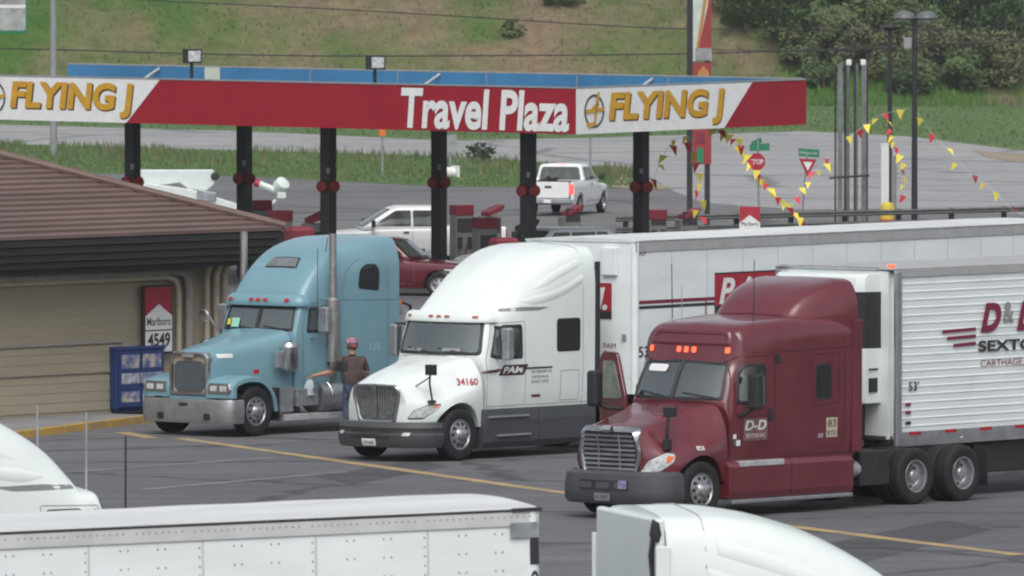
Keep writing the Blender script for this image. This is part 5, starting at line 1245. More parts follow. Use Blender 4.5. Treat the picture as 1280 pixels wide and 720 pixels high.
xa, za = P(1226, 416); _, zc = P(1226, 379); ht = zc-za
rs = lambda o: flat((0, -1.324-o, 0), (1, 0, 0), (0, 0, 1))
def rd(name, m, fn, o=.006):
    mb = MB(); fn(mb, rs(o)); return mb.build(name, M_[m], ree)
rd('lettering', 'maroon_text', lambda mb, mf: text(mb, 'D', mf, xa, za, .62, ht, bold=.05, shear=.3))
rd('lettering', 'grey', lambda mb, mf: text(mb, '&', mf, xa+.68, za+.16, .32, ht*.7, bold=.02))
rd('lettering', 'maroon_text', lambda mb, mf: text(mb, 'D', mf, xa+1.08, za, .62, ht, bold=.05, shear=.3))
x2, z2 = P(1223, 440); rd('lettering', 'dark_text', lambda mb, mf: text(mb, 'SEXTON', mf, x2, z2, 2.1, .2, bold=.03))
x2, z2 = P(1226, 460); rd('lettering', 'maroon_text', lambda mb, mf: text(mb, 'CARTHAGE, MO', mf, x2, z2, 1.75, .14))
for i, (pa, pb) in enumerate((((1178, 415), (1220, 411)), ((1184, 423), (1220, 420)), ((1192, 432), (1220, 429)))):
    a_, b_ = P(*pa), P(*pb); rd('speed_stripe', 'maroon_text', lambda mb, mf: mb.strip([a_, b_], .06, mf, 0, 1))
x2, z2 = P(1136, 489); rd('length_lettering', 'dark_text', lambda mb, mf: text(mb, "53'", mf, x2, z2, .3, .17, bold=.015))
for k, m in ((508, 'maroon_text'), (518, 'maroon_text'), (531, 'dark_text')):
    x2, z2 = P(1132, k); rd('data_plate', m, lambda mb, mf: mb.patch(rrect(x2, z2, x2+.16, z2+.06, .01), mf, 1))
trailer_run(ree, L)
mb = MB(); mb.span((2.5, -1.22, .4), (5.2, -.55, .95)); mb.build('side_box', M_['chassis'], ree, bevel=.02)
mb = MB(); mb.lathe([(0,0),(.24,.03),(.27,.1),(.27,1.2),(.24,1.27),(0,1.3)], (7.2, -.9, .75), (1,0,0), 20); mb.build('fuel_tank', M_['alu'], ree)
mb = MB(); mb.lathe([(0,0),(.1,.01),(.14,.05),(.1,.1),(0,.12)], (2.0, -1.2, 1.02), (0,0,1), 14); mb.build('side_lamp', M_['sign_white'], ree)

# foreground box trailer along the bottom edge
fg = thing('box_trailer', 'white riveted box trailer in the foreground along the bottom left, number on its front corner', 'trailer', (0,0,0), 0)
FA = 201.0
ax = Vector((math.cos(R(FA)), math.sin(R(FA)), 0)); ay = Vector((-ax.y, ax.x, 0)); p = at(682, 637, 4.1)
fg.location = Vector((p.x, p.y, 0.04)) - ay*1.3; fg.rotation_euler = (0, R(1.15), R(FA))
L = 14.6; box_trailer(fg, L, seams=1.22, toprail=.2, rail='rail_pale'); trailer_run(fg, L)
mb = MB()
def rivet(x, z, r_=.014):
    c_ = Vector((x, 1.3, z)); mb.add([c_ + Vector((r_, .0, 0)), c_ + Vector((0, .0, r_)), c_ + Vector((-r_, .0, 0)), c_ + Vector((0, .0, -r_)), c_ + Vector((0, .012, 0))], [(0,1,4),(1,2,4),(2,3,4),(3,0,4)])
for k in range(12):
    x = 1.22*k
    for z in np.arange(2.4, 3.88, .095): rivet(x+.035, z); rivet(x-.035, z) if False else None
    for dx in (.4, .48, .8, .88):
        for z in np.arange(2.5, 3.88, .19): rivet(x+dx, z)
for x in np.arange(.1, L, .07):
    c_z = 4.0; mb.add([Vector((x+a*.012, 1.32, c_z+b*.012)) for a, b in ((1,0),(0,1),(-1,0),(0,-1))] + [Vector((x, 1.328, c_z))], [(0,1,4),(1,2,4),(2,3,4),(3,0,4)]) if int(x/.07) % 9 else None
mb.build('rivets', M_['grey'], fg, kind='stuff')
mb = MB(); mb.span((.02, 1.318, 3.78), (.32, 1.328, 3.94)); mb.build('corner_patch', M_['steel'], fg)
mb = MB(); mb.span((-.03, 1.2, 4.05), (.3, 1.335, 4.085)); mb.build('rail_end', M_['dark_text'], fg)
mb = MB(); mf = flat((.0, 1.326, 0), (-1, 0, 0), (0, 0, 1), (0, 1, 0))
for i, ch in enumerate('1023'): text(mb, ch, mf, -.11, 3.5-.34*i, .1, .28, bold=.004)
mb.build('lettering', M_['dark_text'], fg)

# foreground tractors: same kind as the white one, no lettering
def plain_copy(label):
    root = thing('semi_truck', label, 'truck'); white_tractor(root, False); return root
fr_ = plain_copy('white sleeper truck in the foreground at bottom right, only its roof and rear wall showing')
FR = 195.0; ax = Vector((math.cos(R(FR)), math.sin(R(FR)), 0)); ay = Vector((-ax.y, ax.x, 0))
p = at(818, 652, 3.95)
fr_.location = Vector((p.x, p.y, 0)) - ax*4.1*1.09 - ay*1.1; fr_.rotation_euler = (0, 0, R(FR)); fr_.scale = (1.09, 1, 1)
mb = MB(); mb.span((4.006, -1.16, 1.0), (4.1, 1.16, 3.98)); mb.build('rear_panel', M_['white'], fr_, bevel=.03)
mb = MB(); mb.span((4.1, 1.08, 3.2), (4.12, 1.1, 3.97)); mb.tube([(4.12, 1.14, 3.9), (4.16, 1.16, 3.6), (4.13, 1.15, 3.3)], .018); mb.lathe([(0, 0), (.04, 0), (.06, .08), (.04, .2), (0, .22)], (4.1, 1.14, 3.74), (0, 0, 1), 12); mb.build('torn_seal', M_['chassis'], fr_)
mb = MB(); mb.box((4.13, .45, 3.3), (.06, .24, .05)); mb.box((4.13, .45, 3.1), (.05, .08, .4)); mb.build('work_lamp', M_['steel'], fr_)
fl_ = plain_copy('white sleeper truck at the far left edge behind the foreground trailer, curved roof fairing showing')
for c_ in list(fl_.children):
    if c_.name.startswith('sun_visor'):
        for g_ in list(c_.children): bpy.data.objects.remove(g_)
        bpy.data.objects.remove(c_)
FL = 205.0; ax = Vector((math.cos(R(FL)), math.sin(R(FL)), 0)); ay = Vector((-ax.y, ax.x, 0))
p = at(84, 607, 2.8)
fl_.location = Vector((p.x, p.y, 0)) - ax*1.18 - ay*.3; fl_.rotation_euler = (0, 0, R(FL))
for (px, py, m) in ((47, 507, 'rail'), (108, 516, 'rail'), (157, 545, 'black')):
    q = Matrix.Rotation(-R(FL), 4, 'Z') @ (atY(px, 612, fl_.location.y - .5) - fl_.location); q2 = Matrix.Rotation(-R(FL), 4, 'Z') @ (atY(px, py, fl_.location.y - .5) - fl_.location)
    mb = MB(); base = Vector((q.x, q.y, 1.75)); mb.tube([base, q, q2], .016 if m != 'black' else .014, 6); mb.build('antenna', M_[m], fl_)

# ================================================================== PICKUPS, CARS
M_['car_white'] = mat('white car paint', (0.75, 0.77, 0.78), 0.3, coat=.5, var=.03)
M_['car_red'] = mat('dark red car paint', (0.1, 0.006, 0.016), 0.25, coat=.7, var=.05)
def car(root, paint, kind):
    """x rearward from the front axle, near side y < 0"""
    W = {'pickup': 1.0, 'sedan': .9, 'wagon': .95}[kind]; r = {'pickup': .4, 'sedan': .33, 'wagon': .37}[kind]
    wb = {'pickup': 3.7, 'sedan': 2.75, 'wagon': 2.95}[kind]; nose = -.92; tail = wb + {'pickup': 1.15, 'sedan': 1.0, 'wagon': .95}[kind]
    hz = {'pickup': 1.15, 'sedan': .88, 'wagon': 1.05}[kind]; rz = {'pickup': 1.92, 'sedan': 1.45, 'wagon': 1.78}[kind]; gz = {'pickup': .38, 'sedan': .2, 'wagon': .25}[kind]
    m = MB(); a1 = arch_fn(r+.09, 0, r, W*.55); a2 = arch_fn(r+.09, wb, r, W*.55)
    sec = lambda w_, z1, z0=gz: [(w_*.93, z0), (w_*.99, z0+(z1-z0)*.3), (w_, z0+(z1-z0)*.62), (w_*.975, z1-.1), (w_*.93, z1-.03), (w_*.8, z1), (0, z1+.03)]
    belt = hz + {'pickup': .12, 'sedan': .08, 'wagon': .1}[kind]; bedtop = 1.3
    st = [(nose, .12, sec(W*.9, hz-.22, gz+.05)), (nose+.08, .12, sec(W*.96, hz-.1)), (nose+.35, .06, sec(W, hz-.03)), (.2, 0, sec(W, hz+.02)), (.85, 0, sec(W, belt-.04)), (1.1, 0, sec(W, belt))]
    if kind == 'pickup': st += [(2.9, 0, sec(W, belt+.02)), (3.0, 0, sec(W, bedtop-.55)) ] ; 
    else: st += [(wb+.2, 0, sec(W, belt+.02)), (tail-.3, .0, sec(W, belt)), (tail-.05, -.08, sec(W*.95, belt-.08)), (tail, -.1, sec(W*.9, belt-.2, gz+.08))]
    if kind == 'pickup': st = st[:-1] + [(3.0, 0, sec(W, belt+.02))]
    m.skin(st, 5, 4, arch=lambda x, y: max(a1(x, y), a2(x, y))); body = m.build('body', paint, root, sharp=45)
    cabr = {'pickup': (.62, 1.62, 2.85, 3.0), 'sedan': (.7, 1.5, 2.6, 3.35), 'wagon': (.8, 1.5, 3.4, 3.75)}[kind]
    g = MB(); cs = lambda wt, z: [(W*.95, belt-.05), (W*.94, belt+.05), (W*.94 - (W*.94-wt)*.5, belt+(z-belt)*.5), (wt+.02, z-.09), (wt-.02, z-.03), (wt-.12, z), (0, z+.03)]
    xa, xb, xc, xd = cabr
    g.skin([(xa, .12, cs(W*.92, belt+.03)), (xa+(xb-xa)*.5, .1, cs(W*.86, belt+(rz-belt)*.55)), (xb-.05, .08, cs(W*.8, rz-.05)), (xb+.2, .03, cs(W*.8, rz)), (xc-.1, 0, cs(W*.8, rz)), (xc+.02, 0, cs(W*.8, rz-.04)), (xc+(xd-xc)*.6, 0, cs(W*.85, belt+(rz-belt)*.45)), (xd, 0, cs(W*.92, belt+.03))], 5, 4)
    cv = g.bvh(); g.build('cab', paint, root, sharp=45)
    zt = rz-.14; zb_ = belt+.07
    glass(root, cv, 0, [(-W*.84, zb_), (W*.84, zb_), (W*.7, zt+.04), (-W*.7, zt+.04)], 'windshield', .08, .02, 'windshield', .012)
    glass(root, cv, 180, [(-W*.78, zb_+.02), (W*.78, zb_+.02), (W*.68, zt), (-W*.68, zt)], 'rear_window', .08, .03, 'glass_pale', .012)
    dmid = {'pickup': 2.12, 'sedan': 1.95, 'wagon': 2.05}[kind]
    for s in (1, -1):
        q = (lambda o: o) if s > 0 else mir
        glass(root, cv, 90*s, q([(xa+.25+.12, zb_), (dmid-.05, zb_), (dmid-.05, zt), (xb+.02, zt)]), 'door_window', .05, .02, 'glass_pale', .01)
        if kind == 'sedan': glass(root, cv, 90*s, q([(dmid+.05, zb_), (xd-.35, zb_), (xc+.1, zt-.02), (dmid+.05, zt)]), 'door_window', .05, .02, 'glass_pale', .01)
        else: glass(root, cv, 90*s, q([(dmid+.05, zb_), (min(xc-.12, 2.85), zb_), (min(xc-.12, 2.85), zt), (dmid+.05, zt)]), 'door_window', .05, .02, 'glass_pale', .01)
        if kind == 'wagon': glass(root, cv, 90*s, q([(2.92, zb_), (3.4, zb_), (3.25, zt), (2.92, zt)]), 'rear_side_window', .05, .02, 'glass_pale', .01)
        bv = m.bvh()
        decal(root, bv, 90*s, 'door_seam', 'seam', lambda mb, mf: [mb.strip(q(l), .012, mf, 0, 6) for l in ([(.72, gz+.15), (.72, belt-.06)], [(dmid, gz+.15), (dmid, belt-.06)], [(.72, gz+.15), (2.9, gz+.15)])], .004)
        mb = MB(); mb.box((dmid-.18, s*(W+.01), belt-.12), (.16, .03, .045)); mb.build('door_handle', M_['black'], root, bevel=.01)
        mb = MB(); mb.box((xa+.35, s*(W+.14), belt+.14), (.1, .24, .22)); mb.build('mirror', M_['black'], root, bevel=.03)
        wheel(root, 0, s*(W-.12), s, 'car', r, .24, r*.62); wheel(root, wb, s*(W-.12), s, 'car', r, .24, r*.62)
        mb = MB(); mb.patch([(s*u, z) for u, z in pround([(-.1+W*.5, hz-.42), (.35+W*.4, hz-.38), (.42+W*.4, hz-.2), (-.05+W*.5, hz-.22)], .04)], rmap(bv, 25*s, .012), 3); mb.build('headlight', M_['lens'], root)
    mb = MB(); mb.patch(rrect(-.5, hz-.48, .5, hz-.2, .05), rmap(m.bvh(), 0, .01), 3); mb.build('grille', M_['chassis'], root)
    mb = MB(); sweep(mb, smooth_path([(-.55, -W*.98), (nose-.02, -W*.8), (nose-.1, 0), (nose-.02, W*.8), (-.55, W*.98)], 4), [(-.08, gz+.03), (.02, gz+.03), (.04, gz+.25), (-.08, gz+.27)]); mb.build('bumper', M_['grey'] if kind == 'pickup' else paint, root)
    if kind == 'pickup':
        # open bed
        mb = MB(); b0, b1 = 3.04, tail
        for s in (-1, 1):
            mb2 = MB(); rings = []
            for x in np.linspace(b0, b1-.02, 24):
                zlow = max(gz+.05, a2(x, 1)); rings.append([Vector((x, s*.93*W, zlow)), Vector((x, s*W, max(.75, zlow))), Vector((x, s*W, 1.0 if zlow < 1 else zlow)), Vector((x, s*.97*W, bedtop-.04)), Vector((x, s*.95*W, bedtop)), Vector((x, s*.86*W, bedtop)), Vector((x, s*.86*W, .8)), Vector((x, s*.86*W, max(.75, .75)))])
            mb2.loft(rings, True, (True, True)); mb2.build('bed_side', paint, root, sharp=40)
            mb3 = MB(); mb3.box((b1-.01, s*.9*W, 1.02), (.06, .17, .36)); mb3.build('tail_lamp', M_['brake'] if root.get('lit') else M_['red_lens'], root, bevel=.02)
        mb.span((b0, -.86*W, .7), (b1-.05, .86*W, .78)); mb.span((b0, -.86*W, .78), (b0+.04, .86*W, bedtop)); mb.build('bed_floor', M_['grey_plastic'], root)
        mb = MB(); mb.span((b1-.06, -.8*W, .68), (b1, .8*W, bedtop-.01)); tg = mb.build('tailgate', paint, root, bevel=.02)
        mb = MB(); mb.box((b1+.005, 0, 1.1), (.02, .26, .08)); mb.build('handle', M_['black'], tg)
        mb = MB(); mb.span((b1, -.95*W, .48), (b1+.14, .95*W, .66)); rb = mb.build('rear_bumper', M_['steel'], root, bevel=.03)
        mb = MB(); mb.box((b1+.143, 0, .57), (.01, .3, .13)); mb.build('number_plate', M_['sign_white'], rb)
        mb = MB(); mb.box((xc-.02, 0, rz-.02), (.06, .34, .06)); mb.build('brake_lamp', M_['brake'] if root.get('lit') else M_['red_lens'], root, bevel=.01)
    else:
        for s in (-1, 1):
            mb = MB(); mb.box((tail-.06, s*.74*W, belt-.25), (.1, .3, .16)); mb.build('tail_lamp', M_['red_lens'], root, bevel=.03)
M_['glass_pale'] = mat('pale reflecting window', (0.03, 0.038, 0.036), 0.05, spec=.8, c2=(0.1, 0.12, 0.115), scale=2.5)
def car_at(px, py, a, kind, paint, name, label, cat, lit=False, side=-1, lx=0):
    p = at(px, py); ax = Vector((math.cos(R(a)), math.sin(R(a)), 0)); ay = Vector((-ax.y, ax.x, 0))
    o = thing(name, label, cat, p - ay*side*.95 - ax*lx, a)
    if lit: o['lit'] = True
    car(o, paint, kind)
    if 'lit' in o: del o['lit']
    return o
car_at(424, 338, 8, 'pickup', M_['car_white'], 'pickup_truck', 'white pickup truck refuelling under the canopy, seen from its side', 'pickup').scale = (1.04, 1.04, .99)
pk = car_at(755, 266, 256, 'pickup', M_['car_white'], 'pickup_truck', 'white pickup truck driving away with red brake lamps lit beyond the canopy', 'pickup', True, side=1)
pk.scale = (.95, .95, .95)
mb = MB(); mb.tube([(3.6, -.3, .85), (3.8, .0, 1.4), (4.2, .2, 1.25)], .05); mb.tube([(3.9, -.4, 1.35), (4.3, .3, 1.42)], .04); mb.lathe([(.12,0),(.22,.03),(.22,.07),(.12,.1)], (4.1, -.2, 1.28), (.3, 1, .2), 14); mb.box((3.9, -.35, 1.1), (.5, .4, .5))
o = mb.build('bed_load', M_['chassis'], None); o.parent = pk
car_at(548, 371, 162, 'wagon', M_['car_red'], 'car', 'dark red car with pale windows parked between the blue and the white truck cabs', 'car', side=1).scale = (1, 1, .9)
car_at(640, 366, 32, 'wagon', M_['car_white'], 'car', 'white wagon mostly hidden behind the trailer, only roof and windows showing', 'car')

# bucket lift truck beyond the store roof
M_['lift_white'] = mat('white lift paint', (0.62, 0.68, 0.67), 0.4, var=.06)
bp = at(262, 292)
lift = thing('bucket_truck', 'white bucket truck with folded boom and raised bucket behind the store roof', 'truck', bp, 0)
s_ = bp.y/12000
q = lambda px, py, dy=0: Vector(((px-640)*(bp.y+dy)/12000 - bp.x, dy, CAMH - (py+80)*(bp.y+dy)/12000))
def slab(name, pts, y0, y1, m, parent):
    mb = MB(); mb.prism([q(x, y, 0) + Vector((0, y0, 0)) for x, y in pts], (0, y1-y0, 0)); return mb.build(name, m, parent, bevel=.03)
slab('boom_cover', [(168, 212), (266, 212), (270, 219), (268, 230), (258, 238), (236, 236), (225, 228), (180, 234), (160, 232)], -.35, .35, M_['lift_white'], lift)
slab('boom', [(172, 232), (184, 228), (240, 236), (300, 255), (298, 264), (240, 256), (178, 244)], -.72, -.38, M_['lift_white'], lift)
slab('boom_joint', [(247, 236), (272, 240), (270, 251), (247, 250)], -.8, -.73, M_['steel'], lift)
mb = MB(); mb.cyl(q(269, 220) + Vector((0, -.4, 0)), q(269, 220) + Vector((0, .4, 0)), .14); mb.build('hinge', M_['black'], lift)
mb = MB(); mb.cyl(q(322, 229), q(344, 238), .12); mb.build('bucket_arm', M_['lift_white'], lift)
mb = MB(); mb.cyl(q(318, 228), q(324, 230), .13); mb.build('arm_cuff', M_['sign_red'], lift)
mb = MB(); c_ = q(350, 233); mb.lathe([(0, -.25), (.2, -.22), (.26, 0), (.24, .22), (.14, .26), (0, .26)], c_, (.5, -.6, .6), 18); mb.build('bucket', M_['lift_white'], lift)
mb = MB(); mb.box(q(352, 244) + Vector((0, 0, 0)), (.3, .4, .22)); mb.build('bucket_bracket', M_['lift_white'], lift, bevel=.03)
mb = MB(); mb.span(q(150, 285) + Vector((0, -1.1, 0)), q(310, 268) + Vector((0, 1.1, 0))); mb.span(q(120, 288) + Vector((0, -1, 0)), q(150, 262) + Vector((0, 1, 0))); mb.build('body', M_['lift_white'], lift, bevel=.04)
mb = MB(); mb.cyl(q(178, 272), q(178, 236), .3); mb.cyl(q(300, 292), q(345, 250), .06); mb.cyl(q(232, 268), q(250, 248), .06); mb.build('pedestal', M_['lift_white'], lift)
for px in (140, 280):
    for s in (-1, 1): wheel(lift, q(px, 0).x, s*.95, s, 'car', .4, .24, .4*.62)

# ================================================================== PUMPS AND SMALL THINGS UNDER THE CANOPY
M_['pump_red'] = mat('dull pump red', (0.17, 0.012, 0.025), .5, var=.15)
M_['pump_grey'] = mat('pump grey', (0.16, 0.16, 0.15), 0.55, var=.15)
def pump(px, ptop, sD, label, flag=True, box_top=True):
    D = 12000/sD; z = 2.35
    p = atY(px, ptop, D); p.z = 0
    o = thing('fuel_pump', label, 'fuel pump', p, 25, 'fuel pumps under the canopy'); o.scale = (.82, .82, 1); H = atY(px, ptop, D).z
    mb = MB(); mb.span((-.36, -.28, .15), (.36, .28, H-.3)); mb.build('body', M_['pump_grey'], o, bevel=.03)
    mb = MB(); mb.span((-.6, -.4, 0), (.6, .4, .15)); mb.build('plinth', M_['concrete'], o)
    mb = MB(); mb.span((-.3, -.3, 1.2), (.3, -.285, 1.6)); mb.build('screen', M_['dark_text'], o)
    mb = MB(); mb.span((-.3, -.31, .7), (-.1, -.285, 1.05)); mb.span((.1, -.31, .7), (.3, -.285, 1.05)); mb.tube([(-.2, -.32, 1.0), (-.3, -.45, .6), (-.1, -.45, .4), (.1, -.32, .9)], .02); mb.build('nozzle', M_['black'], o)
    mb = MB()
    if flag: mb.prism([Vector((x, -.34, zz)) for x, zz in ((-.2, H-.3), (.36, H-.12), (.44, H-.04), (.44, H+.06), (.36, H+.04), (-.2, H-.16))], (0, .68, 0))
    else: mb.span((-.36, -.31, H-.3), (.36, .31, H))
    mb.build('red_topper', M_['pump_red'], o, bevel=.02)
    return o
pump(577, 256, 42.0, 'tall grey fuel pump with flat red top right of the column before the white pickup', False)
pump(712, 258, 40.5, 'red topped fuel pump half hidden behind the front canopy column near the moving pickup', True)
pump(612, 258, 42.0, 'fuel pump with red slanted top between two columns right of the white pickup', True)
pump(606, 272, 44.5, 'low red boxed fuel pump in front of the slanted top pump', False)
pump(655, 276, 44.0, 'fuel pump with red slanted top just left of the front column', True)
pump(819, 262, 41.0, 'red topped fuel pump beside the right hand rear column', False)
pump(858, 262, 41.0, 'rightmost fuel pump with slanted red top near the pylon sign', True)
pump(325, 250, 42.0, 'red topped fuel pump behind the right end of the store roof', False)
pump(350, 263, 44.0, 'fuel pump with red box top at the corner of the store roof', False)
pump(392, 266, 44.0, 'fuel pump with slanted red top directly left of the blue truck stack', True)
def bin_(px, py, s, label):
    p = atY(px, py, 12000/s); b_ = Vector((p.x, p.y, 0)); H = p.z
    o = thing('litter_bin', label, 'bin', b_, 20, 'litter bins at the pumps')
    mb = MB(); mb.loft([[Vector((x*k, y*k, z)) for x, y in ((-.3,-.3),(.3,-.3),(.3,.3),(-.3,.3))] for k, z in ((.9, 0), (1, H*.75))], True, (True, True), 0, False); mb.build('body', M_['pump_grey'], o, bevel=.02)
    mb = MB(); mb.loft([[Vector((x*k, y*k, z)) for x, y in ((-.33,-.33),(.33,-.33),(.33,.33),(-.33,.33))] for k, z in ((1, H*.75), (1, H*.95), (.8, H))], True, (True, True), 0, False); mb.build('lid', M_['pump_red'], o, bevel=.02)
bin_(630, 297, 46, 'red lidded litter bin above the white truck roof')
bin_(374, 283, 46, 'red lidded litter bin left of the blue truck roof')
for i, (px, py, lab) in enumerate(((596, 296, 'grey squeegee bucket stand between pump and column'), )):
    pass
# advertising topper by the guardrail
p = at(937, 300); tp = thing('advert_board', 'small red and white cigarette advert board standing before the guardrail', 'sign', p, 5)
k = 12000/p.y; zz = lambda y: CAMH - (y+80)/k
hw = 13/k; mb = MB(); mb.span((-hw, -.05, zz(300)), (hw, .05, zz(258))); mb.build('frame', M_['sign_white'], tp)
mb = MB(); mb.prism([Vector((x*hw, -.056, z)) for x, z in ((-1, zz(258)), (1, zz(258)), (1, zz(278)), (0, zz(268)), (-1, zz(278)))], (0, -.01, 0)); mb.build('red_panel', M_['sign_red'], tp)
mb = MB(); text(mb, 'Marlboro', flat((0, -.06, 0), (1,0,0), (0,0,1), (0,-1,0), .006), -hw*.8, zz(282), hw*1.6, zz(278)-zz(283)); mb.build('lettering', M_['dark_text'], tp)

# ================================================================== SIGNS, POLES, WIRES
def upright(px, ytop, ybase):                        # base point, pixels per metre, height
    b_ = at(px, ybase); k = 12000/b_.y; return b_, k, CAMH - (ytop+80)/k
# pylon sign
b_, k, H = upright(874, -40, 296)
py_ = thing('pylon_sign', 'tall two legged roadside price sign in red and white rising behind the canopy', 'sign', b_, 0)
zz = lambda y: CAMH - (y+80)/k
xx = lambda x: (x-874)/k
for px, w_, top in ((862, 3.6, -40), (884, 3.4, 60)):
    mb = MB(); mb.span((xx(px-w_), -.1, 0), (xx(px+w_), .1, zz(top))); mb.build('leg', M_['black'], py_)
M_['sign_orange'] = mat('sign orange', (0.42, 0.2, 0.06), .5); M_['sign_red2'] = mat('weathered sign red', (0.27, 0.03, 0.03), .5, var=.1)
M_['sign_face'] = mat('pale sign face', (0.5, 0.56, 0.5), .5, var=.1)
def pan(pts, m, name='panel', y=-.16, d=.2):
    mb = MB(); mb.prism([Vector((xx(x), y, zz(yy))) for x, yy in pts], (0, d, 0)); return mb.build(name, M_[m], py_)
pan([(866, -40), (889, -40), (889, 76), (866, 76)], 'sign_face', y=-.14)
pan([(889, -30), (889, 60), (873, 60), (876, 45), (884, 10)], 'sign_red2', y=-.17, d=.02)
pan([(882, -20), (886, -20), (876, 45), (873, 60), (870, 60)], 'sign_orange', y=-.168, d=.02)
pan([(869, 60), (888, 60), (888, 75), (869, 75)], 'grey', y=-.19, d=.04)
pan([(866, 78), (889, 78), (889, 205), (866, 205)], 'sign_red2', y=-.14)
pan([(872, 97), (872, 90), (879, 82), (886, 90), (886, 97)], 'sign_orange', y=-.17, d=.02)
pan([(871, 185), (879, 185), (879, 203), (871, 203)], 'green_sign', y=-.17, d=.02)
pan([(871, 165), (880, 165), (880, 178), (871, 178)], 'maroon_text', y=-.17, d=.02)

# steel columns standing in a cluster (sign structure under construction)
b_, k, H = upright(1064, 80, 292); st_ = thing('steel_column_cluster', 'cluster of tall bare steel columns tied by a cross bar, right of the yield sign', 'structure', b_, 0)
zz = lambda y: CAMH - (y+80)/k; xx = lambda x: (x-1064)/k
for i, (x, w_, top, dy, m) in enumerate(((1044.5, 1.2, 80, .3, 'chassis'), (1050, 3.6, 80, 0, 'steel'), (1057, 1.6, 82, .6, 'chassis'), (1061, 2.2, 78, .9, 'steel'), (1068, 1.6, 83, -.3, 'chassis'), (1072, 1.3, 80, .7, 'steel'), (1080, 3.6, 76, .2, 'steel'), (1084.5, 1.2, 82, .5, 'chassis'))):
    mb = MB(); w_ *= .85; mb.span((xx(x-w_), dy-w_/k, 0), (xx(x+w_), dy+w_/k, zz(top))); mb.build('column', M_['dark_steel' if m == 'steel' else m], st_)
mb = MB(); mb.cyl((xx(1036), -.4, zz(222)), (xx(1086), -.2, zz(219)), .035); mb.build('cross_bar', M_['chassis'], st_)
for x in (1061, 1079):
    mb = MB(); mb.box((xx(x), .2, zz(78)), (.18, .18, .2)); mb.build('cap', M_['sign_white'], st_, bevel=.03)

# lamp posts
b_, k, H = upright(1143, 22, 289); lp = thing('lamp_post', 'tall black lamp post with two round hooded heads, right of the steel columns', 'street lamp', b_, 0)
mb = MB(); mb.cyl((0,0,0), (0,0,H), 4/k, 3/k, 14); mb.build('pole', M_['black'], lp)
for s in (-1, 1):
    mb = MB(); c_ = Vector((s*15/k if s > 0 else -13/k, 0, H+.02)); mb.lathe([(0, -.1), (12/k, -.1), (14/k, -.03), (12/k, .1), (6/k, .19), (0, .22)], c_, (0,0,1), 24); mb.cyl((0,0,H-.02), c_, .05); hd = mb.build('lamp_head', M_['lamp_hood'], lp)
    mb = MB(); mb.lathe([(0, -.13), (10/k, -.13), (11/k, -.1), (0, -.1)], c_, (0,0,1), 20); mb.build('lamp_glass', M_['lens'], hd)
mb = MB(); mb.box((-9/k, -.05, H-(50-18)/k), (10/k, .3, 14/k)); mb.cyl((-9/k, 0, H-(50-18)/k), (0, 0, H-(50-18)/k), .03); mb.build('camera_box', M_['grey'], lp, bevel=.03)
b_, k, H = upright(1112, 34, 285); lp2 = thing('lamp_post', 'slimmer black lamp post with one small head, rising from a white post', 'street lamp', b_, 0)
mb = MB(); mb.cyl((0,0,0), (0,0,H), 3.4/k, 2.4/k, 14); mb.build('pole', M_['black'], lp2)
mb = MB(); mb.lathe([(0, -.1), (.2, -.1), (.26, 0), (.14, .16), (0, .18)], (0, 0, H), (0,0,1), 18); mb.build('lamp_head', M_['chassis'], lp2)
mb = MB(); mb.cyl((5/k, -.1, 0), (5/k, -.1, CAMH-(195+80)/k), 3.4/k, n=12); mb.build('base_sleeve', M_['grey'], lp2)
b_, k, H = upright(1106, 181, 287); wp = thing('white_post', 'square white post at the foot of the slimmer lamp post', 'post', b_, 0)
mb = MB(); mb.span((-5/k, -5/k, 0), (5/k, 5/k, H)); mb.build('shaft', M_['sign_white'], wp, bevel=.02)
mb = MB(); mb.box((0, 0, H+.02), (11/k, 11/k, .05)); mb.build('cap', M_['sign_white'], wp, bevel=.01)
b_, k, H = upright(1109, 252, 288); yb = thing('yellow_barrier', 'yellow wrapped barrier post at the guardrail below the white post', 'bollard', b_, 0)
mb = MB(); mb.lathe([(9/k, 0), (9/k, H*.4), (8/k, H*.6), (9/k, H*.8), (7/k, H*.95), (0, H)], (0,0,0), (0,0,1), 12); mb.build('body', M_['yellow'], yb)
for z in (.3, .6):
    mb = MB(); mb.lathe([(9.3/k, H*z), (9.3/k, H*(z+.1))], (0,0,0), (0,0,1), 12); mb.build('band', M_['amber'], yb)

# road signs
b_, k, H = upright(1001, 208, 290); ys_ = thing('yield_sign', 'red edged triangular yield sign under a green street name blade', 'road sign', b_, 0)
top = CAMH-(208+80)/k; hx = lambda x: (x-1001)/k; zz = lambda y: CAMH - (y+80)/k
mb = MB(); mb.tube([(hx(1001), .05, 0), (hx(1009), .05, zz(190))], .035, 8); mb.build('post', M_['steel'], ys_)
tri = [(998.5, 198), (1021, 199), (1009.5, 221)]
mb = MB(); mb.prism([Vector((hx(x), 0, zz(y))) for x, y in tri], (0, .02, 0)); pl_ = mb.build('plate', M_['sign_red'], ys_)
cx_, cy_ = 1009.7, 206.0
mb = MB(); mb.prism([Vector((hx(cx_+(x-cx_)*.5), -.006, zz(cy_+(y-cy_)*.5))) for x, y in tri], (0, .005, 0)); mb.build('white_field', M_['sign_white'], pl_)
mb = MB(); mb.prism([Vector((hx(x), .03, zz(y))) for x, y in ((998, 185), (1024, 187), (1024, 197), (998, 195))], (0, .02, 0)); nb = mb.build('name_blade', M_['green_sign'], ys_)
mb = MB(); text(mb, 'N Airport Rd', flat((hx(1000), .022, zz(193)), (1,0,-.07), (0,0,1), (0,-1,0)), 0, 0, 21/k, 4.5/k); mb.build('lettering', M_['sign_white'], nb)
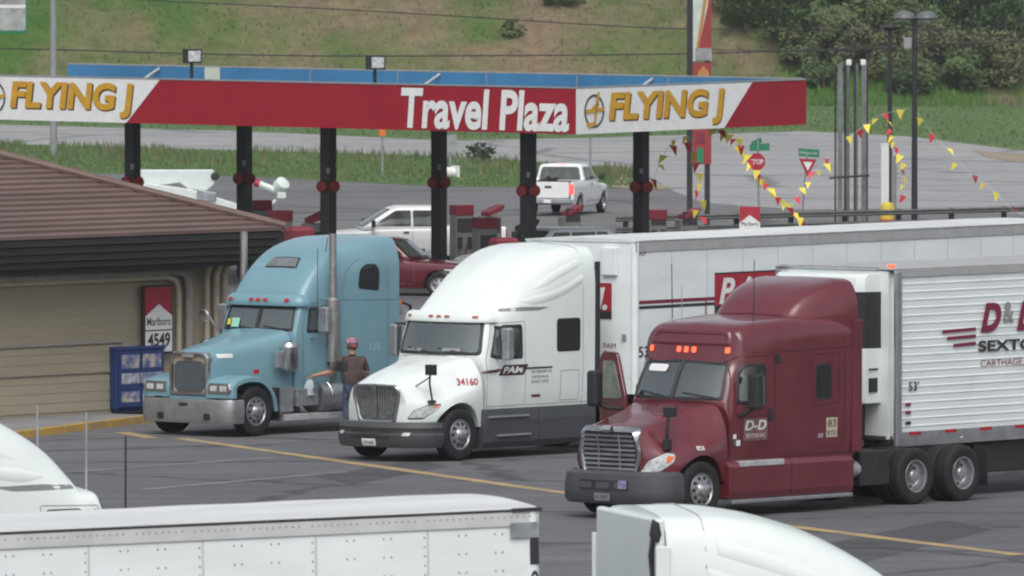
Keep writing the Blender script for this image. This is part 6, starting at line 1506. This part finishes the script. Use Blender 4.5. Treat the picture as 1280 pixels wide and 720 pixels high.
b_, k, H = upright(949, 180, 290); ss = thing('stop_sign', 'red octagonal stop sign under crossed green street blades', 'road sign', b_, 0)
hx = lambda x: (x-949)/k; zz = lambda y: CAMH - (y+80)/k
mb = MB(); mb.tube([(0, .05, 0), (hx(947), .05, zz(172))], .035, 8); mb.build('post', M_['steel'], ss)
mb = MB(); oc = [(946+11*math.cos(R(22.5+45*i)), 202+11.5*math.sin(R(22.5+45*i))) for i in range(8)]
mb.prism([Vector((hx(x), 0, zz(y))) for x, y in oc], (0, .02, 0)); pl_ = mb.build('plate', M_['sign_red'], ss)
mb = MB(); text(mb, 'STOP', flat((hx(938), -.004, zz(205)), (1,0,0), (0,0,1), (0,-1,0)), 0, 0, 16/k, 6/k, bold=.02); mb.build('lettering', M_['sign_white'], pl_)
mb = MB(); mb.prism([Vector((hx(x), .03, zz(y))) for x, y in ((937, 180), (962, 179), (962, 188), (937, 189))], (0, .02, 0)); mb.build('name_blade', M_['green_sign'], ss)
mb = MB(); mb.prism([Vector((hx(x), .08, zz(y))) for x, y in ((939, 177), (951, 172), (952, 178), (940, 183))], (0.02, .02, 0)); mb.build('name_blade', M_['green_sign'], ss)
for (px, yt, yb_, w_, h_, m, lab) in ((478, 160, 222, 8, 10, 'amber', 'small orange marker plate on a thin post in the grass verge'), (563, 168, 214, 17, 22, 'steel', 'grey road sign seen from behind, beyond the grass verge'), (738, 172, 226, 0, 0, 'steel', 'thin bare post in the verge above the moving pickup'), (652, 176, 222, 0, 0, 'steel', 'thin bare post in the verge left of the second front column')):
    b_, k, H = upright(px, yt, yb_); o = thing('marker_post', lab, 'post', b_, 0)
    mb = MB(); mb.cyl((0,0,0), (0,0,H), .05, n=8); mb.build('post', M_['steel'], o)
    if w_:
        mb = MB(); mb.span((-w_/2/k, -.07, H-h_/k), (w_/2/k, -.045, H)); mb.build('plate', M_[m], o)
# white drainpipe stub in the verge
b_ = at(562, 222); o = thing('culvert_end', 'small white concrete culvert end in the grass verge', 'culvert', b_, 20)
mb = MB(); mb.lathe([(.16, 0), (.22, 0), (.22, .5), (.16, .5)], (-.25, 0, .22), (1, 0, 0), 14); mb.span((.2, -.4, 0), (.3, .4, .5)); mb.build('pipe', M_['sign_white'], o)

# guardrail at the edge of the lot
gA, gB = at(770, 304), at(1400, 287); M_['guard'] = mat('dark weathered rail', (0.1, 0.11, 0.105), .6, var=.25); gd = (gB-gA); gl = gd.length; ga = math.degrees(math.atan2(gd.y, gd.x))
gr_ = thing('guardrail', 'long low two railed dark steel guardrail along the far edge of the lot', 'guardrail', gA, ga)
for z in (.42, .78):
    mb = MB(); mb.loft([[Vector((x, y, z+dz)) for y, dz in ((0, -.09), (-.05, -.05), (-.01, 0), (-.05, .05), (0, .09), (.03, .09), (.03, -.09))] for x in (0, gl)], True, (True, True), 0, False); mb.build('rail', M_['guard'], gr_)
for i, x in enumerate(np.arange(.5, gl, 2.4)):
    mb = MB(); mb.box((x, .1, .43), (.12, .14, .9)); mb.build('post', M_['chassis'], gr_)

# utility pole, billboard, wires
b_ = at(67, 196); k = 12000/b_.y
up = thing('utility_pole', 'plain grey utility pole on the verge behind the left end of the canopy', 'pole', b_, 0)
mb = MB(); mb.cyl((0,0,0), (0,0,11.5), 4.6/k, 3.6/k, 12); mb.build('shaft', M_['grey'], up)
mb = MB(); mb.box((0, -.1, 10.6), (2.2, .1, .12)); mb.build('cross_arm', M_['chassis'], up)
b_ = at(0, 192); k = 12000/b_.y; bb_ = thing('billboard', 'green framed billboard panel at the top left corner', 'billboard', b_, 12)
zz = lambda y: CAMH - (y+80)/k
mb = MB(); mb.span((-2.4, 0, zz(42)), (1.3, .2, zz(-50))); mb.build('frame', M_['green_sign'], bb_, bevel=.03)
M_['bill'] = mat('billboard picture', (0.42, 0.44, 0.44), .6, c2=(0.2, 0.2, 0.21), scale=1.2)
mb = MB(); mb.span((-2.3, -.02, zz(38)), (1.2, 0, zz(-46))); mb.build('picture', M_['bill'], bb_)
mb = MB(); mb.span((-2.3, -.035, zz(6)), (1.2, -.02, zz(10))); mb.build('picture_band', M_['sign_white'], bb_)
for x in (-1.8,):
    mb = MB(); mb.cyl((x, .15, 0), (x, .15, zz(42)), .12); mb.build('leg', M_['chassis'], bb_)
def wire(label, pts, Y, r_=.02):
    P = [atY(x, y, Y) for x, y in pts]; A = np.array([tuple(p) for p in P]); q_ = np.linspace(0, len(P)-1, (len(P)-1)*6+1)
    mb = MB(); mb.tube([Vector(p) for p in pchip(np.arange(len(P)), A, q_)], r_, 6)
    o = mb.build('power_line', M_['chassis']); tag(o, label, 'power line')
wire('lower dark power line crossing the hillside just above the canopy', [(-60, 60), (67, 62), (200, 66), (430, 70), (700, 69), (862, 67), (1080, 60), (1340, 48)], 470, .035)
wire('upper thin power line sloping down across the hillside near the top edge', [(-60, -20), (150, -2), (430, 12), (600, 22), (860, 36), (1100, 38), (1340, 30)], 480, .03)
wire('short power line in the upper right running towards the lamp posts', [(880, 62), (1000, 64), (1112, 60), (1340, 40)], 455, .025)

# pennant strings
M_['pennant_y'] = mat('yellow pennant', (0.85, 0.72, 0.08), .6); M_['pennant_r'] = mat('red pennant', (0.62, 0.04, 0.06), .6)
def pennants(label, pts, Y0, Y1, n, size=.16):
    P = []; m_ = len(pts)
    for i, (x, y) in enumerate(pts): P.append(atY(x, y, Y0 + (Y1-Y0)*i/(m_-1)))
    base = P[0].copy(); A = np.array([tuple(p-base) for p in P]); f = lambda t: Vector(pchip(np.arange(m_), A, [t])[0])
    o = thing('pennant_string', label, 'pennants', base, 0, 'pennant strings')
    mb = MB(); mb.tube([f(t) for t in np.linspace(0, m_-1, m_*5)], .004, 5); mb.build('cord', M_['sign_white'], o)
    for i in range(n):
        t = (i+.5)/n*(m_-1); p = f(t) + Vector((random.gauss(0, .05), 0, random.gauss(0, .04))); a = random.uniform(0, math.pi); tw = random.uniform(-.9, .9)
        d = (f(min(t+.05, m_-1))-f(max(t-.05, 0))).normalized(); d = Matrix.Rotation(random.uniform(-.9, .9), 3, 'Z') @ Vector((1, 0, d.z*.4)).normalized()
        dn = Vector((random.uniform(-.7, .7), random.uniform(-.5, .5), -1)).normalized(); sz = size*random.uniform(.9, 1.4)
        nrm = d.cross(dn).normalized()*.006; mb = MB()
        mb.prism([p - d*sz*.6, p + d*sz*.6, p + dn*sz*1.5], nrm); mb.build('pennant', M_['pennant_y'] if i % 3 != 1 else M_['pennant_r'], o)
pennants('string of yellow and red pennants dropping left from the canopy to the rear column', [(846, 170), (838, 180), (826, 200), (818, 220), (812, 235), (800, 262), (788, 284)], 268, 275, 9)
pennants('string of pennants hanging straight down the pylon sign legs', [(858, 168), (865, 185), (868, 205), (870, 230), (873, 255), (878, 276)], 268, 285, 11)
pennants('string of pennants running from the canopy past the stop sign down to the guardrail', [(890, 160), (915, 172), (930, 190), (945, 214), (962, 235), (982, 255), (1010, 281)], 270, 300, 26, .16)
pennants('string of pennants around the yield sign post', [(985, 262), (1000, 240), (1010, 222), (1026, 208), (1036, 196)], 300, 310, 8, .16)
pennants('string of pennants hanging beside the slimmer lamp post', [(1108, 150), (1114, 168), (1120, 185), (1127, 205), (1131, 225), (1134, 250)], 322, 322, 11, .17)
pennants('string of pennants rising from the steel columns to the lamp posts', [(1056, 175), (1080, 158), (1100, 144), (1134, 136)], 318, 322, 6, .17)
pennants('string of pennants sagging from the twin lamp post to the right edge', [(1146, 140), (1166, 168), (1192, 195), (1216, 219), (1238, 234), (1266, 262), (1300, 280)], 322, 322, 9, .17)

# ================================================================== TREES AND SHRUBS ON THE HILL
M_['leaf1'] = mat('dark green leaves', (0.045, 0.085, 0.034), .8, var=.3, scale=.8); M_['leaf2'] = mat('fresh green leaves', (0.07, 0.13, 0.038), .8, var=.3, scale=.8)
M_['leaf3'] = mat('olive leaves', (0.1, 0.115, 0.045), .85, var=.3, scale=.8); M_['leaf4'] = mat('brown twigs', (0.115, 0.115, 0.06), .9, var=.3, scale=.8)
M_['bark'] = mat('bark', (0.09, 0.07, 0.05), .9, var=.3)
def tree(name, p, h, w_, leafm, label, n=900, cat='tree', leaf=.22, low=.1):
    o = thing(name, label, cat, p, random.uniform(0, 360), 'trees and shrubs on the hillside')
    mb = MB(); mb.tube([(0,0,-.2), (.05*h*random.uniform(-.5,.5), 0, h*.4), (0, .03*h, h*.8)], [.035*h+.03, .022*h+.02, .01*h], 7)
    tips = []
    for i in range(6):
        a = random.uniform(0, 6.28); z0 = h*random.uniform(.15, .55); e = Vector((math.cos(a)*w_*.32, math.sin(a)*w_*.32, z0+h*random.uniform(.12, .3)))
        mb.tube([(0, 0, z0), e*.55 + Vector((0,0,z0*.4)), e], [.014*h, .01*h, .005*h], 5); tips.append(e)
    mb.build('trunk', M_['bark'], o)
    mb = MB(); cl = [(Vector((random.gauss(0, .22)*w_, random.gauss(0, .22)*w_, h*(low + (1-low)*random.betavariate(1.6, 1.5)))), random.uniform(.12, .3)*w_) for _ in range(13)] + [(t_, .22*w_) for t_ in tips]
    for i in range(n):
        c_, r_ = random.choice(cl); v = Vector((random.gauss(0, 1), random.gauss(0, 1), random.gauss(0, .8))); v = v.normalized()*r_*random.random()**.4
        q_ = c_ + v
        if q_.z < .05: q_.z = random.uniform(.05, .4)
        s_ = leaf*random.uniform(.5, 1.3); a = Vector((random.gauss(0,1), random.gauss(0,1), random.gauss(0,.6))).normalized(); b2 = a.orthogonal().normalized()
        mb.add([q_ - a*s_, q_ + b2*s_*.5, q_ + a*s_, q_ - b2*s_*.5], [(0,1,2,3)], 0 if random.random() < .72 else 1)
    mb.build('crown', leafm, o); return o
def hill_pt(x, y):                                     # where the view through a pixel meets the ground or hill
    d = ray(x, y); lo_ = 560.0
    for Y in np.arange(520, 719, .5):
        p = Vector((d.x*Y/d.y, Y, CAMH + d.z*Y/d.y)); g_ = max(0, hill_z(p.x, Y)) if Y > 566 else 0
        if p.z <= g_: return Vector((p.x, Y, g_))
        if Y > 718: break
    return Vector((p.x, Y, hill_z(p.x, Y)))
L1, L2, L3, L4 = [M_['leaf1'], M_['leaf2']], [M_['leaf2'], M_['leaf3']], [M_['leaf3'], M_['leaf2']], [M_['leaf4'], M_['leaf3']]; L5 = [M_['leaf3'], M_['leaf1']]
spots = [  # px, base y, height m, width m, leaves, kind, label
 (975, 66, 3.2, 2.6, L2, 'shrub', 'bright green shrub at the left end of the hillside thicket'),
 (1010, 40, 4.5, 3.6, L1, 'tree', 'dark bushy tree high on the hill above the steel columns'),
 (1003, 92, 2.8, 2.6, L3, 'shrub', 'olive shrub on the slope just left of the steel columns'),
 (1040, 78, 3.4, 3.2, L3, 'shrub', 'olive brown shrub behind the tops of the steel columns'),
 (1065, 40, 4.6, 3.8, L2, 'tree', 'mid green tree high above the steel columns'),
 (1085, 100, 3.0, 3.2, L4, 'shrub', 'brownish bare shrub between steel columns and slim lamp post'),
 (1120, 70, 4.2, 3.6, L3, 'shrub', 'olive shrub behind the slim lamp post head'),
 (1170, 100, 3.2, 3.6, L4, 'shrub', 'brown twiggy shrub low on the slope right of the twin lamp post'),
 (1190, 62, 6.2, 4.6, L1, 'tree', 'large dark green tree right of the twin lamp post'),
 (1150, 34, 5.2, 4.2, L1, 'tree', 'dark tree behind the twin lamp heads'),
 (1222, 80, 4.6, 4.0, L1, 'tree', 'dark green tree right of the large dark tree'),
 (1208, 115, 2.2, 2.6, L2, 'shrub', 'yellow green shrub at the foot of the slope'),
 (1250, 108, 3.4, 4.2, L4, 'shrub', 'brownish thicket shrub near the right edge at the foot of the slope'),
 (1275, 90, 4.0, 3.4, L1, 'tree', 'dark tree on the right edge of the picture'),
 (1240, 34, 4.2, 3.6, L2, 'tree', 'green tree high up near the top right corner'),
 (1100, 14, 4.6, 4.4, L1, 'tree', 'dark tree at the top edge above the slim lamp post'),
 (1020, 12, 3.8, 3.6, L2, 'shrub', 'green shrub at the top edge left of the lamp posts'),
 (950, 26, 3.0, 3.2, L2, 'shrub', 'green shrub at the top edge right of the pylon sign'),
 (1195, 16, 4.8, 4.2, L1, 'tree', 'dark tree at the top edge right of the twin lamp post'),
 (1140, 112, 2.4, 3.0, L3, 'shrub', 'low olive shrub at the foot of the slope behind the lamp posts'),
 (1030, 112, 1.8, 2.4, L2, 'shrub', 'low green shrub at the foot of the slope left of the steel columns'),
 (930, 46, 2.0, 2.4, L2, 'shrub', 'small green shrub on the dry slope right of the pylon sign'),
 (905, 18, 2.4, 2.8, L2, 'shrub', 'leafy shrub at the top edge just right of the pylon sign'),
 (700, 10, 1.5, 2.2, L2, 'shrub', 'low shrub at the top of the dry slope above the lettered fascia'),
 (640, 48, 1.0, 1.3, L2, 'shrub', 'small lone shrub on the dry slope beside the green strip'),
]
for (px, yb_, h, w_, lm, kind, lab) in spots:
    tree('shrub' if kind == 'shrub' else 'tree', hill_pt(px, yb_), h, w_, lm, lab, int(900 + 230*w_*h) if w_ > 1.6 else 300, kind, .15)
for i in range(46):
    px = random.uniform(985, 1300); yb_ = random.uniform(-8, 118); h = random.uniform(1.6, 3.6) * (.75 if yb_ > 85 else 1)
    tree('shrub', hill_pt(px, yb_), h, h*random.uniform(.9, 1.3), random.choice([L1, L1, L1, L1, L2, L2, L5]), 'bushy shrub merging into the dense thicket on the right of the hillside', 900, 'shrub', .13, .02)
for i in range(16):
    px = random.uniform(900, 1000); yb_ = random.uniform(-5, 40); h = random.uniform(.8, 1.8)
    tree('shrub', hill_pt(px, yb_), h, h*1.3, random.choice([L2, L2, L3]), 'leafy shrub scattered between the pylon sign and the thicket on the hillside', 220, 'shrub', .18, .02)
# scrub in the verge
b_ = at(600, 204); tree('shrub', b_, .9, 1.5, [M_['leaf1'], M_['leaf4']], 'small dark bush in the grass verge between two canopy columns', 260, 'shrub', .12)

# ================================================================== PERSON BESIDE THE BLUE TRUCK
def person():
    pos = at(441, 541); face = 118
    root = thing('person', 'person in brown shirt, jeans and red patterned cap wiping the side of the blue truck', 'person', pos, face)
    # local +x = facing direction, +y = person's left
    root.scale = (1.08, 1.12, 1.06)
    J = {'pelvis': ((0, 0, .95), .19), 'waist': ((.0, 0, 1.08), .2), 'chest': ((.01, 0, 1.3), .215), 'neck0': ((.0, 0, 1.46), .085), 'neck': ((.02, 0, 1.53), .062), 'head0': ((.04, 0, 1.6), .085), 'head': ((.045, 0, 1.68), .105), 'top': ((.03, 0, 1.75), .07),
         'hipL': ((0, .1, .9), .115), 'kneeL': ((.03, .12, .49), .075), 'ankL': ((-.02, .13, .1), .055), 'heelL': ((-.05, .13, .05), .045), 'toeL': ((.14, .15, .035), .04),
         'hipR': ((0, -.1, .9), .115), 'kneeR': ((.06, -.12, .49), .075), 'ankR': ((.02, -.14, .1), .055), 'heelR': ((-.01, -.14, .05), .045), 'toeR': ((.18, -.16, .035), .04),
         'shL': ((0, .2, 1.42), .09), 'elL': ((.12, .38, 1.16), .058), 'wrL': ((.25, .6, 1.1), .037), 'pmL': ((.29, .67, 1.08), .042),
         'shR': ((0, -.2, 1.42), .09), 'elR': ((.0, -.3, 1.16), .055), 'wrR': ((.18, -.26, 1.0), .035), 'pmR': ((.24, -.25, .97), .042)}
    E = [('pelvis','waist'),('waist','chest'),('chest','neck0'),('neck0','neck'),('neck','head0'),('head0','head'),('head','top')]
    for s in 'LR': E += [('pelvis','hip'+s),('hip'+s,'knee'+s),('knee'+s,'ank'+s),('ank'+s,'heel'+s),('ank'+s,'toe'+s),('chest','sh'+s),('sh'+s,'el'+s),('el'+s,'wr'+s),('wr'+s,'pm'+s)]
    # fingers: four curled fingers and a thumb per hand
    for s, sg in (('L', 1), ('R', -1)):
        pm = Vector(J['pm'+s][0]); d = (pm - Vector(J['wr'+s][0])).normalized(); sd_ = Vector((0, 0, 1)).cross(d).normalized(); dn = d.cross(sd_)*-1 if d.cross(sd_).z > 0 else d.cross(sd_)
        for i, (off, ln) in enumerate(((-.03, .07), (-.01, .08), (.012, .075), (.032, .06))):
            a = pm + d*.03 + sd_*off; b_ = a + d*ln*.6 + dn*.01; c_ = b_ + d*ln*.3 + dn*.035
            J[f'f{i}a{s}'] = (a, .012); J[f'f{i}b{s}'] = (b_, .010); J[f'f{i}c{s}'] = (c_, .009); E += [('pm'+s, f'f{i}a{s}'), (f'f{i}a{s}', f'f{i}b{s}'), (f'f{i}b{s}', f'f{i}c{s}')]
        a = pm - d*.02 - sd_*.04*sg; b_ = a + d*.05 - sd_*.02*sg + dn*.01; J['ta'+s] = (a, .014); J['tb'+s] = (b_, .011); E += [('pm'+s, 'ta'+s), ('ta'+s, 'tb'+s)]
    names = list(J); idx = {n_: i for i, n_ in enumerate(names)}
    me = bpy.data.meshes.new('body'); me.from_pydata([tuple(J[n_][0]) for n_ in names], [(idx[a], idx[b_]) for a, b_ in E], [])
    ob = bpy.data.objects.new('body', me); col.objects.link(ob)
    sk = ob.modifiers.new('skin', 'SKIN'); sk.use_smooth_shade = True; sk.branch_smoothing = .4
    for i, n_ in enumerate(names):
        r_ = J[n_][1]; v = me.skin_vertices[0].data[i]; v.radius = (r_, r_*(.8 if n_ in ('pelvis', 'waist', 'chest') else 1)); v.use_root = (n_ == 'pelvis')
    if True:
        for n_ in ('pelvis', 'waist', 'chest'): me.skin_vertices[0].data[idx[n_]].radius = (J[n_][1]*.78, J[n_][1])
    ob.modifiers.new('sub', 'SUBSURF').levels = 2; ob.modifiers['sub'].render_levels = 2
    bpy.context.view_layer.update()
    m2 = bpy.data.meshes.new_from_object(ob.evaluated_get(bpy.context.evaluated_depsgraph_get()))
    bpy.data.objects.remove(ob); m2.name = 'body'
    ob = bpy.data.objects.new('body', m2); col.objects.link(ob); ob.parent = root
    m2.materials.clear(); 
    for m in ('skin', 'shirt', 'jeans', 'boot'): m2.materials.append(M_[m])
    for p in m2.polygons:
        c_ = p.center; p.use_smooth = True
        arm = abs(c_.y) > .2 and c_.z > .9 and (c_.x > .1 or c_.z < 1.3) and not (abs(c_.y) < .22 and c_.z < 1.0)
        hand = (c_.y > .44 or (c_.y < -.2 and c_.x > .06)) and c_.z > .85
        if c_.z > 1.5 or hand: k = 0
        elif c_.z > .93: k = 1 if not (abs(c_.y) > .24 and c_.z < 1.22) or c_.x < .1 and c_.z > 1.18 else 0
        elif c_.z > .13: k = 2
        else: k = 3
        p.material_index = k
    # hair, cap, ears
    hc = Vector((.045, 0, 1.68))
    mb = MB(); mb.lathe([(.085, -.085), (.104, -.05), (.112, -.01), (.11, .03), (.09, .05)], hc + Vector((-.018, 0, 0)), (0, 0, 1), 18); mb.build('hair', M_['hair'], root)
    mb = MB(); mb.lathe([(.114, .01), (.116, .035), (.108, .07), (.075, .1), (0, .112)], hc + Vector((-.005, 0, .015)), (-.12, 0, 1), 20)
    mb.box(hc + Vector((-.13, .02, -.02)), (.03, .1, .05)); mb.build('cap', M_['cap'], root)
    for s in (-1, 1):
        mb = MB(); mb.lathe([(0, -.012), (.022, -.008), (.028, 0), (.018, .01), (0, .012)], hc + Vector((.0, s*.112, -.03)), (0, 1, 0), 10); mb.build('ear', M_['skin'], root)
    mb = MB(); mb.add([hc + Vector((.1, -.015, -.02)), hc + Vector((.1, .015, -.02)), hc + Vector((.105, 0, .03)), hc + Vector((.14, 0, -.025))], [(0,1,3), (1,2,3), (2,0,3)]); mb.build('nose', M_['skin'], root)
    for s in (-1, 1):
        mb = MB(); mb.lathe([(0, -.008), (.012, 0), (0, .008)], hc + Vector((.103, s*.036, .02)), (1, 0, 0), 8); mb.build('eye', M_['dark_text'], root)
    mb = MB(); mb.box(hc + Vector((.098, 0, -.06)), (.01, .05, .01)); mb.build('mouth', M_['maroon_text'], root)
    mb = MB(); mb.box((-.1, -.12, .98), (.05, .1, .05)); mb.build('belt_pouch', M_['black'], root, bevel=.01)
    # cloth hanging from the left hand
    hand = Matrix.Translation(pos) @ Matrix.Rotation(R(face), 4, 'Z') @ (Vector((.33, .76, 1.06))*1.06)
    mb = MB(); rng = []
    for i in range(8):
        z = -.36*i/7; w_ = .025 + .06*math.sin(min(1, i/4)*1.57); rng.append([Vector((math.cos(a)*w_*(1+.3*math.sin(3*a+i)), math.sin(a)*w_*.7, z)) for a in np.linspace(0, 2*math.pi, 12, endpoint=False)])
    mb.loft(rng, True, (True, True)); c_ = mb.build('cloth', M_['rag']); c_.location = hand; tag(c_, 'pale cleaning cloth hanging from the hand of the person in brown', 'cloth')
M_['shirt'] = mat('brown shirt', (0.075, 0.05, 0.045), .9, var=.35, scale=5, bump=1.0, bscale=7); M_['jeans'] = mat('blue jeans', (0.05, 0.075, 0.13), .9, var=.35, scale=5, bump=1.0, bscale=8)
M_['boot'] = mat('dark boots', (0.03, 0.025, 0.02), .7); M_['hair'] = mat('grey brown hair', (0.1, 0.08, 0.06), .8)
M_['cap'] = mat('patterned cap', (0.4, 0.06, 0.07), .8, c2=(0.3, 0.3, 0.42), scale=14, lo=.45, hi=.55); M_['rag'] = mat('pale rag', (0.45, 0.52, 0.56), .9, var=.15)
person()
